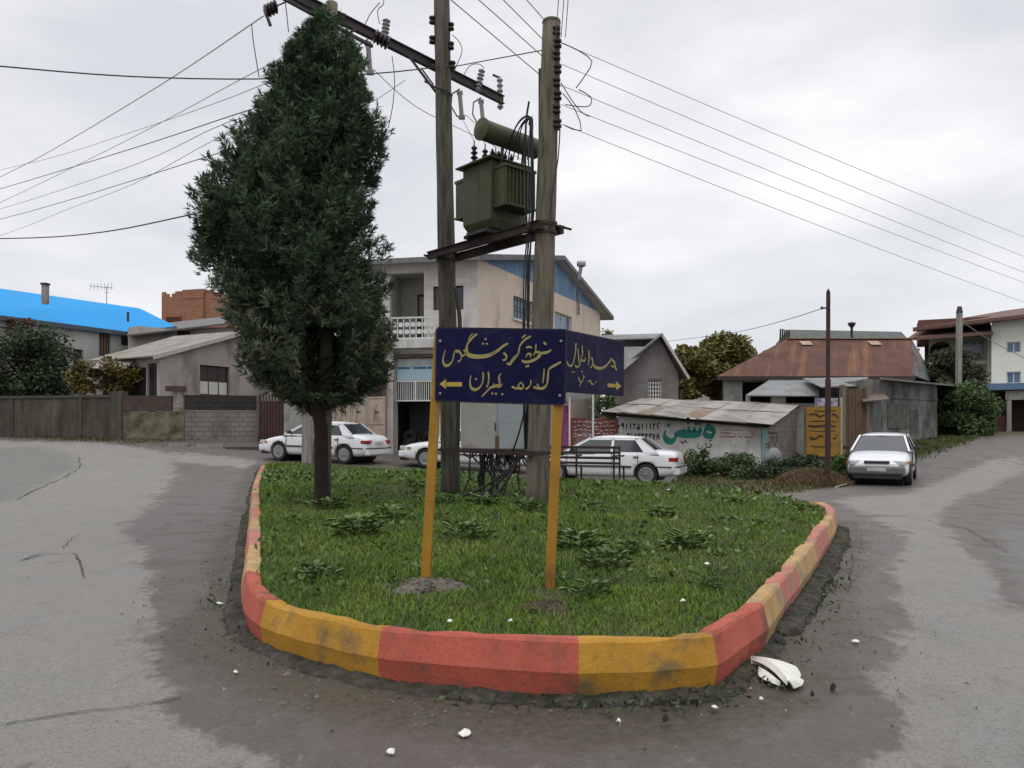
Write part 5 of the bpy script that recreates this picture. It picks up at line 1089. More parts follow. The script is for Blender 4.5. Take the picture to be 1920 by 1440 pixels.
# house behind it
BH = Frame((X_(240, 44), 44), (X_(470, 44), 44)); bh = thing('rear_house', 'dark-roofed house peeking over the grey house roof', 'house', BH.p(3, 1.3))
wq = BH.rect(331, 620, 357, 634); mb = shell(BH, 0, BH.L, 1.2, BH.Z(300, 614), 5, [wq]); obj('wall', mb, gpl, bh); window(BH, bh, wq, wbrown, glass)
mb = MB(); mb.poly([P(238, 628, 43.2), P(470, 600, 43.2), P(470, 588, 47), P(250, 612, 47)], .1); obj('roof', mb, mat('dark_tin_roof', (.12, .115, .11), (.16, .15, .14), 2, .7), bh)
# brick building
bri = mat('orange_brick', (.36, .17, .10), (.29, .135, .085), 1.5, .95, bump=.3, brick=(.35, .12, .015, (.55, .5, .45)), stain=(.2, .15, .12), stain_scale=.6, stain_amt=.3)
BB = Frame((X_(303, 60), 60), (X_(470, 58), 58)); bb = thing('brick_building', 'unfinished orange brick building rising behind the blue roof and the tree', 'building', BB.p(3, 1.4))
hq = BB.rect(311, 594, 341, 612); mb = shell(BB, 0, BB.L, 1.3, BB.Z(330, 556), 8, [hq]); obj('wall', mb, bri, bb)
mb = MB(); BB.box(mb, BB.S(344), BB.S(384), BB.Z(365, 560), BB.Z(365, 543), -4, .15); obj('stair_tower', mb, bri, bb)
mb = MB(); BB.box(mb, BB.S(344), BB.S(384), 1.3, BB.Z(365, 561), .005, .15); obj('pier', mb, bri, bb)
mb = MB()
for i in range(26):
    s = BB.L*i/26; 
    if rr.random() < .7: BB.box(mb, s, s+.28, BB.Z(330, 556)+.002, BB.Z(330, 556)+rr.choice([.12, .25, .4]), -.22, -.02)
obj('ragged_parapet', mb, bri, bb)
# blue roof building
brf = mat('blue_metal_roof', (.02, .27, .62), (.028, .31, .68), 1, .7, spec=.15, bump=.35, wave=('X', 2.2), fine=.02)
ba = thing('blue_roofed_building', 'long white building with bright blue metal roof far left', 'building', P(120, 770, 44))
A0, A1_, A2_ = P(-90, 580, 36.5), P(250, 624, 46), P(330, 612, 43.4); Rg0, Rg1 = P(-90, 528, 42.), P(262, 578, 51.5)
mb = MB(); mb.poly([A0, A1_, Rg1, Rg0], .12); mb.poly([A1_, A2_, Rg1], .12); obj('roof', mb, brf, ba)
mb = MB(); mb.bar(A0-Vector((0, 0, .1)), A1_-Vector((0, 0, .1)), .06, .24); mb.bar(A1_-Vector((0, 0, .1)), A2_-Vector((0, 0, .1)), .06, .24); obj('fascia', mb, mat('grey_fascia', (.1, .12, .15)), ba)
fa = Frame((A0.x, A0.y+.5), (A1_.x-.1, A1_.y+.5)); za_ = A1_.z-.25
w3 = (fa.S(186), fa.S(208), fa.Z(197, 668), fa.Z(197, 624)); w4 = (fa.S(227), fa.S(244), fa.Z(236, 648), fa.Z(236, 628)); w5 = (fa.S(137), fa.S(156), fa.Z(147, 700), fa.Z(147, 655))
mb = MB(); fa.wall(mb, 0, fa.L, 1.0, za_, [w3, w4, w5], .25); q = fa.p(fa.L, 0); q2 = Vector((A2_.x-.6, A2_.y+.6, 0)); mb.poly([V3(q, 1.0), V3(q2, 1.0), V3(q2, za_), V3(q, za_)], .2)
mb.poly([V3(q2, 1.0), V3(q2+Vector((3, 10, 0)), 1.0), V3(q2+Vector((3, 10, 0)), za_), V3(q2, za_)], .2)
obj('wall', mb, mat('white_render', (.50, .50, .47), (.42, .42, .40), 1.5, stain=(.3, .29, .26), stain_scale=.8, stain_amt=.3), ba)
window(fa, ba, w3, wbrown, mat('tan_curtain', (.22, .16, .1)), 4); window(fa, ba, w4, wbrown, glass, 2); mb = MB(); fa.box(mb, *w5, -.2, -.15); obj('arched_opening', mb, wbrown, ba)
mb = MB(); q = P(85, 556, 41); mb.box((q.x, q.y, q.z+.1), (.26, .26, 1.0)); obj('chimney', mb, mat('chimney_render', (.3, .27, .25), (.2, .13, .1), 3), ba)
mb = MB(); mb.box((q.x, q.y, q.z+.66), (.34, .34, .1)); obj('chimney_cap', mb, steel, ba)
mb = MB(); q = P(240, 603, 45.6); mb.tube([q, q+Vector((0, 0, .55))], .07, 8); obj('roof_vent', mb, steel, ba)
mb = MB(); t0, t1_ = P(200, 572, 50), P(200, 536, 50); mb.tube([t0, t1_], .025, 5); mb.tube([P(168, 536, 50), P(212, 540, 50)], .02, 5)
for k_ in range(7): x_ = 170+k_*6.5; mb.tube([P(x_, 531, 50.3), P(x_, 544, 49.7)], .014, 4)
mb.tube([P(196, 548, 50), P(206, 548, 50)], .014, 4); obj('television_antenna', mb, galv, label='spindly television antenna above the blue roof', cat='antenna')
# ---------- garden walls on the left
D1 = Frame((X_(-260, 34.5), 34.5), (X_(229, 31.2), 31.2)); D2 = Frame((X_(229, 31.2), 31.2), (X_(487, 32.6), 32.6))
sc = mat('stained_concrete', (.065, .058, .042), (.14, .125, .095), 1.3, .95, bump=.4, stain=(.035, .035, .022), stain_scale=1.6, stain_stretch=(1.6, 1.6, .35), stain_amt=.95, fine=.2)
gw = thing('garden_wall', 'long black-stained concrete wall with coping at the far left', 'wall', D1.p(5, 1.1)); zt_ = D1.Z(150, 741)
mb = MB(); D1.box(mb, 0, D1.L-.5, .6, zt_-.1, -.2, 0); obj('wall_panel', mb, sc, gw); mb = MB(); D1.box(mb, 0, D1.L-.5, zt_-.1, zt_, -.26, .06); obj('coping', mb, mat('mossy_coping', (.05, .045, .035), (.08, .07, .05), 5, bump=.6), gw)
for i in range(4): s = i*D1.L/4+1.3; mb = MB(); D1.box(mb, s, s+.2, .6, zt_-.102, .0, .035); obj('pier', mb, sc, gw)
mb = MB(); D1.box(mb, D1.L-.5, D1.L, .6, zt_+.15, -.35, .06); obj('end_pillar', mb, sc, gw)
gw = thing('garden_wall', 'mossy flaking middle stretch of wall between the stained wall and the block wall', 'wall', D2.p(1, 1.1)); sm = D2.S(345)
mb = MB(); D2.box(mb, .02, sm, .6, D2.Z(290, 772), -.2, 0); obj('wall_panel', mb, mat('mossy_plaster', (.19, .17, .11), (.13, .125, .08), 2, .95, bump=.5, stain=(.04, .045, .02), stain_scale=2.2, stain_amt=.65), gw)
mb = MB(); D2.box(mb, .02, sm-.45, D2.Z(290, 771), D2.Z(290, 742), -.18, -.02); obj('brick_band', mb, mat('dark_brick', (.11, .075, .06), (.07, .05, .04), 4, .95, bump=.4, brick=(.24, .09, .012, (.3, .3, .3))), gw)
mb = MB(); D2.box(mb, sm-.42, sm-.02, D2.Z(330, 771), D2.Z(330, 732), -.3, .02); obj('pillar', mb, mat('pillar_white_worn', (.3, .28, .25), (.1, .08, .06), 5, bump=.4), gw)
mb = MB(); D2.box(mb, sm-.7, sm+.05, D2.Z(330, 733), D2.Z(330, 724), -.4, .1); obj('pillar_cap', mb, wbrown, gw)
gw = thing('garden_wall', 'bare grey block wall with dark upper courses left of the tree', 'wall', D2.p(6, 1.2))
mb = MB(); D2.box(mb, sm+.02, D2.L, .6, D2.Z(420, 770), -.2, .0); obj('wall_panel', mb, mat('block_wall', (.24, .21, .195), (.18, .16, .15), 2, .95, bump=.3, brick=(.42, .2, .015, (.4, .38, .36)), stain=(.08, .085, .05), stain_scale=1, stain_stretch=(1, 1, .6), stain_amt=.4), gw)
mb = MB(); D2.box(mb, sm+.02, D2.L, D2.Z(420, 769), D2.Z(420, 741), -.18, -.02); obj('upper_courses', mb, mat('dark_block', (.04, .035, .03), (.03, .027, .024), 3, .95, bump=.3, brick=(.42, .2, .015, (.3, .3, .3))), gw)
# rough ledge and channel before the wall
# ---------- bushes
def bush(name, x0, y0, x1, y1, Yb, dp, n, leaf, m, label, cat='bush', group=None, seed=1, asp=.55, trunk=True, ground=None, holes=.0, kind=None):
    rq = np.random.default_rng(seed); A, B = P(x0, y1, Yb), P(x1, y0, Yb); cx, hw = (A.x+B.x)/2, (B.x-A.x)/2; zl, zh = A.z, B.z; hh = (zh-zl)/2
    g = h(cx, Yb) if ground is None else ground
    k = max(22, int(26*hw*hh*.7)); k = min(k, 110); n = int(n*1.5); cl = []
    for i in range(k):
        u, v, w_ = rq.uniform(-1, 1), rq.uniform(-1, 1), rq.uniform(-1, 1)
        s = math.sqrt(u*u+v*v+w_*w_)+1e-6; s = min(1, .92/s) if s > .92 else 1
        cl.append((cx+u*s*hw*.86, Yb+w_*s*dp*.8, zl+hh+v*s*hh*.84, rq.uniform(.5, 1)))
    cl = np.array(cl); pick = rq.integers(0, k, n); rad = min(max(min(hw, hh)*.42, .26), 1.05)
    d = rq.normal(size=(n, 3)); d /= np.linalg.norm(d, axis=1)[:, None]; rr_ = rad*(rq.random(n)**.35)*cl[pick, 3]
    C = cl[pick, :3]+d*rr_[:, None]*np.array([1.15, 1, 1]); C[:, 2] = np.clip(C[:, 2], min(g, zl), zh+.25)
    V, T = leafmesh(C, leaf, rq, .25, asp); tn = np.clip(.35+.25*(cl[pick, 2]-zl)/(zh-zl+.01)*0+.35*(cl[pick, 3]-.75)+rq.normal(0, .25, n)+.15, 0, 1); tt = np.repeat(tn, 4)
    root = thing(name, label, cat, (cx, Yb, g), group) if kind is None else None
    if root is not None:
        obj('crown' if 'tree' in name else 'foliage', (V, T), m, root, tints={'tint': tt})
        if trunk:
            mb = MB(); mb.tube([Vector((cx, Yb, g-.2)), Vector((cx+.05, Yb, (g+zl+hh)/2)), Vector((cx-.1, Yb+.05, zl+hh*1.2))], [.14, .1, .03], 8)
            for c in cl[::2]: mb.tube([Vector((cx, Yb, min(zl+hh*.5, c[2]-.1))), Vector((cx, Yb, zl+hh*.6)).lerp(Vector(c[:3]), .5), Vector(c[:3])], [.05, .035, .012], 5)
            obj('trunk' if 'tree' in name else 'stems', mb, bark, root)
        return root
    return obj(name, (V, T), m, label=label, cat=cat, kind=kind, tints={'tint': tt})
dgr = mat('dark_leaf', (.020, .034, .014), (.062, .09, .034), attr='tint', rough=.7, bump=0, fine=0)
ygr = mat('autumn_leaf', (.06, .055, .012), (.19, .14, .02), attr='tint', rough=.7, bump=0, fine=0, c3=(.16, .08, .02))
olv = mat('olive_leaf', (.085, .09, .022), (.23, .215, .06), attr='tint', rough=.7, bump=0, fine=0)
mgr = mat('green_leaf', (.028, .055, .016), (.095, .15, .042), attr='tint', rough=.65, bump=0, fine=0)
bush('dark_tree', -30, 604, 140, 770, 36.2, 2.0, 9000, .17, dgr, 'dark round tree behind the stained wall at the left edge', 'tree', seed=2)
bush('dark_tree', -160, 590, -10, 770, 37.5, 2.2, 4000, .2, dgr, 'dark tree mostly beyond the left edge of the view', 'tree', seed=12)
bush('autumn_shrub', 130, 668, 262, 752, 34.2, 1.2, 3600, .15, ygr, 'yellow-green autumn shrub between the dark tree and the grey house', 'shrub', seed=3)
bush('orange_bush', 10, 595, 60, 625, 39.5, 1, 700, .14, mat('rust_leaf', (.08, .03, .015), (.16, .06, .03), attr='tint', bump=0, fine=0), 'reddish foliage above the dark tree under the blue roof', 'bush', seed=9, ground=1.5)
bush('olive_tree', 1248, 640, 1330, 770, 46, 2.5, 17000, .27, olv, 'olive green tree directly right of the grey gable house', 'tree', seed=4)
bush('olive_tree', 1310, 622, 1412, 770, 48, 2.5, 22000, .27, olv, 'broad olive tree beside the rusty roof, taller than its neighbour', 'tree', seed=5)
bush('olive_tree', 1125, 615, 1150, 660, 50, 1.5, 250, .2, olv, 'sparse treetop just right of the cream house', 'tree', seed=6, ground=1.2)
bush('hedge_bush', 1742, 715, 1856, 838, 37.5, 2.2, 12000, .16, mgr, 'large dense green bush beside the right road at its bend', 'bush', seed=7)
bush('leafy_tree', 1740, 645, 1838, 790, 40.5, 1.8, 9500, .17, mat('mid_leaf', (.03, .04, .018), (.08, .085, .035), attr='tint', bump=0, fine=0), 'slim tree rising behind the big bush before the arched house', 'tree', seed=8)
bush('hedge_bush', 1815, 740, 1862, 815, 41, 1.5, 3000, .16, mgr, 'smaller bush at the right end of the hedge by the carport', 'bush', seed=17)
bush('bramble', 1272, 842, 1350, 918, 25.0, .9, 4200, .09, mgr, 'green bramble bush just behind the parked car boot', 'bush', seed=21, trunk=False)
bush('bramble', 1335, 850, 1425, 915, 24.6, .9, 4200, .09, mgr, 'spreading bramble under the graffiti wall', 'bush', seed=22, trunk=False)
bush('bramble', 1405, 862, 1475, 912, 24.2, .7, 2200, .09, dgr, 'dark bramble at the shed corner beside the grey sack', 'bush', seed=23, trunk=False)
bush('bramble', 1462, 852, 1545, 900, 25.0, .7, 3200, .09, dgr, 'low bramble below the yellow banner', 'bush', seed=24, trunk=False)
bush('bramble', 1545, 850, 1600, 912, 24.4, .7, 2400, .09, mgr, 'bramble between the rusty pole and the parked hatchback', 'bush', seed=25, trunk=False)
bush('leafy_shrub', 1110, 742, 1172, 800, 30.5, .8, 1600, .12, mgr, 'green shrub behind the brick wall beside the white arch', 'shrub', seed=26)
# dry grass tufts scattered at the left road verge, by right bank
def verge(poly, n, lab, hg, m, seed):
    rq = np.random.default_rng(seed); xs_, ys_ = [p[0] for p in poly], [p[1] for p in poly]; X, Y, Z = [], [], []
    while len(X) < n:
        a, b_ = rq.uniform(min(xs_), max(xs_)), rq.uniform(min(ys_), max(ys_))
        if inside(np.array([a]), np.array([b_]), poly)[0]: q = G(a, b_); X.append(q.x+rq.normal(0, .15)); Y.append(q.y+rq.normal(0, .3)); Z.append(0)
    X, Y = np.array(X), np.array(Y); V, T = blades(X, Y, hN(X, Y), hg, .03, .7)
    return obj('verge_grass', (V, T), m, kind='stuff', cat='grass', label=lab, tints={'tint': np.repeat(np.clip(rq.normal(.4, .25, n), 0, 1), 5)})
verge([(1610, 905), (1640, 862), (1700, 830), (1835, 806), (1832, 822), (1725, 856), (1665, 878)], 7000, 'rough grass on the bank beside the right road', .10, mat('bank_grass', (.04, .055, .014), (.10, .115, .03), attr='tint', bump=0, fine=0), 1)
verge([(0, 815), (228, 813), (480, 814), (480, 820), (240, 832), (180, 828), (0, 821)], 2600, 'thin grass and weeds along the foot of the left walls', .09, mat('dry_grass2', (.045, .05, .018), (.12, .10, .04), attr='tint', bump=0, fine=0), 2)
verge([(1272, 918), (1272, 895), (1470, 895), (1590, 905), (1470, 925)], 2600, 'brown-green grass before the brambles behind the island', .11, mat('dry_grass', (.05, .065, .02), (.16, .14, .05), attr='tint', bump=0, fine=0), 3)
# ---------- grey gable house in the middle right
blk = mat('grey_block_gable', (.235, .215, .205), (.19, .175, .17), 1.5, .95, bump=.2, brick=(.42, .2, .012, (.75, .75, .75)), stain=(.13, .12, .11), stain_scale=.8, stain_amt=.35)
Gf = Frame((X_(1140, 38), 38), (X_(1272, 38), 38)); gg = thing('gable_house', 'grey block house with steep sheet gable behind the graffiti shed', 'house', Gf.p(2, .9))
wl_ = (Gf.S(1215), Gf.S(1241), Gf.Z(1228, 748), Gf.Z(1228, 710)); zb = Gf.Z(1200, 700)
mb = MB(); Gf.wall(mb, 0, Gf.L, .3, zb, [wl_], .2); Gf.poly(mb, [(0, zb), (Gf.L, zb), pp(Gf, 1236, 634), pp(Gf, 1160, 690)], -.2, 0); Gf.box(mb, Gf.L-.2, Gf.L, .3, zb, -6, -.2); obj('wall', mb, blk, gg)
window(Gf, gg, wl_, wwhite, dark, 5, 5, .05)
ap, rt, lt = Gf.p(Gf.S(1238), Gf.Z(1238, 627), .5), Gf.p(Gf.S(1288), Gf.Z(1288, 708), .5), Gf.p(Gf.S(1148), Gf.Z(1148, 700), .5); bk = Vector((0, 7, 0))
mb = MB(); mb.poly([rt, rt+bk, ap+bk, ap], .07); mb.poly([ap, ap+bk, lt+bk, lt], .07); obj('roof', mb, roofg, gg)
mb = MB(); mb.bar(rt-Vector((0, 0, .08)), ap-Vector((0, 0, .08)), .03, .12); obj('rake_board', mb, eavew, gg)
mb = MB(); mb.poly([P(1140, 706, 36.8), P(1172, 692, 36.8), P(1222, 650, 38.2), P(1140, 650, 38.2)], .04); obj('lean_to_roof', mb, roofg, gg)
mb = MB(); mb.poly([P(1128, 637, 39), P(1240, 633, 39), P(1243, 625, 41), P(1128, 628, 41)], .06); obj('upper_roof', mb, roofg, gg)
mb = MB(); mb.box((X_(1185, 40.3), 40.3, 3.3), (2.8, .2, 5.76)); obj('upper_wall', mb, mat('grey_tin_wall', (.24, .25, .25), (.19, .195, .2), 1.5), gg)
# dark roof beyond
fx = Frame((X_(1325, 62), 62), (X_(1420, 62), 62)); dh = thing('distant_house', 'dark gabled roof showing behind the olive trees', 'house', fx.p(2, 1.4)); mb = MB(); fx.box(mb, .3, fx.L-.5, 1.2, fx.Z(1380, 668), -5, 0); obj('wall', mb, gpl, dh)
mb = MB(); a_, b_, c_ = P(1330, 662, 61.5), P(1380, 635, 61.5), P(1422, 665, 61.5); bk = Vector((0, 7, 0)); mb.poly([b_, c_, c_+bk, b_+bk], .2); mb.poly([a_, b_, b_+bk, a_+bk], .2); mb.poly([a_-Vector((0, -.3, .1)), c_-Vector((0, -.3, .1)), b_-Vector((0, -.3, .1))], .1); obj('roof', mb, mat('dark_roof', (.07, .065, .065), (.1, .09, .085)), dh)
# ---------- house with the rusty roof
rst = mat('rusty_tin_roof', (.12, .048, .030), (.082, .040, .030), 1.1, .85, bump=.5, wave=('X', 1.6), stain=(.21, .095, .045), stain_scale=.9, rot=.42, stain_stretch=(2.4, .22, .22), stain_amt=.35, fine=.15)
jc = mat('weathered_concrete', (.20, .20, .195), (.26, .255, .245), 1.2, .95, bump=.4, stain=(.05, .052, .045), stain_scale=1.1, stain_stretch=(1.4, 1.4, .7), stain_amt=.75, fine=.2)
jw = mat('white_wash', (.38, .38, .36), (.3, .3, .28), 2, stain=(.18, .17, .15), stain_amt=.4)
J = Frame((X_(1358, 36.5), 36.5), (X_(1712, 36.5), 36.5)); jh = thing('rusty_roof_house', 'old low house with a rusty brown tin roof and weathered walls', 'house', J.p(5, .8)); ze = J.Z(1400, 706)
op1, op2, op3 = (J.S(1392), J.S(1452), J.Z(1420, 790), J.Z(1420, 716)), (J.S(1474), J.S(1534), J.Z(1500, 790), J.Z(1500, 716)), (J.S(1586), J.S(1622), .3, J.Z(1600, 726))
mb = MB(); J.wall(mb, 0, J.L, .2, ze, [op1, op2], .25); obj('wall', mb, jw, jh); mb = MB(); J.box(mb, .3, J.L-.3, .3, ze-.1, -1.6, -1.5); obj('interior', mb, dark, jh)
e0, e1 = P(1345, 705, 36), P(1716, 708, 36); e1.z = e0.z = 3.95; q0, q1 = P(1474, 636, 40.2), P(1709, 634, 40.2); q1.z = q0.z; b0_, b1_ = e0+Vector((1.5, 9, 0)), P(1762, 722, 43.2); b1_.z = 3.8
mb = MB(); mb.poly([e0, e1, q1, q0], .07); obj('roof', mb, rst, jh); mb = MB(); mb.poly([e0, q0, b0_], .07); mb.poly([q0, q1, b1_, b0_], .07); obj('roof', mb, rst, jh)
mb = MB(); mb.bar(q0+Vector((0, 0, .03)), q1+Vector((0, 0, .03)), .3, .05); obj('ridge_cap', mb, mat('pale_rust', (.3, .22, .16), (.2, .13, .1), 5), jh)
mb = MB(); u_ = (e1-e0).normalized(); sl = (q1-e1); nn_ = u_.cross((q0-e0).normalized())
for t_, w_ in ((.23, .55), (.62, .5)):
    for k_ in range(1): c_ = q0.lerp(q1, (t_-.2)*1.7)+(e0-q0)*.16; c_.z = q0.z-(q0.z-e0.z)*.16+.08; c_.x = q0.x+(q1.x-q0.x)*(.12 if t_ < .3 else .66); mb = MB(); mb.box(c_, (.55, .5, .03), Matrix.Rotation(math.atan2(q0.z-e0.z, q0.y-e0.y), 3, 'X')); obj('roof_patch', mb, mat('pale_patch', (.4, .33, .26), (.3, .2, .15), 6), jh)
mb = MB(); mb.bar(e0-Vector((0, 0, .1)), e1-Vector((0, 0, .1)), .05, .16); obj('eave_board', mb, mat('dark_board', (.05, .04, .035)), jh)
J2 = Frame((X_(1627, 31.5), 31.5), (X_(1757, 35.5), 35.5)); mb = MB(); zj = 3.72
wq = (J2.S(1664), J2.S(1702), J2.Z(1680, 803), J2.Z(1680, 757))
J2.wall(mb, 0, J2.L, .0, J2.Z(1700, 716), [], .25); e_ = J2.p(J2.L, 0); ee = V3(e_, 0)+Vector((2.2, 7.5, 0)); zj = J2.Z(1700, 716)
mb.poly([V3(e_, .4), V3(ee, .4), V3(ee, zj), V3(e_, zj)], .2); s_ = J2.p(0, 0); mb.poly([V3(s_, 0)+Vector((0, 5, 0)), V3(s_, 0), V3(s_, zj), V3(s_, zj)+Vector((0, 5, 0))], .2); obj('side_wall', mb, jc, jh)
mb = MB(); J2.box(mb, wq[0], wq[1], wq[2], wq[3], .003, .03); obj('boarded_window', mb, mat('mossy_board', (.06, .07, .055), (.14, .14, .12), 3, bump=.4), jh)
mb = MB(); J2.box(mb, J2.S(1705), J2.S(1722), J2.Z(1712, 812), J2.Z(1712, 768), .003, .012); obj('damp_board', mb, mat('dark_board2', (.1, .1, .09), (.05, .05, .045), 3), jh)
mb = MB(); J2.box(mb, 0, J2.L, J2.Z(1690, 748), J2.Z(1690, 745), .003, .05); obj('ledge', mb, jc, jh)
mb = MB(); mb.poly([V3(J2.p(-.2, 0, .6), zj+.02), V3(J2.p(J2.L+.3, 0, .5), zj-.02), e1+Vector((4.8, 4.5, -.2)), e1+Vector((-1.2, .3, -.12))], .07); obj('side_roof', mb, roofg, jh)
gbm = mat('blue_grey_boards', (.22, .25, .27), (.16, .17, .18), 2, .8, brick=(.2, 1.5, .02, (.4, .4, .4)), stain=(.06, .06, .055), stain_amt=.5)
mb = MB(); mb.poly([e1+Vector((-.02, .15, .1)), b1_+Vector((-.1, -.1, .1)), q1+Vector((.05, .1, -.05))], .1); obj('gable', mb, gbm, jh)
mb = MB()
for k_ in range(5): py = 655+k_*10; mb.bar(P(1709, py, 38.6), P(1724+k_*2, py+1, 38.2), .05, .14)
obj('exposed_board', mb, mat('pale_board', (.35, .3, .22), (.2, .16, .12), 6), jh)
tin = mat('grey_tin', (.25, .26, .26), (.19, .195, .2), 1.5, .65, bump=.5, wave=('X', 3), stain=(.18, .15, .12), stain_amt=.35)
mb = MB(); mb.poly([P(1398, 741, 33.6), P(1536, 742, 33.6), P(1536, 710, 36.2), P(1446, 710, 36.2)], .05); obj('lean_to_roof', mb, tin, jh)
mb = MB(); mb.poly([P(1540, 725, 32.4), P(1612, 723, 32.4), P(1628, 707, 35.6), P(1505, 709, 35.6)], .05); obj('lean_to_roof', mb, tin, jh)
LF = Frame((X_(1400, 34), 34), (X_(1536, 34), 34)); mb = MB()
for p0, p1 in ((1400, 1407), (1447, 1473), (1530, 1536)): LF.box(mb, LF.S(p0), LF.S(p1), .1, LF.Z(1450, 742), -.15, 0)
LF.box(mb, 0, LF.L, .1, LF.Z(1450, 756), -.12, -.01); obj('lean_to_wall', mb, jw, jh)
GT = Frame((X_(1578, 30.5), 30.5), (X_(1627, 31), 31)); gt = thing('wooden_gate', 'tall brown plank gate between the yellow banner and the concrete wall', 'gate', GT.p(.5, .3)); pl_ = mat('gate_planks', (.15, .09, .05), (.10, .06, .035), 2, .9, (5, 5, .5), bump=.6, stain=(.04, .05, .02), stain_scale=1, stain_amt=.5)
for i in range(6): a_, b2_ = GT.S(1584)+(GT.S(1624)-GT.S(1584))*i/6, GT.S(1584)+(GT.S(1624)-GT.S(1584))*(i+1)/6; mb = MB(); GT.box(mb, a_+.01, b2_-.01, .1, GT.Z(1600, 728+rr.uniform(-2, 2)), -.05, rr.uniform(-.01, 0)); obj('plank', mb, pl_, gt)
for p0, p1 in ((1578, 1584), (1623, 1628)): mb = MB(); GT.box(mb, GT.S(p0), GT.S(p1), -.1, GT.Z(1600, 722), -.12, .05); obj('gate_post', mb, polel, gt)
mb = MB(); mb.poly([P(1618, 752, 30.6), P(1668, 748, 30.9), P(1655, 735, 32), P(1612, 736, 32)], .05); obj('canopy', mb, mat('rotten_board', (.12, .09, .07), (.2, .17, .14), 6), gt)
# house behind the ridge, with chimney pipe
RH = Frame((X_(1474, 54), 54), (X_(1712, 54), 54)); rh = thing('rear_roof_house', 'dark green-grey roof with a stack of poles showing above the rusty roof', 'house', RH.p(4, 1.4)); mb = MB(); RH.box(mb, .3, RH.L-.3, 1, RH.Z(1600, 642), -6, 0); obj('wall', mb, gpl, rh)
mb = MB(); mb.poly([P(1455, 644, 53), P(1712, 646, 53), P(1690, 622, 57), P(1478, 618, 57)], .12); obj('roof', mb, mat('green_grey_roof', (.10, .11, .10), (.075, .08, .075), 1.5), rh)
mb = MB(); mb.tube([P(1597, 640, 50), P(1597, 614, 50)], .09, 8); mb.lathe([(.1, 0), (.24, .2), (.24, .3), (.1, .34)], P(1597, 614, 50), (0, 0, 1), 10); obj('flue', mb, steel, rh)
mb = MB()
for k_ in range(5): mb.tube([P(1462+k_*4, 652, 42), P(1464+k_*4, 618+rr.uniform(-2, 4), 42)], .05, 5)
obj('reinforcing_bar', mb, rust, rh)
# ---------- shed with painted wall
K1 = Frame((X_(1055, 27.4), 27.4), (X_(1440, 29.5), 29.5)); kc = K1.p(K1.L, 0); K2 = Frame((kc.x, kc.y), (X_(1494, 33.4), 33.4))
kw = mat('white_painted_block', (.68, .66, .63), (.60, .58, .55), 2, .9, bump=.25, brick=(.4, .2, .01, (.9, .9, .9)), stain=(.36, .34, .31), stain_scale=1.3, stain_stretch=(1, 1, .5), stain_amt=.5)
sh = thing('painted_shed', 'low block shed with rusty sheet roof and teal, black and red writing on its wall', 'shed', K1.p(6, 0))
sa = K1.S(1160); mb = MB(); K1.poly(mb, [(sa, -.5), (K1.L, -.5), pp(K1, 1440, 797), pp(K1, 1160, 774)], -.2, 0); obj('front_wall', mb, kw, sh)
mb = MB(); K2.poly(mb, [(.003, -.5), (K2.L, -.5), pp(K2, 1494, 764), pp(K2, 1441, 797)], -.2, 0); obj('end_wall', mb, mat('pinkish_block', (.29, .25, .235), (.23, .2, .19), 2, .95, bump=.3, brick=(.4, .2, .015, (.6, .6, .6))), sh)
mb = MB(); K1.box(mb, sa, sa+.2, -.5, 1.9, -4, -.2); obj('rear_wall', mb, kw, sh)
ra, rb, rc, rd_ = P(1130, 771, 26.9), P(1446, 796, 28.9), P(1500, 758, 34.2), P(1205, 748, 32.8)
shm = [mat('shed_sheet_grey', (.30, .29, .27), (.23, .215, .2), 1.5, .75, bump=.5, wave=('X', 3), stain=(.16, .12, .09), stain_amt=.45), mat('shed_sheet_rust', (.25, .185, .135), (.19, .13, .09), 1.5, .8, bump=.5, wave=('X', 3), stain=(.3, .27, .24), stain_amt=.45), mat('shed_sheet_pale', (.36, .34, .31), (.30, .27, .24), 1.5, .75, bump=.4, wave=('X', 3), stain=(.22, .17, .13), stain_amt=.4)]
nS = 11
for i in range(nS):
    t0_, t1_ = i/nS-.006, (i+1)/nS+.01
    for j, (v0, v1) in enumerate(((0, .56), (.52, 1))):
        dz = Vector((0, 0, .012*(i % 2)+.02*j+rr.uniform(0, .008))); q = [ra.lerp(rb, t0_).lerp(rd_.lerp(rc, t0_), v0), ra.lerp(rb, t1_).lerp(rd_.lerp(rc, t1_), v0), ra.lerp(rb, t1_).lerp(rd_.lerp(rc, t1_), v1), ra.lerp(rb, t0_).lerp(rd_.lerp(rc, t0_), v1)]
        q[0] += Vector((0, rr.uniform(-.12, .08), rr.uniform(-.02, .02))); q[1] += Vector((0, rr.uniform(-.1, .08), 0)); mb = MB(); mb.poly([v+dz for v in q], .012); obj('roof_sheet', mb, shm[1 if (i, j) in ((2, 0), (5, 0)) else (0, 2)[(i*3+j*2+i//2) % 2]], sh)
mb = MB(); mb.bar(ra-Vector((0, -.3, .08)), rb-Vector((0, -.3, .08)), .06, .09); mb.bar(rb-Vector((.1, -.1, .07)), rc-Vector((.1, .1, .07)), .06, .09); obj('eave_beam', mb, dark, sh)
def cg(x, y, d): px, py = 1040+x/4.174, 600+y/4.174; return K1.p(K1.S(px), K1.Z(px, py), .006+d)
teal = mat('teal_paint', (.015, .17, .15), (.03, .22, .2), 6, .8, bump=0, fine=.08); ink = mat('black_paint', (.018, .018, .02), (.04, .04, .04), 9, .8, bump=0, fine=0); redp = mat('faded_red_paint', (.32, .10, .09), (.36, .16, .14), 9, .8, bump=0, fine=0); lightt = mat('pale_teal_paint', (.30, .48, .44), bump=0)
mb = MB()
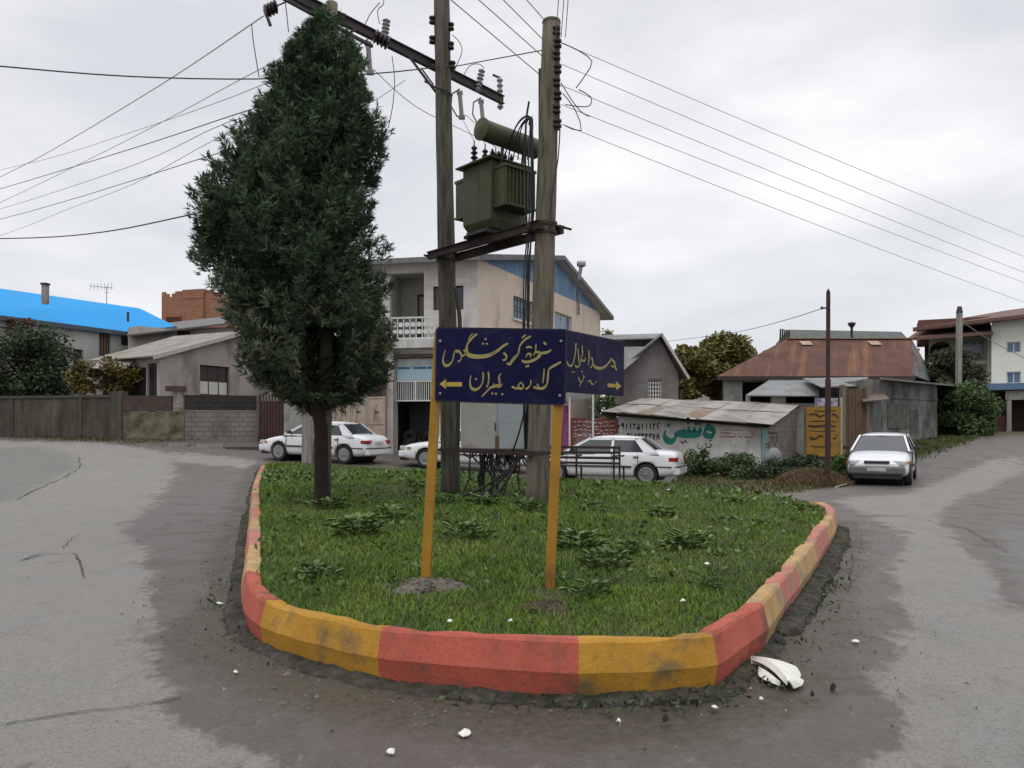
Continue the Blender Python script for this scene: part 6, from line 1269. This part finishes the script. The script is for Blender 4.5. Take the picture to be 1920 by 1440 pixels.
for pts, wd in [([(1245, 880), (1225, 905), (1190, 905), (1172, 880), (1190, 850), (1225, 850), (1246, 875), (1240, 910), (1215, 925)], 30), ([(1145, 880), (1100, 893), (1040, 893), (990, 890), (950, 885)], 42), ([(1140, 840), (1138, 885)], 32), ([(1090, 838), (1096, 885)], 26), ([(1050, 830), (1050, 885)], 24), ([(1010, 850), (1005, 890)], 22),
                ([(948, 880), (945, 920), (915, 948), (880, 940), (860, 905), (866, 865)], 34)]: strokes(mb, pts, wd*1.35, cg, .002)
for x, y, r_ in ((890, 825, 20), (1105, 812, 14), (1135, 815, 14), (1200, 820, 13), (1045, 806, 14)): dot(mb, x, y, r_, cg, .002)
obj('teal_word', mb, teal, sh)
mb = MB(); 
for pts, wd in [([(870, 868), (860, 820), (890, 800), (930, 815)], 8), ([(1150, 840), (1170, 830), (1230, 825), (1265, 860)], 8), ([(960, 925), (1010, 915), (1150, 912)], 8)]: strokes(mb, pts, wd, cg, .0)
obj('teal_outline', mb, lightt, sh)
mb = MB()
DG = {'0': [([(-6, 0), (0, -8), (6, 0), (0, 8), (-6, 0)], 5)], '1': [([(-2, -26), (2, 0), (0, 26)], 7)], '9': [([(8, -12), (0, -24), (-8, -14), (-2, -4), (8, -10), (6, 26)], 7)], '2': [([(-8, -24), (-4, 0), (-4, 26)], 7), ([(-6, -20), (6, -14), (10, -26)], 6)], '5': [([(0, -22), (-12, 8), (-6, 22), (0, 12), (6, 22), (12, 6), (0, -22)], 7)],
      '8': [([(0, -26), (-6, 0), (-12, 26)], 7), ([(0, -26), (6, 0), (12, 26)], 7)], '7': [([(-12, -26), (-4, 0), (0, 26)], 7), ([(12, -26), (4, 0), (0, 26)], 7)], '6': [([(10, -24), (-6, -20), (-8, -6), (2, 26)], 7)], '3': [([(-10, -24), (-6, 0), (-6, 26)], 7), ([(-8, -18), (0, -12), (2, -24), (8, -12), (12, -26)], 5)]}
def digits(mb, s, x, y, dx, sc, conv):
    for ch in s:
        for pts, wd in DG.get(ch, []): strokes(mb, [(x+a*sc, y+b*sc) for a, b in pts], wd*sc*2.0, conv, .002)
        x += dx
digits(mb, '09112511126', 500, 832, 31, .95, cg); digits(mb, '0918232278', 545, 912, 29, .95, cg)
for pts, wd in [([(1215, 965), (1225, 990), (1190, 1000)], 10), ([(1180, 960), (1185, 1000), (1150, 1018)], 10), ([(1160, 975), (1150, 1000), (1120, 1010)], 9), ([(1120, 965), (1118, 1005)], 10), ([(985, 945), (1000, 965), (1020, 945), (1030, 960)], 11), ([(1205, 940), (1230, 945)], 7)]: strokes(mb, pts, wd, cg, .002)
obj('black_writing', mb, ink, sh)
mb = MB()
for pts, wd in [([(1560, 870), (1560, 915)], 9), ([(1540, 872), (1545, 915), (1510, 918), (1480, 912)], 9), ([(1500, 890), (1495, 915)], 8), ([(1470, 885), (1465, 915), (1440, 912)], 8), ([(1440, 880), (1436, 915)], 8), ([(1415, 885), (1410, 912), (1370, 915), (1330, 910), (1290, 915)], 9), ([(1380, 885), (1340, 890)], 8), ([(1300, 880), (1330, 885), (1360, 878)], 7), ([(1320, 860), (1400, 862), (1480, 868)], 5), ([(1368, 935), (1372, 955)], 7), ([(1515, 940), (1520, 958)], 7)]: strokes(mb, pts, wd, cg, .002)
obj('red_writing', mb, redp, sh)
mb = MB(); K1.box(mb, K1.S(1427), K1.S(1438), -.4, K1.Z(1432, 800), .003, .06); obj('teal_pilaster', mb, mat('faded_teal', (.22, .36, .33), (.3, .42, .38), 3), sh)
def ck(x, y, d): px, py = 1260+x/5.647, 760+y/5.647; return K2.p(K2.S(px), K2.Z(px, py), .006+d)
mb = MB()
for pts, wd in [([(1010, 290), (1060, 295), (1120, 290)], 10), ([(1110, 300), (1108, 360), (1085, 440)], 16), ([(1040, 330), (1070, 350), (1050, 390)], 12), ([(990, 400), (1020, 410), (1040, 380)], 10), ([(985, 440), (1010, 440), (1040, 415)], 8)]: strokes(mb, pts, wd, ck, .002)
obj('black_scrawl', mb, ink, sh)
# red brick stretch with writing
bw = thing('brick_wall', 'low red brick wall with white writing between the sign post and the shed', 'wall', K1.p(1.5, 0)); redb = mat('red_brick', (.24, .075, .06), (.17, .06, .05), 3, .95, bump=.3, brick=(.24, .09, .012, (.8, .7, .65)), stain=(.3, .25, .22), stain_amt=.3)
mb = MB(); K1.box(mb, 0, sa-.02, -.4, K1.Z(1100, 784), -.2, -.01); obj('wall_panel', mb, redb, bw)
mb = MB()
for y in (800, 830, 860, 890, 912):
    x = 150
    while x < 470: L_ = rr.uniform(12, 34); strokes(mb, [(x, y+rr.uniform(-8, 8)), (x+L_*.5, y+rr.uniform(-10, 10)), (x+L_, y+rr.uniform(-8, 8))], 6, cg, -.008+.002); x += L_+rr.uniform(6, 16)
obj('white_writing', mb, wwhite, bw)
mb = MB(); K1.box(mb, 0, K1.S(1066), -.3, K1.Z(1062, 760), .02, .06); obj('red_poster', mb, mat('red_poster', (.26, .03, .05), (.2, .1, .3), 8), bw)
# white arch
wa = thing('white_arch', 'white metal arch with a torn white cover behind the car', 'arch', P(1090, 850, 26.8))
mb = MB()
for px in (1068, 1112): q = P(px, 740, 26.8); mb.tube([Vector((q.x, q.y, -.1)), q], .035, 6)
obj('post', mb, wwhite, wa); mb = MB()
q = [P(1052, 752, 26.9), P(1058, 738, 26.7), P(1085, 732, 26.6), P(1103, 737, 26.7), P(1112, 745, 26.9), P(1096, 745, 27.4), P(1080, 750, 27.6), P(1062, 757, 27.6)]; mb.poly(q, .03, Vector((0, -.5, .86))); obj('cover', mb, wwhite, wa)
# ---------- banner, pole, small things on the right
BN = Frame((X_(1511, 27.9), 27.9), (X_(1578, 28.1), 28.1)); ban = thing('yellow_banner', 'tall yellow banner with dark writing stretched beside the plank gate', 'banner', BN.p(.6, .1))
mb = MB(); BN.box(mb, 0, BN.L-.06, BN.Z(1540, 856), BN.Z(1540, 763), -.02, 0); obj('sheet', mb, mat('yellow_sheet', (.30, .16, .02), (.22, .11, .015), 3, .7, bump=.3), ban)
def cbn(x, y, d): px, py = 1260+x/5.647, 760+y/5.647; return BN.p(BN.S(px), BN.Z(px, py), .006+d)
mb = MB()
for pts, wd in [([(1450, 100), (1520, 95), (1560, 120), (1620, 100)], 14), ([(1440, 215), (1520, 225), (1620, 215), (1740, 222)], 16), ([(1460, 330), (1480, 355), (1530, 350), (1560, 325), (1600, 330)], 16), ([(1690, 90), (1740, 110), (1755, 140)], 14), ([(1700, 350), (1735, 345), (1745, 300)], 12), ([(1470, 430), (1560, 440), (1700, 432)], 8), ([(1450, 170), (1600, 168), (1740, 175)], 8), ([(1460, 270), (1600, 275), (1740, 270)], 6), ([(1500, 60), (1620, 62), (1740, 55)], 8)]: strokes(mb, pts, wd*1.6, cbn)
obj('banner_writing', mb, mat('brown_ink', (.06, .035, .015), bump=0), ban)
mb = MB(); BN.box(mb, BN.L-.05, BN.L+.02, -.2, BN.Z(1575, 745), -.04, .03); obj('post', mb, mat('pale_post', (.4, .34, .25), (.3, .25, .18), 4), ban)
mb = MB(); BN.box(mb, -.05, .0, -.2, BN.Z(1512, 760), -.04, .03); obj('post', mb, polem, ban)
mb = MB(); BN.box(mb, BN.S(1536), BN.S(1574), BN.Z(1550, 762), BN.Z(1550, 746), -.3, -.1); obj('folded_cloth', mb, mat('purple_white_cloth', (.12, .08, .2), (.5, .5, .5), 6), ban)
fb = thing('green_fence', 'low green sheet fence below the yellow banner', 'fence', P(1530, 880, 28)); FB = Frame((X_(1494, 28.4), 28.4), (X_(1600, 28.4), 28.4)); mb = MB(); FB.box(mb, 0, FB.L, -.2, FB.Z(1540, 853), -.04, 0); obj('sheet', mb, mat('grey_green_sheet', (.10, .15, .13), (.08, .11, .095), 3), fb)
mb = MB()
for k_ in range(4): FB.box(mb, FB.L*k_/3-.03, FB.L*k_/3+.03, -.2, FB.Z(1540, 850), .001, .04)
obj('rail', mb, steel, fb)
bq = P(1552, 908, 21.1); g_ = h(bq.x, bq.y); rp = thing('rusty_pole', 'thin rusty steel pole with a slack wire, in front of the yellow banner', 'utility pole', (bq.x, bq.y, g_))
mb = MB(); tq = P(1553, 548, 21.1); mb.tube([Vector((bq.x, bq.y, g_-.1)), Vector((bq.x, bq.y, g_)).lerp(tq, .55)], .075, 10); mb.tube([Vector((bq.x, bq.y, g_)).lerp(tq, .55), tq], .055, 10); obj('shaft', mb, mat('rust_pole', (.06, .025, .02), (.035, .02, .018), 6, .8, bump=.4), rp)
mb = MB(); mb.bar(P(1542, 578, 21), P(1556, 577, 21), .04, .04); mb.lathe([(.03, 0), (.04, .04), (.02, .08)], P(1541, 580, 21), (0, 0, 1), 8); mb.lathe([(.04, 0), (.05, .03), (.01, .1)], tq, (0, 0, 1), 8); obj('bracket', mb, steel, rp)
cable([P(1542, 578, 21), P(1480, 598, 24), P(1400, 619, 29), P(1340, 629, 34), P(1250, 640, 44)], .012, 'dark service wire from the rusty pole toward the olive trees', wirem, cat='wire', name='power_wire')
mb = MB(); q = P(1571, 915, 20.6); mb.poly([q+Vector((-.12, -.1, .03)), q+Vector((.25, .05, .12)), q+Vector((.28, .12, .10)), q+Vector((-.05, .1, .03))], .01); obj('white_board', mb, whitep, label='small white slab leaning by the rusty pole foot', cat='debris')
# straw pile
cx, cy = X_(1522, 21.4), 21.4; rq = np.random.default_rng(8); mb = MB(); k = 28; rings = 7; g_ = h(cx, cy); vs = []
for i in range(rings+1):
    for j in range(k): a = 6.283*j/k; rr_ = 1.0*i/rings*(1+.12*math.sin(2*a+1)+.06*math.sin(5*a)); vs.append((cx+math.cos(a)*rr_*.98, cy+math.sin(a)*rr_*.8, g_+.40*(1-(i/rings)**1.8)+rq.uniform(-.03, .03)))
mb.add(vs, [(i*k+j, i*k+(j+1) % k, (i+1)*k+(j+1) % k, (i+1)*k+j) for i in range(rings) for j in range(k)]); sp = thing('straw_pile', 'brown heap of dry straw at the foot of the rusty pole', 'straw heap', (cx, cy, g_)); obj('heap', mb, mat('straw_base', (.09, .06, .035), (.06, .04, .025), 6, bump=.8), sp)
n = 5000; a = rq.uniform(0, 6.28, n); f = np.sqrt(rq.random(n)); X = cx+np.cos(a)*f*1.05; Y = cy+np.sin(a)*f*.85; V, T = blades(X, Y, g_+.38*(1-f**1.8), .14, .012, 1.6); obj('straw', (V, T), mat('straw_blade', (.09, .055, .03), (.21, .14, .075), attr='tint', bump=0, fine=0), sp, tints={'tint': np.repeat(rq.random(n), 5)})
q = P(1447, 880, 26.3); mb = MB(); mb.lathe([(.02, 0), (.24, .03), (.29, .3), (.24, .55), (.1, .68), (.02, .7)], (q.x, q.y, h(q.x, q.y)+.2), (.15, 0, 1), 14); obj('grey_sack', mb, mat('sack_grey', (.24, .25, .25), (.15, .16, .15), 5, bump=.4), label='rounded grey sack leaning at the shed corner', cat='sack', smooth=True)
# ---------- building far right
L1 = Frame((X_(1859, 47), 47), (X_(2060, 44), 44)); L2 = Frame((X_(1742, 50.5), 50.5), (X_(1858, 49), 49))
cr_ = mat('cream_render', (.78, .77, .68), (.72, .71, .62), 1.5, .9, bump=.08, fine=.05); cr2 = mat('yellow_green_render', (.40, .40, .27), (.34, .34, .24), 1.5, .9, stain=(.25, .25, .2), stain_amt=.3)
lb_ = thing('cream_apartment_house', 'pale cream house with brown double roof and blue windows at the right edge', 'house', L1.p(0, 1.4)); z0 = 1.
ws = [(L1.S(1887), L1.S(1914), L1.Z(1900, 661), L1.Z(1900, 641)), (L1.S(1887), L1.S(1914), L1.Z(1900, 719), L1.Z(1900, 697)), (L1.S(1940), L1.S(1968), L1.Z(1955, 661), L1.Z(1955, 641)), (L1.S(1940), L1.S(1968), L1.Z(1955, 719), L1.Z(1955, 697))]
zt_ = L1.Z(1900, 600); mb = MB(); L1.wall(mb, 0, L1.L, z0, zt_, ws, .25); L1.box(mb, 0, .25, z0, zt_, -7, -.25); obj('wall', mb, cr_, lb_)
for w_ in ws: window(L1, lb_, w_, wwhite, bglass, 2)
wz = [(L2.S(1804), L2.S(1847), L2.Z(1825, 666), L2.Z(1825, 638)), (L2.S(1811), L2.S(1846), L2.Z(1825, 719), L2.Z(1825, 699)), (L2.S(1743), L2.S(1788), L2.Z(1765, 690), L2.Z(1765, 640))]
zt2 = L2.Z(1800, 622); mb = MB(); L2.wall(mb, 0, L2.L, z0, zt2, wz, .25); obj('wall', mb, cr2, lb_); window(L2, lb_, wz[0], wwhite, bglass, 3); window(L2, lb_, wz[1], wwhite, glass, 2)
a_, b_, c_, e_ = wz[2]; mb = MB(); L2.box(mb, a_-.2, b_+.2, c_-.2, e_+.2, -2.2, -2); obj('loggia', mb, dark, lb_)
mb = MB()
for i in range(8):
    t0_, t1_ = math.pi*i/8, math.pi*(i+1)/8; xm, rx = (a_+b_)/2, (b_-a_)/2; rz = .6
    L2.poly(mb, [(xm-rx*math.cos(t0_), e_-rz+rz*math.sin(t0_)), (xm-rx*math.cos(t1_), e_-rz+rz*math.sin(t1_)), (xm-rx*math.cos(t1_), e_+.02), (xm-rx*math.cos(t0_), e_+.02)], -.2, -.01)
obj('arch', mb, cr2, lb_)
mb = MB(); L2.box(mb, 0, L2.L, L2.Z(1820, 683), L2.Z(1820, 677), .0, .25); obj('floor_band', mb, cr_, lb_)
mb = MB(); L2.box(mb, L2.S(1850), L2.L, z0, zt2-.002, .003, .3); obj('pier', mb, cr_, lb_)
brn = mat('brown_tile_roof', (.13, .075, .055), (.17, .11, .085), 2, .8, bump=.3); brd = mat('roof_edge_grey', (.2, .19, .17), (.26, .25, .22), 3)
mb = MB(); mb.poly([P(1702, 634, 48.5), P(1862, 622, 46.5), P(1858, 608, 50), P(1722, 619, 52)], .15); obj('lower_roof', mb, brn, lb_)
mb = MB(); mb.poly([P(1712, 616, 49), P(1866, 598, 46), P(2070, 575, 43), P(2070, 556, 50), P(1880, 583, 53), P(1770, 602, 54)], .2, Vector((0, -.2, .98))); obj('upper_roof', mb, brn, lb_)
mb = MB(); mb.bar(P(1712, 617, 49), P(1866, 599, 46), .08, .2); mb.bar(P(1866, 599, 46), P(2070, 576, 43), .08, .2); mb.bar(P(1702, 636, 48.5), P(1862, 624, 46.5), .08, .2); obj('eave_board', mb, mat('reddish_eave', (.12, .06, .045), (.16, .09, .07), 3), lb_)
mb = MB(); L2.box(mb, L2.S(1722), L2.S(1858), L2.Z(1800, 640), zt2+.9, -3, -.1); obj('attic_wall', mb, mat('red_brick_attic', (.14, .06, .05), (.1, .05, .04), 3), lb_)
mb = MB(); mb.box(P(1828, 668, 48.6), (.5, .4, .4)); obj('air_conditioner', mb, mat('ac_grey', (.12, .13, .12)), lb_)
cpv = thing('carport', 'dark open carport with concrete beam and column under the cream house', 'carport', P(1890, 806, 44)); CPF = Frame((X_(1838, 45.2), 45.2), (X_(2050, 42.5), 42.5))
mb = MB(); CPF.box(mb, 0, CPF.L, CPF.Z(1860, 732), CPF.Z(1860, 720), -3.5, .6); obj('roof', mb, mat('blue_fascia', (.10, .17, .26), (.13, .2, .3), 2), cpv)
mb = MB(); CPF.box(mb, CPF.S(1885), CPF.L, CPF.Z(1900, 750), CPF.Z(1900, 733), .1, .4); obj('beam', mb, cpm, cpv)
for px in (1887, 1990): mb = MB(); CPF.box(mb, CPF.S(px), CPF.S(px+9), 1.0, CPF.Z(px, 751), .1, .4); obj('column', mb, cpm, cpv)
mb = MB(); CPF.box(mb, .1, CPF.L, 1.2, CPF.Z(1860, 733), -1.25, -1.15); obj('back_wall', mb, mat('maroon_shade', (.03, .014, .013), (.022, .012, .012), 2), cpv)  # very dark maroon stands in for the shade inside the open carport
mb = MB(); CPF.box(mb, .3, CPF.S(1885), 1.2, CPF.Z(1860, 780), .1, .16); obj('low_gate', mb, mat('maroon_gate', (.07, .025, .025), (.045, .02, .02), 2), cpv)
q0_, q1_ = P(1796, 740, 38.5), P(1799, 586, 38.5); up = thing('concrete_utility_pole', 'slim concrete utility pole beside the cream house', 'utility pole', (q0_.x, q0_.y, h(q0_.x, q0_.y))); mb = MB(); mb.bar(Vector((q0_.x, q0_.y, 1.)), q1_, .24, .2); obj('shaft', mb, cpm, up); mb = MB(); mb.lathe([(.1, 0), (.16, .05), (.1, .35)], q1_-Vector((0, 0, .05)), (0, 0, 1), 8); obj('cap', mb, steel, up)
cable([P(1800, 600, 38.5), P(1860, 640, 42), P(1960, 690, 44)], .02, 'service wire from the concrete pole to the cream house', wirem, cat='wire', name='power_wire')
# small road clutter at the far left verge
for px, py, s, lab in ((395, 838, .5, 'flat broken concrete slab at the left road edge'), (455, 842, .6, 'dark slab over the drain near the white sedan'), (337, 836, .35, 'pale kerb stone at the left road edge')):
    q = G(px, py); mb = MB(); mb.box(q+Vector((0, 0, .03)), (s*2, .35, .12), Matrix.Rotation(.1, 3, 'Z')); obj('concrete_slab', mb, mat('slab_dark', (.08, .07, .06), bump=.4) if 'dark' in lab else mat('slab_pale', (.3, .28, .26), bump=.4), label=lab, cat='slab')
# ================================================================ cars
paint = mat('white_car_paint', (.66, .67, .68), (.62, .63, .64), 2, .28, bump=0, fine=.015, coat=.5)
cglass = mat('car_glass', (.018, .022, .024), (.03, .035, .04), 1.5, .06, bump=0, fine=0, spec=.8)
blackp = mat('black_trim', (.018, .018, .019), (.03, .03, .03), 6, .55, bump=0)
tyrem = mat('tyre_rubber', (.02, .02, .02), (.03, .028, .026), 6, .9, bump=.2)
rimm = mat('wheel_cover', (.30, .31, .32), (.22, .23, .24), 5, .4, metal=.5, bump=0)
redl = mat('red_lamp', (.30, .012, .015), (.22, .01, .012), 9, .15, bump=0, fine=0); clearl = mat('clear_lamp', (.55, .57, .58), (.4, .42, .44), 12, .12, bump=0, fine=0); plate = mat('plate_white', (.5, .5, .5), bump=0)
def loft(sts, ring):
    mb = MB(); k = len(ring(sts[0])); 
    for s in sts: mb.v += [tuple(p) for p in ring(s)]
    for i in range(len(sts)-1):
        for j in range(k): q = (j+1) % k; mb.f.append((i*k+j, (i+1)*k+j, (i+1)*k+q, i*k+q))
    mb.f.append(tuple(range(k))); mb.f.append(tuple(reversed([(len(sts)-1)*k+j for j in range(k)]))); return mb
def make_car(kind, label, loc, head, dark_low=False, group='white cars parked around the island'):
    root = thing('parked_car', label, 'car', (0, 0, 0), group)
    if kind == 'sedan':
        st = [(-2.22, .60, .42, .70), (-2.18, .72, .30, .86), (-2.05, .79, .25, .95), (-1.75, .82, .22, .98), (-1.3, .84, .20, .975), (-.6, .85, .19, .95), (.4, .85, .19, .93), (.95, .84, .19, .90), (1.5, .82, .2, .83), (1.92, .77, .22, .74), (2.12, .69, .26, .66), (2.2, .58, .34, .58)]
        wb = (-1.36, 1.30); gb, gt, hw0, hw1, zb, zt = (-1.62, 1.02), (-1.0, .18), .77, .58, .93, 1.39
    else:
        st = [(-1.92, .60, .42, .75), (-1.88, .72, .30, .92), (-1.6, .79, .24, .98), (-1.2, .81, .20, .97), (-.6, .82, .19, .95), (.3, .82, .19, .93), (.75, .81, .19, .91), (1.3, .80, .2, .84), (1.68, .76, .22, .74), (1.84, .69, .26, .66), (1.92, .58, .34, .58)]
        wb = (-1.22, 1.22); gb, gt, hw0, hw1, zb, zt = (-1.86, .86), (-1.45, .08), .75, .57, .93, 1.40
    def ring(s):
        x, w_, a, b = s; H_ = [(w_*.55, a), (w_*.92, a+.03), (w_, a+.14), (w_*1.0, a+(b-a)*.55), (w_*.97, b-.07), (w_*.86, b), (w_*.4, b+.025)]
        return [Vector((x, y, z)) for y, z in H_]+[Vector((x, -y, z)) for y, z in reversed(H_)]
    me_o = obj('body', loft(st, ring), paint, root, local=True, smooth=True)
    ss = me_o.modifiers.new('s', 'SUBSURF'); ss.levels = ss.render_levels = 2
    cut = MB()
    for x in wb: cut.lathe([(.36, -1.2), (.36, 1.2)], (x, 0, .31), (0, 1, 0), 28)
    co = obj('wheel_cut', cut, None, local=True); bo = me_o.modifiers.new('b', 'BOOLEAN'); bo.object = co; bo.operation = 'DIFFERENCE'; bo.solver = 'EXACT'
    bpy.context.view_layer.update(); dg = bpy.context.evaluated_depsgraph_get(); me2 = bpy.data.meshes.new_from_object(me_o.evaluated_get(dg)); me_o.modifiers.clear(); me_o.data = me2; bpy.data.objects.remove(co)
    # the inside of the arches and floor
    mb = MB(); mb.box((0, 0, .36), ((gb[1]-gb[0])+.6, 1.2, .3)); 
    for x in wb: mb.lathe([(.355, -.60), (.355, .60)], (x, 0, .33), (0, 1, 0), 20)
    obj('underbody', mb, blackp, root, local=True)
    # cabin: glass body with painted roof and pillars
    def gp(x, side, z):   # point on the cabin side
        t = (z-zb)/(zt-zb); return Vector((x, side*(hw0+(hw1-hw0)*t), z))
    x0, x1, X0, X1 = gb[0], gb[1], gt[0], gt[1]
    def cab(z, grow=0.): t = (z-zb)/(zt-zb); return (x0+(X0-x0)*t-grow, x1+(X1-x1)*t+grow)
    zr = 1.33
    mb = MB(); vs = []
    for z in (zb-.08, zr):
        a, b = cab(z)
        for x, s in ((a, -1), (b, -1), (b, 1), (a, 1)): vs.append(gp(x, s, z)*1.0)
    mb.add(vs, [(3, 2, 1, 0), (4, 5, 6, 7), (0, 1, 5, 4), (1, 2, 6, 5), (2, 3, 7, 6), (3, 0, 4, 7)]); obj('cabin_glass', mb, cglass, root, local=True)
    # roof
    a, b = cab(zr-.02, .03); rs = []
    for i in range(7):
        t = i/6; x = a+(b-a)*t; cr_ = math.sin(math.pi*min(max(t*.86+.07, 0), 1)); rs.append((x, hw1+.035-.05*(1-cr_), zr-.03, zr+.015+.065*cr_))
    def rr2(s):
        x, w_, lo_, hi_ = s; H_ = [(w_*.9, lo_), (w_+.02, lo_+.005), (w_-.03, lo_+(hi_-lo_)*.6), (w_*.6, hi_)]; return [Vector((x, y, z)) for y, z in H_]+[Vector((x, -y, z)) for y, z in reversed(H_)]
    ro = obj('roof', loft(rs, rr2), paint, root, local=True, smooth=True); m_ = ro.modifiers.new('s', 'SUBSURF'); m_.levels = m_.render_levels = 1
    mb = MB(); zc = zr-.01
    def quad(side, pts, th=.03):
        q = [gp(x, side, z)+Vector((0, side*.006, 0)) for x, z in pts]; n_ = Vector((0, side, (hw0-hw1)/(zt-zb))).normalized(); mb.poly(q if side > 0 else q[::-1], th, n_)
    a0, b0 = cab(zb-.04); a1, b1 = cab(zc); cw = .36 if kind == 'sedan' else .2
    for s in (-1, 1):
        quad(s, [(b0+.02, zb-.04), (b0-.09, zb-.04), (b1-.07, zc), (b1+.02, zc)])
        quad(s, [(a0-.02, zb-.04), (a1-.02, zc), (a1+cw*.35, zc), (a0+cw, zb-.04)])
        xm = (a0+b0)/2-.08; quad(s, [(xm+.045, zb-.04), (xm-.045, zb-.04), (xm-.03, zc), (xm+.03, zc)])
        quad(s, [(b1, zc-.05), (a1, zc-.05), (a1, zc), (b1, zc)])
        quad(s, [(b0, zb-.05), (a0, zb-.05), (a0, zb-.0), (b0, zb-.0)])
    obj('pillars', mb, paint, root, local=True)
    for xa, xb_, xs_ in ((b0, b1, 1), (a0, a1, -1)):
        for s in (-1, 1):
            p0, p1 = gp(xa, s, zb-.04), gp(xb_, s, zc); off = Vector((xs_*.012, 0, .012)); w_ = Vector((0, -s*.055, 0)); q = [p0+off, p0+off+w_, p1+off+w_, p1+off]; mb = MB(); mb.poly(q if xs_*s > 0 else q[::-1], .02); obj('window_surround', mb, paint, root, local=True)
    for i, x in enumerate(wb):
        for s in (-1, 1):
            mb = MB(); y = s*.72; mb.lathe([(.19, -.09), (.285, -.095), (.305, -.06), (.305, .06), (.285, .095), (.19, .09)], (x, y, .305), (0, s, 0), 28); ty = obj('wheel', mb, tyrem, root, local=True)
            mb = MB(); mb.lathe([(.20, .0), (.215, .10), (.18, .106), (.15, .094), (.05, .1), (.03, .112), (.0, .112)], (x, y, .305), (0, s, 0), 24)
            for k_ in range(8): an = k_*math.pi/4; c = Vector((x+math.cos(an)*.115, y+s*.10, .305+math.sin(an)*.115)); mb.box(c, (.13, .02, .035), Matrix.Rotation(-an, 3, 'Y'))
            obj('rim', mb, rimm, ty, local=True)
    def fx(z, side, xx): return xx
    fr_, re_ = st[-1][0], st[0][0]
    for s in (-1, 1):
        mb = MB(); mb.box((fr_-.12, s*.56, .62), (.20, .28, .12), Matrix.Rotation(-s*.35, 3, 'Z')); obj('headlight', mb, clearl, root, local=True, bevel=.02)
        mb = MB(); mb.box((fr_-.30, s*.755, .62), (.14, .03, .08), Matrix.Rotation(-s*.35, 3, 'Z')); obj('indicator', mb, mat('amber_lamp', (.5, .2, .03), bump=0), root, local=True)
        if kind == 'sedan': mb = MB(); mb.box((re_+.045, s*.54, .74), (.08, .32, .13), Matrix.Rotation(s*.14, 3, 'Z')); mb.box((re_+.14, s*.745, .74), (.20, .05, .11), Matrix.Rotation(s*.3, 3, 'Z'))
        else: mb = MB(); mb.box((re_+.06, s*.66, .80), (.10, .10, .28))
        obj('taillight', mb, redl, root, local=True, bevel=.015)
        mb = MB(); mb.box((x1-.25, s*(hw0+.16), zb+.06), (.09, .17, .11)); mb.box((x1-.22, s*(hw0+.03), zb+.03), (.05, .14, .04)); obj('wing_mirror', mb, blackp, root, local=True, bevel=.015)
        mb = MB(); mb.box((-.0, s*.862 if kind == 'sedan' else s*.835, .52), (1.9, .02, .05)); obj('side_moulding', mb, blackp, root, local=True)
        for x in ((x1+x0)/2+.0-.15, x0+.55): mb = MB(); mb.box((x, s*(.845 if kind == 'sedan' else .815), .80), (.15, .03, .03)); obj('door_handle', mb, blackp, root, local=True)
        for x in ((a0+b0)/2-.08, b0-.12, a0+.55): mb = MB(); mb.box((x, s*(.838 if kind == 'sedan' else .808), .58), (.008, .03, .60)); obj('door_gap', mb, blackp, root, local=True)
    low = mat('bumper_grey_shading', (.13, .135, .14), (.10, .10, .11), 3, .6, bump=0) if dark_low else paint  # grey mixes the dark lower bumper with shading on its whitish upper part
    mb = MB(); mb.box((fr_-.06, 0, .42), (.24, 1.38, .22)); obj('front_bumper', mb, low, root, local=True, bevel=.05)
    mb = MB(); mb.box((re_+.06, 0, .42), (.24, 1.42, .24)); obj('rear_bumper', mb, paint if kind == 'sedan' else low, root, local=True, bevel=.05)
    mb = MB(); mb.box((re_+.055, 0, .535), (.25, 1.44, .03)); 
    for s in (-1, 1): mb.box((re_+.40, s*.80, .53), (.5, .045, .03), Matrix.Rotation(s*.08, 3, 'Z'))
    obj('bumper_strip', mb, blackp, root, local=True)
    mb = MB(); mb.box((fr_-.03, 0, .64), (.10, .62, .075)); obj('grille', mb, blackp, root, local=True, bevel=.01)
    mb = MB(); mb.box((fr_-.02, 0, .655), (.10, .50, .012)); obj('grille_bar', mb, rimm, root, local=True)
    mb = MB(); mb.box((fr_+.065, 0, .45), (.012, .46, .10)); obj('number_plate', mb, plate, root, local=True)
    mb = MB(); mb.box((re_+.0, 0, .70), (.03, .46, .11)); obj('number_plate', mb, plate, root, local=True)
    mb = MB(); mb.box((fr_-.10, 0, .25), (.2, 1.2, .1)); obj('lower_valance', mb, blackp, root, local=True)
    root.location = (loc[0], loc[1], 0); root.rotation_euler = (0, 0, math.atan2(head[1], head[0]))
    hd = Vector((head[0], head[1], 0)).normalized(); zf, zr_ = h(loc[0]+hd.x*1.3, loc[1]+hd.y*1.3), h(loc[0]-hd.x*1.3, loc[1]-hd.y*1.3)
    root.location.z = (zf+zr_)/2; root.rotation_euler = (0, -math.atan2(zf-zr_, 2.6), math.atan2(head[1], head[0])); return root
c1_ = make_car('sedan', 'white sedan seen from its rear corner behind the dark tree trunk', (X_(607, 27.0), 27.0), (-.93, .37))
c2_ = make_car('sedan', 'white sedan behind the bench, its rear end beside the graffiti shed', (X_(1136, 23.0), 23.0), (-.93, .36))
c3_ = make_car('sedan', 'white sedan mostly hidden behind the poles and cabinet, its nose showing at the left post', (X_(878, 26.0), 26.0), (-.99, .10))
c4_ = make_car('hatch', 'white hatchback with dark lower bumper parked facing the camera on the right road', (X_(1655, 22.5), 22.5), (-.50, -.866), True)
